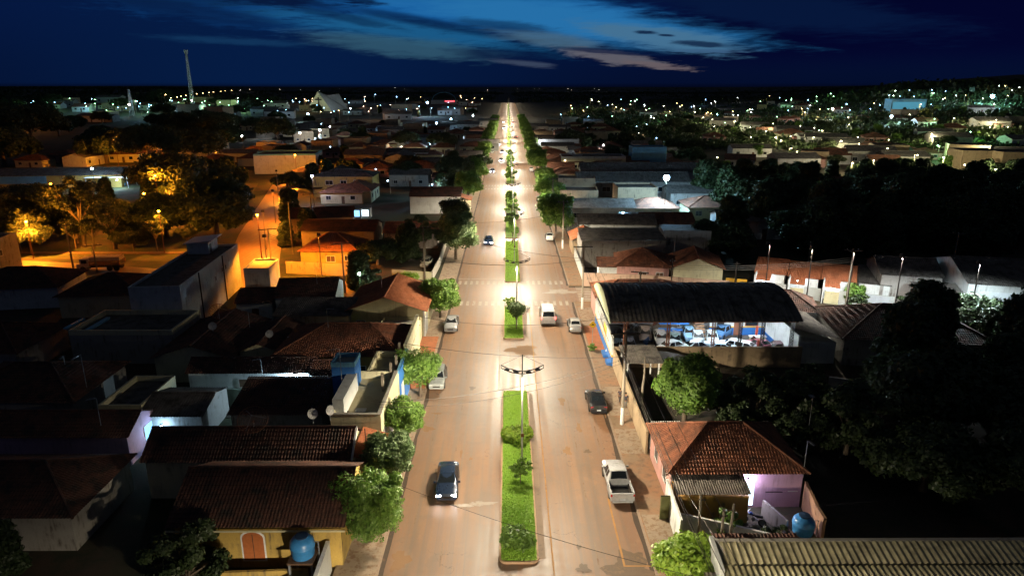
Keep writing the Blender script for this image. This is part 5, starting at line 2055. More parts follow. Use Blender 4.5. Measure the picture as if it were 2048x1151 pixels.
# row houses on the slanting street
A0 = Vector(G(1505, 590, 0))
A1 = Vector(G(1790, 624, 0))
dv = (A1 - A0).normalized()
nv = Vector((-dv.y, dv.x))
rzr = math.atan2(dv.y, dv.x)
tot = (A1 - A0).length
uw = tot / 4
for i, lb_ in enumerate(['first row house with an orange roof and a white carport, next to the yellow gate', 'second row house, white wall between two orange roofs', 'third row house of the orange-roofed row, behind the tall pole', 'last row house, low white front with a grey garage door']):
    p = A0 + dv * (uw * i) + nv * 3.0
    b = Bld('row_house', lb_, 'house', p.x + nv.x * (i % 2) * 1.2, p.y + nv.y * (i % 2) * 1.2, uw - .75, 8.5, rzr, -.4 * (i % 2), group='orange-roofed row houses')
    b.walls(3.0, white_wall, 1.3 if i < 3 else 0)
    if i < 3:
        b.gable(3.0, 1.3, clay_bright, ov=.35, **T)
        b.shed((2.5, 3.05), clay_bright, 'y', .1, 'carport_roof', .3, -2.9, uw * .45, -.3, **T)
        b.part('dividing_wall', lambda mb: mb.box(-.05, -3, 0, .1, 0, 3.2, white_wall))
    else:
        b.shed((3.1, 3.9), fibre_dark, 'y', .2, **S)
        b.part('garage_door', lambda mb: mb.box(1.0, -3.13, .05, 4.0, -3.08, 2.2, MATS['shutter_grey']))
    b.part('front_wall', lambda mb: mb.box(uw * (.47 if i < 3 else 0), -3.05, 0, uw - .2, -2.9, 2.3, paint('wall_dull_white', (.40, .42, .40), .5)))
    if i < 3:
        b.part('gate', lambda mb: mb.box(.3, -3.02, .1, uw * .46, -2.96, 2.0, beige_wall if i else steel_grey))
        bulb('porch_lamp', ['white porch lamp in the first orange-roofed carport', 'white porch lamp in the second carport', 'white porch lamp in the third carport'][i], *(p + dv * uw * .25 - nv * .5), 2.35, .09, (.85, .93, 1), 300, base=0)
# white hall with blue base
b = Bld('white_hall', 'large white hall with a blue painted base at the right edge', 'building', 62.5, 88.6, 19, 15, R(-14))
b.walls(5.2, white_wall, 2.0).gable(5.2, 2.0, fibre_dark, ov=.2, **S)
b.part('base_band', lambda mb: mb.box(-.04, -.06, 0, 19.04, -.003, 1.5, blue_wall), label='blue painted base band')
b.part('side_annex', lambda mb: (mb.box(-5.5, .5, 0, -.05, 4.0, 3.2, pink_wall), mb.slab([(-5.8, .2, 3.2), (-.05, .2, 3.4), (-.05, 4.3, 4.1), (-5.8, 4.3, 3.9)], .1, fibre_dark)))
b.part('garage_door', lambda mb: mb.box(-4.6, .42, .05, -2.6, .49, 2.4, MATS['shutter_grey']))
b.part('roller_door', lambda mb: mb.box(1.5, -.09, 1.55, 7.5, -.062, 4.2, MATS['shutter_white']))
b = Bld('grey_gable_house', 'grey house with an open dark roof left of the white hall', 'house', 55.0, 96.5, 8.0, 9, R(-14))
b.walls(4.4, grey_wall, 1.6).gable(4.4, 1.6, fibre_dark, ov=.3, **S)

# ------------------------------------------------------------------ utility poles and cables


def upole(label, x, y, h=9.5, arm=1.9, rz=0., painted=True, armh=None, transf=False):
    o = thing('utility_pole', label, 'utility pole', (x, y, 0), rz)
    mb = MB()
    mb.tube([(0, 0, -.2), (0, 0, h)], [.16, .10], concrete_pole, 8)
    mb.obj('pole', o, 40)
    if painted:
        mb = MB()
        mb.tube([(0, 0, .1), (0, 0, 1.9)], .172, white_trim, 8)
        mb.obj('painted_band', o, 40)
    mb = MB()
    z = armh or h - .25
    mb.box(-arm / 2 - .5, -.07, z, arm / 2 + .3, .07, z + .12, steel_dark)
    mb.obj('crossarm', o)
    for k in (-.45, 0.02, .42):
        mb = MB()
        mb.lathe([(.03, 0), (.05, .05), (.03, .1), (.055, .15), (.02, .22)], (k * arm - .1, 0, z + .12), steel_grey, 8)
        mb.obj('insulator', o)
    mb = MB()
    for zz in (h * .72, h * .75, h * .78):
        mb.box(-.12, -.28, zz, -.06, -.1, zz + .06, steel_grey)
    mb.obj('low_voltage_rack', o)
    if transf:
        mb = MB()
        mb.lathe([(.001, 0), (.3, 0), (.3, .8), (.001, .85)], (0, -.45, h * .6), steel_grey, 12)
        mb.obj('transformer', o, 40)
    return o


UP = [(10.75, 58.4, 'utility pole with a white painted foot beside the walking person'), (10.6, 93.2, 'utility pole with a crossarm at the corner of the right cross street'),
      (10.7, 131.0, 'utility pole beyond the large bright street tree'), (10.8, 165, 'utility pole among the right row of trees'), (10.8, 24.0, None)]
for x, y, lb_ in UP:
    if lb_:
        upole(lb_, x, y)
for px_, py_, h, lb_ in [(1276, 640, 7, 'dark pole standing inside the car yard wall'), (1571, 690, 5, None), (1572, 618, 8, None), (1690, 620, 9, 'tall dark utility pole before the third row house'),
                         (1900, 560, 8, 'thin pole in front of the white hall')]:
    if lb_:
        x, y = G(px_, py_, 0)
        upole(lb_, x, y, h, 1.6, R(-18), False)
for px_, py_, h, lb_ in [(1341, 585, 5.5, 'thin street pole before the long pinkish wall, left'), (1468, 585, 5, 'thin street pole before the long pinkish wall, right'), (1612, 560, 6.5, 'pale pole rising between the first two row houses'),
                         ]:
    x, y = G(px_, py_, 0)
    o = thing('pole', lb_, 'pole', (x, y, 0))
    mb = MB()
    mb.tube([(0, 0, -.1), (0, 0, h)], [.11, .08], concrete_pole if 'pale' in lb_ else steel_dark, 8)
    mb.obj('shaft', o, 40)
    mb = MB()
    mb.box(-.5, -.05, h - .4, .5, .05, h - .3, steel_dark)
    mb.obj('crossarm', o)
for px_, py_, h, lb_ in [(150, 553, 9, 'tall dark utility pole at the corner of the orange street'), (195, 545, 5, 'shorter dark pole right of the tall one on the orange street'),
                         (545, 548, 8, 'dark utility pole in the mouth of the orange street'), (586, 508, 10, 'leaning pale utility pole beside the dark vine-covered pole'), (627, 470, 9, 'utility pole with a transformer at the orange bend'),
                         (690, 585, 8, 'pole rising behind the sooty gabled house'), (850, 560, 9, 'thin pole at the corner of the cream car yard')]:
    x, y = G(px_, py_, 0)
    upole(lb_, x, y, h, 2.2, R(20), False, transf='transformer' in lb_)


def cable(label, p, q, sag=.6, r=.022, group=None):
    mb = MB()
    pts = []
    for k in range(17):
        s_ = k / 16
        v = Vector(p).lerp(Vector(q), s_)
        v.z -= sag * 4 * s_ * (1 - s_)
        pts.append(v)
    mb.tube(pts, r, m_wires if r > .015 else m_wires, 4, False)
    tag(mb.obj('cable', smooth=60), label, 'cable', group)


g_ = 'power cables along the right pavement'
for a, b_ in ((UP[4], UP[0]), (UP[0], UP[1]), (UP[1], UP[2]), (UP[2], UP[3])):
    for dx, z in ((-.8, 9.5), (.05, 9.5), (.8, 9.5), (-.1, 7.1), (-.1, 6.8)):
        cable('thin black power cable strung between the poles of the right pavement', (a[0] + dx, a[1], z), (b_[0] + dx, b_[1], z), .7, .02, g_)
cable('black cable crossing the whole avenue just above the nearest lamp pole', (10.7, 58.4, 6.8), (-10.9, 52.5, 5.4), .9)
cable('second cable crossing beside the first, slightly lower', (10.7, 58.4, 6.5), (-10.9, 51.9, 5.2), 1.2, .016)
cable('cable crossing the avenue behind the nearest lamp pole toward the blue shop', (10.7, 58.4, 7.0), (-10.7, 66.6, 5.2), .6)
cable('cable crossing the avenue from the workshop side to the silver wagon tree', (11.2, 74, 5.4), (-10.9, 76.0, 5.0), 1.0)
cable('cable crossing low over the near left lane at the bottom', (10.7, 30, 6.0), (-11.2, 44.5, 4.0), .6, .018)
cable('cable crossing the avenue at the zebra crossing', (10.6, 93.2, 7.4), (-11, 99, 6.0), .8)
cable('second cable crossing the avenue beyond the zebra crossing', (10.6, 93.2, 7.6), (-11.5, 118, 6.4), .8)
cable('cable over the far end of the second lawn strip', (10.7, 131, 7.4), (-12, 126, 6.4), .8)
for k in range(3):
    cable('cable running along the slanting right street before the row houses', (12 + 1, 95, 7.2 - .3 * k), (*G(1690, 620, 0), 7.8 - .3 * k), 1.2, .02, 'cables before the row houses')
    cable('cable strung over the boundary wall and the orange-lit house', (*G(545, 548, 0), 7.0 - .35 * k), (*G(690, 585, 0), 7.0 - .35 * k), .5, .02, 'cables by the orange-lit house')
# cable to the bottom right roofs
cable('slack cable falling from the pole toward the flowering lime tree', (10.75, 58.4, 7.0), (13.2, 34.5, 3.8), 1.2, .02)
for k, (x, y, h) in enumerate([(13.2, 40.4, 4.4), (14.0, 38.3, 4.6), (14.6, 38.6, 4.8)]):
    o = thing('fence_post', ['leaning concrete post against the overgrown white wall', 'left of two close concrete posts above the lime tree', 'right of two close concrete posts above the lime tree'][k], 'post', (x, y, 0))
    mb = MB()
    mb.tube([(0, 0, -.1), (.12 * (k - 1), .05, h)], [.13, .08], concrete_pole, 8)
    mb.obj('shaft', o, 40)
    mb = MB()
    mb.box(-.25, -.03, h - .5, .25, .03, h - .42, steel_dark)
    mb.obj('bracket', o)
o = thing('post', 'bent pale post behind the tan street wall by the round garden tree', 'post', (13.3, 62.3, 0))
mb = MB()
mb.tube([(0, 0, 0), (.05, 0, 1.8), (.25, .4, 3.4), (.3, .9, 5)], [.15, .13, .1, .08], concrete_pole, 8)
mb.obj('shaft', o, 40)

# warning sign
o = thing('road_sign', 'yellow diamond speed-hump warning sign on a post by the right kerb', 'road sign', (10.35, 78.9, .15), R(8))
mb = MB()
mb.tube([(0, 0, 0), (0, 0, 3.0)], .035, steel_grey, 8)
mb.obj('post', o)
mb = MB()
mb.prism([(-.46, 0), (-.44, -.02), (.44, -.02), (.46, 0), (.44, .02), (-.44, .02)], 2.9, 2.9001, steel_grey)
pl = [(0, 2.25), (.47, 2.72), (0, 3.19), (-.47, 2.72)]
mb2 = MB()
f = [(x, -.05, z) for x, z in pl]
g = [(x, -.03, z) for x, z in pl]
sy = plain('sign_yellow', (.85, .55, .02), .45)
mb2.face(f, sy), mb2.face(g, sy)
for i in range(4):
    mb2.face([f[i], f[(i + 1) % 4], g[(i + 1) % 4], g[i]], sy)
pn = mb2.obj('sign_panel', o)
mb = MB()
mb.face([(-.22, -.056, 2.66), (.22, -.056, 2.66), (.14, -.056, 2.74), (.05, -.056, 2.82), (-.05, -.056, 2.82), (-.14, -.056, 2.74)], plain('sign_black', (.01, .01, .01), .5))
for s_ in ((0, 2.30, .43, 2.72), (.43, 2.72, 0, 3.14), (0, 3.14, -.43, 2.72), (-.43, 2.72, 0, 2.30)):
    mb.tube([(s_[0], -.054, s_[1]), (s_[2], -.054, s_[3])], .008, MATS['sign_black'], 4)
mb.obj('hump_symbol', pn)

# person walking by the tan wall


def skin_obj(name, parent, joints, edges, mat, sub=2):
    me = bpy.data.meshes.new(name)
    me.from_pydata([j[:3] for j in joints], edges, [])
    me.materials.append(mat)
    o = bpy.data.objects.new(name, me)
    col.objects.link(o)
    o.parent = parent
    m = o.modifiers.new('skin', 'SKIN')
    for i, j in enumerate(joints):
        me.skin_vertices[0].data[i].radius = (j[3], j[4] if len(j) > 4 else j[3])
    me.skin_vertices[0].data[0].use_root = True
    m.use_smooth_shade = True
    s = o.modifiers.new('sub', 'SUBSURF')
    s.levels = s.render_levels = sub
    return o


def person(label, x, y, rz, shirt, trous, skin, k=1., z=.155):
    p = thing('person', label, 'person', (x, y, z), rz)
    p.scale = (k,) * 3
    J = [(0, 0, .95, .11, .08), (0, 0, 1.15, .10, .07), (0, .01, 1.36, .11, .07), (0, .02, 1.50, .055), (0, .04, 1.60, .07), (0, .05, 1.70, .085),
         (.10, 0, .88, .085), (.11, .16, .48, .058), (.11, .10, .08, .04), (.11, .24, .04, .04),
         (-.10, 0, .88, .085), (-.11, -.08, .48, .058), (-.11, -.30, .12, .04), (-.11, -.20, .04, .04),
         (.19, .01, 1.42, .055), (.24, -.08, 1.16, .042), (.24, .02, .93, .032), (.235, .07, .84, .035),
         (-.19, .01, 1.42, .055), (-.24, .08, 1.16, .042), (-.24, .22, .97, .032), (-.235, .28, .90, .035)]
    Ed = [(0, 1), (1, 2), (2, 3), (3, 4), (4, 5), (0, 6), (6, 7), (7, 8), (8, 9), (0, 10), (10, 11), (11, 12), (12, 13), (2, 14), (14, 15), (15, 16), (16, 17), (2, 18), (18, 19), (19, 20), (20, 21)]
    # fingers and thumbs
    for h_, s_ in ((17, 1), (21, -1)):
        hx, hy, hz = J[h_][:3]
        for f_ in range(4):
            J.append((hx + (f_ - 1.5) * .006, hy + .012 * f_ - .02, hz - .075 + .006 * abs(f_ - 1.5), .009))
            Ed.append((h_, len(J) - 1))
        J.append((hx - .02 * s_, hy + .045, hz - .03, .010))
        Ed.append((h_, len(J) - 1))
    skin_obj('body', p, J, Ed, plain('skin_tone', skin, .6))
    skin_obj('shirt', p, [(0, 0, .90, .185, .14), (0, 0, 1.15, .175, .13), (0, .01, 1.38, .20, .13), (.19, .01, 1.42, .072), (.225, -.05, 1.22, .06), (-.19, .01, 1.42, .072), (-.225, .05, 1.22, .06)],
             [(0, 1), (1, 2), (2, 3), (3, 4), (2, 5), (5, 6)], plain('cloth_a_%d' % int(shirt[0] * 99), shirt, .9))
    skin_obj('trousers', p, [(0, 0, .97, .17, .13), (.10, 0, .86, .125), (.11, .155, .48, .075), (.11, .10, .14, .06), (-.10, 0, .86, .10), (-.11, -.08, .48, .075), (-.11, -.28, .17, .06)],
             [(0, 1), (1, 2), (2, 3), (0, 4), (4, 5), (5, 6)], plain('cloth_b_%d' % int(trous[0] * 99), trous, .9))
    mb = MB()
    mb.lathe([(.001, .10), (.06, .085), (.088, .03), (.092, -.03), (.07, -.07)], (0, .035, 1.715), plain('hair_black', (.012, .01, .008), .8), 12)
    mb.obj('hair', p, 60)


person('person in a dark shirt and grey trousers walking along the tan wall', 11.6, 61.6, R(175), (.03, .03, .04), (.22, .22, .21), (.22, .11, .06))
person('second smaller person in dark clothes by the utility pole, facing the wall', 11.25, 62.9, R(200), (.05, .04, .05), (.06, .05, .05), (.22, .11, .06), .92)

# ------------------------------------------------------------------ dark garden and woods on the right
big = tree('large round garden tree behind the tan street wall, its left side lit by the avenue', 16.9, 59.2, 3.25, 1.2, 'round', m_leaf, 24000, .17, 41, 'garden_tree', trunk=.22)
dk = tree('dark loose bush tree right of the large round garden tree', 23.2, 58.0, 3.3, .7, 'open', m_leaf_d, 13000, .2, 42, 'garden_tree', clump=.07)
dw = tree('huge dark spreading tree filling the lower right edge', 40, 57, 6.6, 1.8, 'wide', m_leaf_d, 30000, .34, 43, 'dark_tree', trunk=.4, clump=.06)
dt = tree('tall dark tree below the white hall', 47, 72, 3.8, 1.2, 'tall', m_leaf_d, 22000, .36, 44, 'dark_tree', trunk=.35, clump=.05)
for k_, (x, y, s_) in enumerate([(19.5, 66.0, .35), (23, 64.0, .45), (27, 66.0, .4), (31, 63.5, .5), (20.8, 61.5, .5), (26.5, 58.5, .8), (31, 57.5, .8), (20, 55.2, .6), (33, 68, .4)]):
    place(dk, 'dark self-sown bush in the unlit lot between the workshop wall and the pink house', x, y, s_, k_ * 1.1, 'bushes in the unlit lot')
for src_, lb_, x, y, s_, rz in [(dk, 'low dark bush tree against the whitish broken yard wall', 28.5, 60.5, .8, 2), (dk, 'dark bush tree below the low one, near the pink house', 29.5, 53.0, 1.15, 4),
                               (dk, 'sprawling bush in the yard behind the pink house roof', 24.5, 52.9, .7, 1), (dw, 'dark spreading tree right of the pink house yard', 33, 47.5, .68, 1),
                               (dw, 'dark spreading tree cut by the right picture edge, lowest', 41, 44.5, .8, 3), (dt, 'dark full tree behind the broken yard wall', 41, 65, 1.0, 2),
                               (dt, 'dark tree right of the unlit hip roof', 56, 69, .95, 4), (dw, 'wide dark tree in front of the white hall', 58, 77, .85, 5), (dt, 'tall dark tree at the right edge beside the hall', 67, 73, .8, 1),
                               (dw, 'dark tree mass between the hall and the lower right corner', 54, 60, 1.15, 2.2), (dk, 'thin bushy sapling before the third row house', 48.8, 90.3, .55, 3),
                               (dk, 'ragged bush in front of the last row house garage', 53.8, 87.2, .65, 5), (dk, 'ragged bush before the annex of the white hall', 58.8, 84.0, .7, 2)]:
    place(src_, lb_, x, y, s_, rz)
tree('round tree lit yellow-green in front of the blue-based white hall', 72.5, 84.6, 3.1, .9, 'round', m_leaf, 10000, .24, 45, 'garden_tree')
tree('small round shrub lit green before the third row house', *G(1705, 612, 0), 1.7, .6, 'round', m_leaf, 4500, .2, 46, 'garden_tree')
tree('creeper bush hanging over the mouldy white yard wall', 15.6, 41.3, 1.3, .3, 'open', m_leaf, 3200, .14, 47, 'garden_bush', cat='bush')
tree('second creeper bush on the mouldy wall near the blue tank', 18.6, 40.4, 1.1, .1, 'open', m_leaf_d, 2400, .14, 48, 'garden_bush', cat='bush')
tree('spiky roadside plant beside the yellow warning sign', 10.15, 77.4, .55, .1, 'open', m_leaf, 700, .14, 49, 'plant', cat='plant')
mb = MB()
mb.box(12.2, 53.0, -.02, 33, 72.2, .02, m_yard)
mb.box(12.2, 38.2, -.02, 33, 53.0, .015, m_yard)
struct(mb, 'yard_ground')
# dark yard trees on the left
for src_, lb_, x, y, s_, rz in [(dk, 'dark bush tree put in to shade the front of the yellow house', -20.3, 36.3, .85, 1), (dt, 'dark tree at the lower left picture edge', -33, 37.5, .45, 2),  # first bush is put in to darken the left of the yellow front
                               (dt, 'dark garden tree behind the white light near the corner house', -23.5, 103.5, .62, 2), (dk, 'leafy bush lit by the white light behind the corner house', -21.2, 99.6, .8, 3),
                               (dw, 'broad dark tree behind the rough boundary wall of the orange-lit house', -23.5, 119, .62, 1), (dt, 'dark tree between the orange-lit house and the cream car yard', -18.5, 122, .70, 4),
                               (dw, 'broad dark crown just behind the tall loose street tree', -19, 140, .62, 2), (dt, 'vine-covered dark trunk tree beside the leaning pole', -41.5, 139.5, .66, 1)]:
    place(src_, lb_, x, y, s_, rz)
tree('yellow-green flowering hedge bush at the corner of the cream car yard', -16.3, 107.3, 1.7, .2, 'bush', m_leaf_y, 2600, .2, 50, 'hedge_bush', cat='bush')
tree('feathery palm-like tree above the cream car yard', -15.6, 124.5, 2.6, 3.2, 'open', m_leaf_g, 5000, .26, 51, 'garden_tree')

# ------------------------------------------------------------------ orange park on the left
mb = MB()
PG = [(-150, 130), (-58.5, 121.5), (-62, 145), (-70, 180), (-82, 225), (-190, 260)]
mb.face([(x, y, .004) for x, y in PG], m_park)
struct(mb, 'park_lawn')
mb = MB()
mb.box(-120, 127.5, .0, -56, 129.0, .14, m_side)
struct(mb, 'pavement')
sod = (1, .31, .02)
for px_, py_, h, lb_ in [(125, 397, 8, 'orange park lamp glowing through the branches, second from the left edge'), (52, 443, 7, 'orange park lamp closest to the grey rendered block'), (310, 351, 9, 'orange street lamp at the top of the dark park trees'),
                         (590, 310, 9, 'orange street lamp beside the corner kiosk'), (2, 237, 9, 'orange lamp at the left picture edge, far back'), (232, 296, 8, 'small orange lamp beside the blue-lit food stand'), (427, 280, 8, 'small orange lamp in the far park trees'),
                         (30, 380, 7, None), (215, 420, 6, None)]:
    x, y = G(px_, py_, h)
    if lb_:
        near_ = y < 260
        bulb('park_lamp', lb_, x, y, h, .24 if near_ else .3, sod, 9000 if near_ else 6000, post=True, post_m=rust, cat='street lamp', base=0)
for x, y, lb_ in [(-66, 128, 'added orange lamp out of view behind the two-storey white building'), (-46, 124, 'added orange lamp at the mouth of the side street'), (-68, 165, 'added orange lamp behind the big dark park trees'), (-104, 125, 'added orange lamp near the grey rendered block'),
                  (-80, 150, 'added orange lamp buried among the park tree trunks'), (-110, 165, 'added orange lamp at the far side of the park lawn')]:
    bulb('park_lamp', lb_, x, y, 8.2, .22, sod, 5500 if y > 140 else 2600, post=True, post_m=rust, cat='street lamp', base=0)  # added lamps, mostly out of view, spreading orange light over park and street
for x, y, lb_ in [(-39.5, 108.5, 'added hooded orange lamp facing the small orange-lit house'), (-31.0, 109.5, 'second added hooded orange lamp on the street before the orange-lit house'), (-47.5, 131, 'added hooded orange lamp over the orange side street, lower'), (-54.5, 158, 'added hooded orange lamp over the orange side street, middle'),
                  (-66, 196, 'added hooded orange lamp below the yellow two-storey building')]:
    bulb('street_lamp', lb_, x, y, 7.6, .2, sod, 6500, post=True, cat='street lamp', base=0, deep=True)  # added lamps lighting house and side street, hooded so the globe stays unseen
m_leaf_p = leafmat('leaf_park', (.035, .05, .018), (.075, .095, .035), (.028, .038, .014))
pt = tree('broad park tree with open orange-lit branches near the second lamp', -98, 139, 8.0, 3.6, 'wide', m_leaf_p, 16000, .38, 61, 'park_tree', trunk=.35, clump=.08)
po = tree('tall thin-leaved park tree showing its pale forked trunk', -84.5, 133.5, 5.5, 6.0, 'open', m_leaf_p, 5200, .34, 62, 'park_tree', trunk=.3, clump=.1)
for src_, lb_, x, y, s_, rz in [(dw, 'dense black park tree just left of the orange street', -61.5, 142, 1.15, 1), (dw, 'dense black park tree behind the rooftop room of the white building', -72.5, 142.5, 1.15, 3),
                               (dw, 'dense park tree above the first black pair', -71, 163, 1.3, 4), (pt, 'round-topped park tree with a lit brown edge under the orange lamp', -92, 186, 1.25, 1),
                               (pt, 'park tree spreading over the left picture edge', -113, 133, .9, 2), (pt, 'park tree behind the second orange lamp', -108, 152, .9, 4), (po, 'thin park tree beside the stake-bed truck', -77.5, 131.5, .7, 2),
                               (po, 'thin young park tree by the closest orange lamp', -92, 128.8, .6, 3), (pt, 'small park tree at the left behind the closest lamp', -88, 137, .45, 4),
                               (dw, 'wide tree crown over the orange street before the kiosk', -85.5, 205, 1.1, 5), (dw, 'dark tree crown above the kiosk road', -96, 225, 1.1, 1),
                               (pt, 'brown-lit tree row behind the food stand, first', -118, 262, 1.4, 1), (pt, 'brown-lit tree row behind the food stand, second', -140, 270, 1.5, 2),
                               (dw, 'dark domed tree mass left behind the market hall', -200, 275, 1.9, 2), (dw, 'second dark domed tree behind the market hall', -165, 285, 1.8, 3), (pt, 'large orange-tinted tree at the left edge near the far lamp', -265, 330, 2.4, 3),
                               (pt, 'orange-tinted tree right of the far left lamp', -235, 345, 2.0, 5), (dt, 'vertical dark tree left of the transformer pole', -51, 158, .8, 2), (dt, 'hanging dark creeper tree on the pole by the orange street', -44.5, 134, .5, 4)]:
    place(src_, lb_, x, y, s_, rz)
q_ = random.Random(5)
for k_ in range(13):
    place(q_.choice([po, pt]), 'young park tree in the line along the orange cross street', -118 + k_ * 4.6 + q_.uniform(-1, 1), q_.uniform(127.5, 132), q_.uniform(.35, .55), k_, 'young trees along the orange street')
for k_ in range(26):
    x, y = q_.uniform(-128, -66), q_.uniform(131, 205)
    if x > -60 - (y - 122) * .26 - 4:
        continue
    place(q_.choice([dw, pt, dw, dt]), 'crowded park tree with a dark crown over the orange-lit lawn', x, y, q_.uniform(.5, .85), k_, 'crowded park trees')
b = Bld('market_hall', 'long low market hall with a pale lit wall behind the park trees', 'building', -170, 212, 48, 12, R(6))
b.walls(4.0, yellow_wall).gable(4.0, 1.6, far_fibre, ov=.4, kind='sheet', pitch=.8, amp=.05)
b.part('lit_wall', lambda mb: mb.box(12, -.1, 1.5, 26, -.02, 3.8, blue_light))
b = Bld('food_stand', 'food stand with a flat canopy glowing blue-white in the park', 'food stand', -132, 214, 13, 7, R(5))
b.part('canopy', lambda mb: mb.box(0, 0, 3.2, 13, 7, 3.45, white_trim))
for px_, py_ in ((.2, .2), (12.6, .2), (.2, 6.6), (12.6, 6.6)):
    b.part('post', lambda mb: mb.box(px_, py_, 0, px_ + .2, py_ + .2, 3.2, steel_grey))
b.part('counter', lambda mb: (mb.box(3, 4, 0, 10, 5, 1.1, blue_light), mb.box(3, 6.2, 0, 10, 6.4, 3.0, white_wall)))
bulb('stand_lamp', 'bright blue-white lamp over the park food stand', -127.5, 211.5, 6.5, .32, (.5, .78, 1), 760, post=True, cat='lamp', base=0)
bulb('stand_lamp', 'small blue lamp under the food stand canopy', -121.5, 213.5, 2.8, .2, (.45, .75, 1), 420, cat='lamp', base=0)
bulb('flood_lamp', 'violet-white lamp beside the yellow two-storey building', *G(624, 352, 8), 8, .28, (.72, .72, 1), 700, post=True, cat='lamp', base=0)

# ------------------------------------------------------------------ town: repeated simple houses
PT = []
wl = [white_wall, cream_wall, grey_wall, tan_wall, pink_wall, yellow_wall]
for i, (w_, d_, h_, r_, kd, m1, m2) in enumerate([(10, 8, 3, 1.6, 'gable', white_wall, far_clay), (12, 9, 3.2, 1.8, 'hip', cream_wall, far_clay), (14, 10, 4.2, 1.4, 'gable', grey_wall, far_fibre), (9, 11, 3, 1.5, 'hip', pink_wall, far_clay),
                                                  (16, 9, 3.6, 1.3, 'gable', white_wall, far_fibre), (11, 10, 5.6, .6, 'flat', tan_wall, far_fibre)]):
    b = Bld('town_house', None, 'house', 0, 0, w_, d_)
    b.walls(h_, m1, r_ if kd == 'gable' else None)
    if kd == 'gable':
        b.gable(h_, r_, m2, ov=.4, kind='sheet', pitch=2, amp=.0)
    elif kd == 'hip':
        b.hip(h_, r_, m2, ov=.4, kind='sheet', pitch=2, amp=.0)
    else:
        b.flat(h_, m1, m2, .5, .2)
    b.win('front', 1.5, 1.1, 1.5, 1.2)
    b.win('front', w_ - 3.5, 1.1, 1.5, 1.2, bars=0)
    b.door('front', w_ / 2)
    PT.append(b.o)
used_pt = [False] * len(PT)
taken = []


def house(i, label, x, y, rz=0., group=None, sc_=1.):
    if used_pt[i]:
        return place(PT[i], label, x, y, sc_, rz, group)
    used_pt[i] = True
    o = PT[i]
    o.location = (x, y, terr(x, y))
    o.rotation_euler = (0, 0, rz)
    o.scale = (sc_,) * 3
    o['label'] = label
    if group:
        o['group'] = group
    return o


rr_ = random.Random(21)
gl = 'unlit houses in the blocks left of the avenue'
y = 150
while y < 560:
    for x0 in (-21, -35, -49, -64, -80, -98, -118, -140, -165, -190):
        if x0 < -46 - (y - 145) * .27 - 3 and y < 262:
            continue
        if (-31 < x0 < -18 and y < 186) or (y < 210 and x0 < -33 and y > 190) or (y < 168 and x0 < -30):
            continue
        x = x0 - rr_.uniform(0, 4)
        if rr_.random() < (.88 if y < 350 else .62):
            house(rr_.randrange(6), 'unlit low house with a sooty roof in the blocks left of the avenue', x, y + rr_.uniform(-2, 3), rr_.choice([0, 0, .05, PI / 2 if x0 < -30 else 0]), gl, rr_.uniform(.85, 1.1))
    y += rr_.uniform(15, 19)
gr_ = 'unlit houses in the blocks right of the avenue'
y = 140
while y < 560:
    for x0 in (13, 27, 42, 57):
        if (y > 190 and y < 222 and x0 > 16) or (x0 > 45 + (0 if y < 180 else 40)):
            continue
        if rr_.random() < (.9 if y < 350 else .6):
            house(rr_.randrange(6), 'unlit low house with a sooty roof in the blocks right of the avenue', x0 + rr_.uniform(0, 3), y + rr_.uniform(-2, 3), rr_.choice([0, 0, -.05]), gr_, rr_.uniform(.85, 1.1))
    y += rr_.uniform(15, 19)

# school and blocks right of the avenue, mid distance
b = Bld('school', 'long two-wing school building with blue-lit roofs left of the glaring floodlight', 'school', 20, 196, 32, 9)
b.walls(4.6, grey_wall, 2).gable(4.6, 2, far_fibre, ov=.5, kind='sheet', pitch=.8, amp=.05)
for k in range(6):
    b.win('front', 2 + k * 5, 1.6, 2.4, 1.4)
b = Bld('school_wing', 'rear school wing with a row of high windows', 'school', 23, 214, 36, 9)
b.walls(5.4, white_wall, 2).gable(5.4, 2, far_fibre, ov=.5, kind='sheet', pitch=.8, amp=.05)
for k in range(7):
    b.win('front', 2 + k * 4.8, 3.4, 2.4, .9, lit_cool if k in (1, 5) else glass_dark)
b = Bld('water_block', 'pale boxy block standing behind the school', 'building', 47, 262, 13, 8)
b.walls(8.2, blue_light).flat(8.2, blue_light, far_fibre, .4, .2)
b = Bld('shop_building', 'low building with a long bright roof edge above the school', 'building', 20, 258, 24, 10)
b.walls(4.6, cream_wall).flat(4.6, white_wall, far_fibre, .9, .3)
b = Bld('shop_building', 'white-fronted shop block by the far right trees', 'building', 14.5, 338, 20, 12)
b.walls(5.2, white_wall).flat(5.2, white_wall, far_fibre, .6, .3)
b = Bld('blue_roof_house', 'house with a pale metal roof lit blue below the glaring floodlight', 'house', 24.5, 143, 13, 8)
b.walls(3.3, white_wall, 1).gable(3.3, 1, plain('metal_roof_pale', (.4, .46, .48), .5), ov=.5, kind='sheet', pitch=.5, amp=.04)
FLC = (.40, .72, 1)
bulb('floodlight', 'glaring blue-white floodlight on a tall pole right of the school', *G(1333, 355, 10), 10, .75, FLC, 900, post=True, cat='floodlight', base=0)
bulb('yard_lamp', 'bluish yard lamp over the pale metal roof', *G(1246, 425, 4.5), 4.5, .18, FLC, 620, post=True, cat='lamp', base=0)
bulb('yard_lamp', 'small white lamp at the near end of the school roof', *G(1080, 283, 5), 5, .28, (.9, .95, 1), 600, post=True, cat='lamp', base=0)
bulb('yard_lamp', 'small white lamp beside the pale boxy block', *G(1207, 290, 6), 6, .3, (.8, .9, 1), 600, post=True, cat='lamp', base=0)
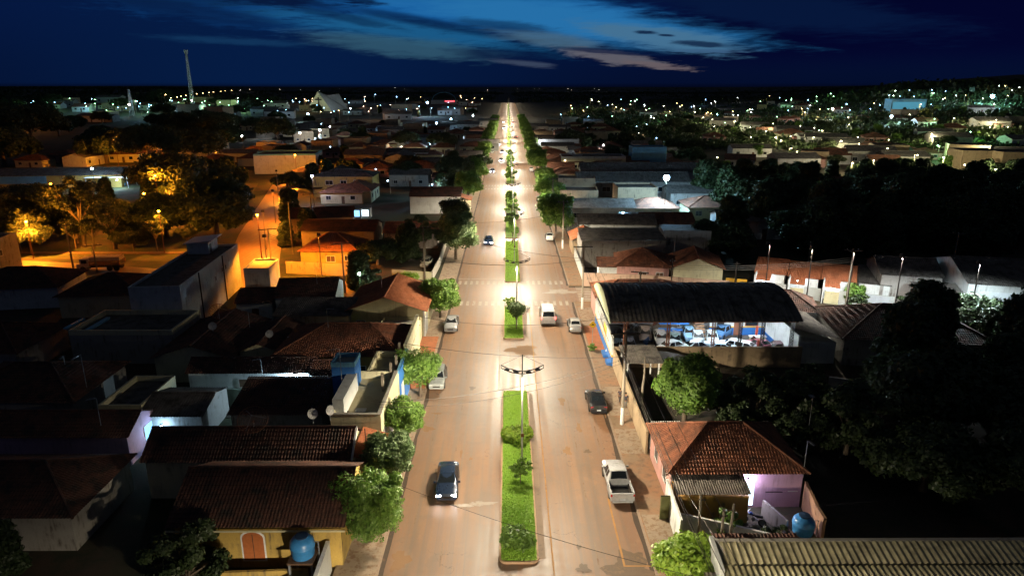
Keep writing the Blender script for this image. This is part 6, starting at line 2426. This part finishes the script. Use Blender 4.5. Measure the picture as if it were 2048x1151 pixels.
bulb('yard_lamp', 'white lamp between the boxy block and the dark hill', *G(1326, 296, 6), 6, .3, (.95, .92, .9), 600, post=True, cat='lamp', base=0)
bulb('porch_lamp', 'green-white porch lamp behind the fifth street tree of the right row', 15.0, 211.5, 3.4, .3, (.8, 1, .6), 500, post=True, cat='lamp', base=0)
for px_, py_, h, c, s_, r_, lb_ in [
        (855, 205, 14, (.35, .65, 1), 1000, .9, 'big blue-white floodlight near the horizon left of the avenue end'), (640, 260, 6, (.7, .88, 1), 800, .5, 'white-blue lamp below the church, right one of a pair'),
        (600, 266, 6, (.7, .85, 1), 600, .4, 'white-blue lamp below the church, left one of a pair'), (616, 228, 7, (.5, .8, 1), 800, .7, 'lamp lighting the foot of the church front'),
        (873, 246, 6, (.4, .7, 1), 700, .45, 'lowest blue lamp of the scattered blue group left of the avenue'), (902, 238, 6, (.45, .75, 1), 760, .5, 'middle blue lamp of the scattered blue group'), (946, 231, 7, (.7, .9, 1), 760, .55, 'brightest white-blue lamp near the avenue at the blue group'),
        (660, 253, 6, (.9, .9, 1), 500, .35, 'small lamp right of the pair below the church'), (528, 250, 8, (.9, .95, 1), 600, .4, 'white street lamp left of the pale warehouse'), (484, 272, 8, (.85, .95, .9), 600, .35, 'forked white street lamp in the far park'),
        (1958, 380, 5, (.35, .65, 1), 1000, .42, 'blue-white glare on the hall at the right edge, mid height'), (1985, 193, 8, (.4, .85, 1), 1000, 1.3, 'cyan-white floodlight group high on the right hillside'), (1783, 233, 7, (.6, .8, 1), 800, .7, 'white-blue lamp below the cyan-lit house on the hillside'),
        (1635, 329, 5, (.8, .9, 1), 700, .35, 'white lamp in the dark under the hillside street'), (1665, 218, 8, (1, .97, .85), 700, .7, 'warm white lamp on the slope over the dark woods'), (1460, 196, 7, (1, .95, .8), 700, .8, None)]:
    if not lb_:
        continue
    X, Y, u = ray(px_, py_)
    # stand the lamp where its head lines up with the slope below it
    t_ = 20
    while CH + u * t_ > terr(X * t_, Y * t_) + h and t_ < 5000:
        t_ += max(.5, t_ * .004)
    bulb('town_lamp', lb_, X * t_, Y * t_, h, r_, c, s_, post=True, cat='lamp')
b = Bld('hall_building', 'long pale hall with an arcade under the blue-white glare at the right', 'building', *G(1915, 405, 0), 26, 12, R(-8))
b.walls(4.2, white_wall).hip(4.2, 2, far_fibre, ov=.5, kind='sheet', pitch=.8, amp=.05)
for k in range(5):
    b.win('front', 1 + k * 4.6, .6, 1.8, 2.4, glass_dark)
x, y, z = GT(1815, 225)
b = Bld('cyan_house', 'house front lit bright cyan on the right hillside', 'house', x - 13, y, 26, 10, z=z)
b.walls(9, blue_light, None).flat(9, blue_light, far_fibre, .5, .3)
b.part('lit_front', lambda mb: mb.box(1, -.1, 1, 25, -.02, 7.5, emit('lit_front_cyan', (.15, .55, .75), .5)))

# church
xc, yc, zc = GT(640, 222)
o = thing('church', 'A-frame church with a dark cross on its lit triangular front', 'church', (xc, yc, zc), R(8))
mb = MB()
s_ = yc / 800
w_, h_ = 13 * s_, 21 * s_
P = [(-w_ * 1.2, 0, 0), (w_, 0, 0), (-.5 * s_, -3 * s_, h_)]
mb.slab([P[0], P[1], P[2]], .3, paint('church_front', (.62, .60, .40), .2))
mb.obj('front_wall', o)
mb = MB()
B_ = [(w_ * .4, 34 * s_, 0), (w_ * 2.2, 34 * s_, 0), (w_ * 1.5, 30 * s_, h_ * .86)]
M2 = (w_ * .55, 14 * s_, h_ * .80)
mb.face([P[1], (w_ * 2.2, 30 * s_, 0), B_[2], M2, P[2]], paint('church_roof', (.46, .48, .46), .3))
mb.face([P[0], P[2], M2, B_[2], B_[0]], MATS['church_roof'])
mb.obj('roof', o)
mb = MB()
cz = h_ * .52
mb.box(-1.1 * s_, -3.2 * s_, cz - 5 * s_, .1 * s_, -2.6 * s_, cz + 4 * s_, dark_hole)
mb.box(-4.0 * s_, -3.2 * s_, cz + .8 * s_, 3.0 * s_, -2.6 * s_, cz + 2.0 * s_, dark_hole)
mb.obj('cross', o)
bulb('church_lamp', 'lamp washing the church front from the ground', xc - 4, yc - 22 * s_, 3, .5, (.95, 1, .8), 900, post=True, base=zc)
bulb('church_lamp', 'lamp washing the right church roof', xc + 36 * s_, yc - 6 * s_, 3, .5, (.8, .95, 1), 900, post=True, base=zc)

# towers
for px_, py_, ptop, lb_ in [(387, 222, 114, 'tall lattice telecom tower with antennas on top'), (265, 232, 184, 'slender shorter mast left of the tall telecom tower')]:
    x, y, z = GT(px_, py_)
    Hh = (py_ - ptop) / 1365 * y * 1.03
    o = thing('telecom_tower', lb_, 'tower', (x, y, z))
    mb = MB()
    n = 22
    tm_ = plain('tower_steel', (.5, .45, .45), .5, .3)
    for k in range(n):
        z0, z1 = Hh * k / n, Hh * (k + 1) / n
        w0, w1 = 1.5 - 1.0 * k / n, 1.5 - 1.0 * (k + 1) / n
        cs = [(-1, -1), (1, -1), (1, 1), (-1, 1)]
        for i in range(4):
            a, b_ = cs[i], cs[(i + 1) % 4]
            mb.tube([(a[0] * w0, a[1] * w0, z0), (a[0] * w1, a[1] * w1, z1)], .22, tm_, 4, False)
            mb.tube([(a[0] * w0, a[1] * w0, z0), (b_[0] * w1, b_[1] * w1, z1)], .12, tm_, 4, False)
    mb.obj('lattice', o)
    if ptop < 150:
        for i in range(3):
            a = i * 2.1
            mb = MB()
            mb.box(1.6 * math.cos(a) - .3, 1.6 * math.sin(a) - .3, Hh - 3.5, 1.6 * math.cos(a) + .3, 1.6 * math.sin(a) + .3, Hh, white_trim)
            mb.obj('antenna_panel', o)
    bulb('tower_lamp', 'lamp at the foot of the %s mast' % ('tall' if ptop < 150 else 'shorter'), x + 6, y - 14, 10, .6, (1, .7, .65), 60, post=True, base=z)

# ------------------------------------------------------------------ far trees
rt = random.Random(33)
gt = 'dark trees filling the blocks and slopes'


def scatter_trees(n, region, s0, s1, label, group, srcs=(dw, dt, pt), top=0):
    for _ in range(n):
        px_, py_ = region(rt)
        x, y, z = GT(px_, py_)
        if -14 < x < 14.5 or y > 3500:
            continue
        k = rt.uniform(s0, s1)
        if top:
            k = min(k, (py_ - top) / (10.5 * 1365 / y))
            if k < .3:
                continue
        place(rt.choice(srcs), label, x, y, k, rt.uniform(0, 6), group)


scatter_trees(110, lambda q: (q.uniform(1400, 2060), q.uniform(345, 520)), .8, 1.25, 'black tree in the unlit woods behind the orange-roofed row houses', 'unlit woods right of the avenue', (dw, dt), 318)
scatter_trees(34, lambda q: (q.uniform(1130, 1420), q.uniform(215, 330)), .5, .9, 'dark tree between the school and the far hillside lamps', 'dark trees around the school')
scatter_trees(90, lambda q: (q.uniform(1150, 2048), q.uniform(185, 345)), .35, .62, 'dark tree among the hillside street lamps', 'hillside trees')
scatter_trees(45, lambda q: (q.uniform(560, 960), q.uniform(200, 400)), .45, .9, 'dark tree among the unlit houses left of the avenue', 'trees in the left blocks')
scatter_trees(45, lambda q: (q.uniform(0, 560), q.uniform(205, 300)), .9, 1.5, 'dim brownish tree in the far left woods', 'far left woods', (pt, dw))

# far treeline: nobody could count it
rng = np.random.default_rng(77)
pts = []
for _ in range(2600):
    px_ = rng.uniform(-60, 2110)
    py_ = rng.choice([rng.uniform(171.5, 178), rng.uniform(176, 205)])
    x, y, z = GT(px_, py_)
    if y < 450 or abs(x) < 24:
        continue
    pts.append((x, y, z))
n0_ = len(pts)
for _ in range(2200):
    px_, py_ = rng.uniform(1130, 2110), rng.uniform(184, 300)
    x, y, z = GT(px_, py_)
    if abs(x) > 30 and y > 230:
        pts.append((x, y, z))
pts = np.array(pts)
Cc = []
for i_, (x, y, z) in enumerate(pts):
    k = 22
    s_ = 5.5 if i_ < n0_ else 2.6
    q = rng.normal(size=(k, 3)) * np.array([1.5, 1.0, .42]) * s_
    q[:, 2] = np.abs(q[:, 2]) + .3
    Cc.append(q + np.array([x, y, z]))
Cc = np.concatenate(Cc)
N = rng.normal(size=Cc.shape) + np.array([0, -.6, .3])
N /= np.linalg.norm(N, axis=1)[:, None]
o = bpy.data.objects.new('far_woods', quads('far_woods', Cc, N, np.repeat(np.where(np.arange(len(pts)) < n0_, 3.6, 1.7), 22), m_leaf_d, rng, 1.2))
col.objects.link(o)
tag(o, 'far dark woods along the horizon', 'woods', kind='stuff')

# ------------------------------------------------------------------ far street lamps, each with its pole
cw, ww, gw = (.30, .62, 1), (1, .66, .26), (.42, 1, .52)
LPROT = {}


def far_lamp(px_, py_, c, s_, label, group, r_=None, h=7.0, dmax=4200):
    X, Y, u = ray(px_, py_)
    t_ = 20
    while CH + u * t_ > terr(X * t_, Y * t_) + h and t_ < dmax:
        t_ += max(.5, t_ * .004)
    x, y = X * t_, Y * t_
    k = (c, s_)
    sc_ = min(2.2, max(1.0, y / 420))
    if k not in LPROT:
        LPROT[k] = bulb('street_lamp', label, x, y, h, .19, c, s_ * 1.3, post=True, cap=26, cat='street lamp', group=group, arm=.8)
        LPROT[k].scale = (sc_,) * 3
        return
    o = copytree(LPROT[k])
    if rt.random() > (.75 if s_ >= 900 else .3):
        for ch in list(o.children):
            if ch.type == 'LIGHT':
                bpy.data.objects.remove(ch)
    o.location = (x, y, terr(x, y))
    o.scale = (sc_, sc_, 1 + (sc_ - 1) * .25)
    o.rotation_euler = (0, 0, rt.uniform(0, 6))
    o['label'] = label
    o['group'] = group


lb1, g1 = 'tiny white street lamp glowing in the far left town', 'far left town lamps'
for _ in range(70):
    q = rt.random()
    px_ = 40 + 520 * q
    py_ = 188 + 16 * rt.random() + 18 * q * rt.random() + (px_ < 330) * rt.uniform(-2, 12) + 6
    far_lamp(px_, py_, gw if rt.random() < .6 else cw, rt.choice([220, 520, 1100]), lb1, g1)
for i in range(13):
    far_lamp(330 + i * 11, 200 - i * 1.45, ww, 260, 'tiny lamp in a straight greenish row climbing the far left slope', 'straight far lamp row')
lb2, g2 = 'tiny white lamp in the centre of the far town', 'far centre town lamps'
for _ in range(52):
    px_ = rt.uniform(560, 985)
    far_lamp(px_, rt.uniform(196, 228), rt.choice([cw, ww, (1, .6, .4)]), rt.choice([180, 420, 900]), lb2, g2)
lb3, g3 = 'tiny white lamp on the far right hillside', 'far hillside lamps'
for _ in range(95):
    px_ = rt.uniform(1140, 2048)
    lo = 200 - max(0, (px_ - 1400)) * .05
    far_lamp(px_, rt.uniform(lo, lo + 38), rt.choice([cw, ww, gw, (.85, .95, 1)]), rt.choice([200, 420, 1000]), lb3, g3)
lb4, g4 = 'warm white lamp along the lit street under the right hill', 'lamps of the lit hillside street'
for px_, py_ in [(1180, 210), (1200, 206), (1225, 212), (1262, 212), (1290, 222), (1330, 215), (1362, 216), (1390, 226), (1422, 240), (1404, 236), (1468, 243), (1500, 255), (1530, 262), (1580, 272), (1625, 275), (1680, 282), (1720, 288), (1775, 280), (1778, 297),
                 (1830, 310), (1862, 268), (1888, 315), (1935, 330), (1972, 300), (1997, 340), (1983, 255), (1996, 240), (1906, 237), (1822, 230), (1545, 248), (1600, 252), (1646, 262)]:
    far_lamp(px_, py_, (1, .93, .55), 1500, lb4, g4, h=6.5)
lb5, g5 = 'tiny lamp far out near the horizon', 'horizon lamps'
for px_ in (790, 810, 975, 1035, 1070, 1079, 1088, 1135, 1143, 1182, 1190, 1198, 1206, 600, 640, 680, 700, 480, 500, 560):
    far_lamp(px_, rt.uniform(176, 182), (1, .9, .75), 900, lb5, g5)
# lamps added on the slanting right street to brighten row houses and hall
for px_, py_, h, lb_ in [(1571, 540, 7, 'white street lamp hanging before the second row house'), (1700, 565, 7, 'white street lamp hanging before the third row house'), (1862, 545, 8, 'white street lamp by the blue-based hall'), (1995, 560, 7, 'street lamp at the right edge lighting the hall tree')]:
    pass
for k, (f_, c, s_) in enumerate([(.12, (1, .93, .8), 250), (.40, (1, .92, .78), 380), (.66, (1, .95, .85), 380), (.95, (.95, .97, 1), 380), (1.38, (.8, .95, 1), 900)]):
    p = A0 + dv * tot * f_ - nv * 8.8
    bulb('street_lamp', ['added tall hooded street lamp before the first row house', 'added tall hooded street lamp before the second row house', 'added street lamp before the third row house', 'added street lamp before the last row house', 'added street lamp lighting the blue-based hall and its tree'][k], p.x, p.y, 10.2, .15, c, s_ * 5, post=True, cat='street lamp', arm=-.2, base=0, deep=True, post_m=steel_dark)

for _ in range(34):
    side_ = rt.random() < .6
    far_lamp(rt.uniform(600, 930) if side_ else rt.uniform(1120, 1330), rt.uniform(238, 370) if side_ else rt.uniform(225, 330), rt.choice([cw, (1, .85, .6), (.45, .75, 1)]), rt.choice([160, 380, 700]),
             'small yard lamp glowing among the dark roofs of the middle blocks', 'yard lamps in the middle blocks', h=4.0)
for _ in range(26):
    far_lamp(rt.uniform(1430, 2048), rt.uniform(225, 345), rt.choice([(1, .93, .55), (1, .8, .5), gw]), rt.choice([500, 1100]), 'lamp glowing between the hillside houses', 'lamps between the hillside houses', h=5)
# lit hillside houses
gh = 'houses along the lit hillside street'
hh_ = [(rt.uniform(1380, 2048), rt.uniform(205, 340)) for _ in range(34)]
for px_, py_ in hh_ + [(1485, 262), (1515, 270), (1560, 283), (1590, 288), (1615, 292), (1650, 295), (1690, 302), (1735, 290), (1770, 305), (1800, 315), (1845, 322), (1900, 330), (1930, 345), (1975, 335), (2010, 350), (2030, 300), (1745, 340), (1640, 330), (1600, 335),
                 (1560, 345), (1700, 330), (1880, 270), (1960, 262), (2020, 255), (1500, 240), (1450, 232), (1420, 255), (1390, 244), (1280, 232), (1240, 226)]:
    x, y, z = GT(px_, py_)
    house(rt.randrange(6), 'pale house beside the lit hillside street', x, y + 3, rt.uniform(-.5, .1), gh, rt.uniform(.9, 1.3))
scatter_trees(60, lambda q: (q.uniform(1450, 2048), q.uniform(225, 345)), .35, .7, 'small lit green tree beside the lit hillside street', 'lit trees of the hillside street', (tr, big))
for i, (px_, py_, lb_) in enumerate([(1590, 392, 'left roof of the lonely dim roof cluster in the dark woods'), (1625, 386, 'middle roof of the lonely dim roof cluster'), (1655, 398, 'right roof of the lonely dim roof cluster')]):
    x, y, z = GT(px_, py_)
    house([1, 0, 3][i], lb_, x, y, -.3, None, 1.0)
bulb('yard_lamp', 'hidden yard lamp over the lonely dim roof cluster', *GT(1622, 402)[:2], 7.5, .12, ww, 420, post=True)
# horizon-side left town houses and warehouses
for i in range(46):
    px_, py_ = rt.uniform(60, 960), rt.uniform(205, 245)
    x, y, z = GT(px_, py_)
    if abs(x) < 18:
        continue
    house(rt.choice([2, 4, 5, 0]), 'pale far building among the lamps of the left and centre town', x, y, rt.uniform(-.2, .2), 'far town buildings', rt.uniform(1.0, 1.7))
b = Bld('arched_hall', 'far hall with a thin arched roof rib near the big blue floodlight', 'building', *G(862, 208, 0), 44, 20)
b.walls(6, white_wall)
b.part('arch', lambda mb: mb.tube([(22 + 20 * math.cos(a), 4, 6 + 13 * math.sin(a)) for a in np.linspace(0, PI, 17)], .5, blue_light, 6))
b.part('lit_sign_band', lambda mb: mb.box(24, -.2, 3.5, 40, -.05, 5.2, emit('sign_red', (1, .06, .08), 5)))
b = Bld('red_sign_shop', 'far shop with a red lit sign left of the big blue floodlight', 'building', *G(795, 218, 0), 26, 14)
b.walls(6, white_wall)
b.part('lit_sign_band', lambda mb: mb.box(3, -.2, 4, 14, -.05, 5.6, MATS['sign_red']))
# a few lit windows in the blocks
for i, (px_, py_, c) in enumerate([(712, 419, lit_blue), (730, 418, lit_cool), (835, 388, lit_cool), (893, 295, lit_cool), (905, 272, lit_cool), (930, 272, lit_cool), (1187, 386, lit_cool), (1340, 372, lit_warm), (848, 355, lit_cool), (985, 258, lit_cool)]):
    x, y = G(px_, py_, 2.2)
    b = Bld('garden_shed', ['small shed glowing blue behind the orange-lit long house', 'small lit shed beside the blue one', 'lit side porch of the white shed', 'blue-lit porch in the left blocks, lower', 'lit shop front in the left blocks, left of two', 'lit shop front in the left blocks, right of two',
                            'small lit window hut left of the pale metal roof', 'orange-lit board under the glaring floodlight', 'lit porch before the white shed', 'bright kerbside shop front far up the left side'][i], 'shed', x - 1.2, y, 2.4, 2.2)
    b.walls(2.4, white_wall).shed((2.5, 2.8), far_fibre, 'y', .2, kind='sheet', pitch=2, amp=0)
    b.part('lit_opening', lambda mb: mb.box(.4, -.04, .5, 2.0, -.003, 2.0, c))

# ------------------------------------------------------------------ render settings
sc.view_settings.view_transform = 'Standard'
sc.view_settings.look = 'None'
sc.view_settings.exposure = 0
sc.view_settings.gamma = 1
sc.cycles.use_denoising = True
sc.cycles.max_bounces = 5
sc.cycles.sample_clamp_indirect = 3
sc.cycles.adaptive_threshold = .006
sc.cycles.denoising_prefilter = 'ACCURATE'
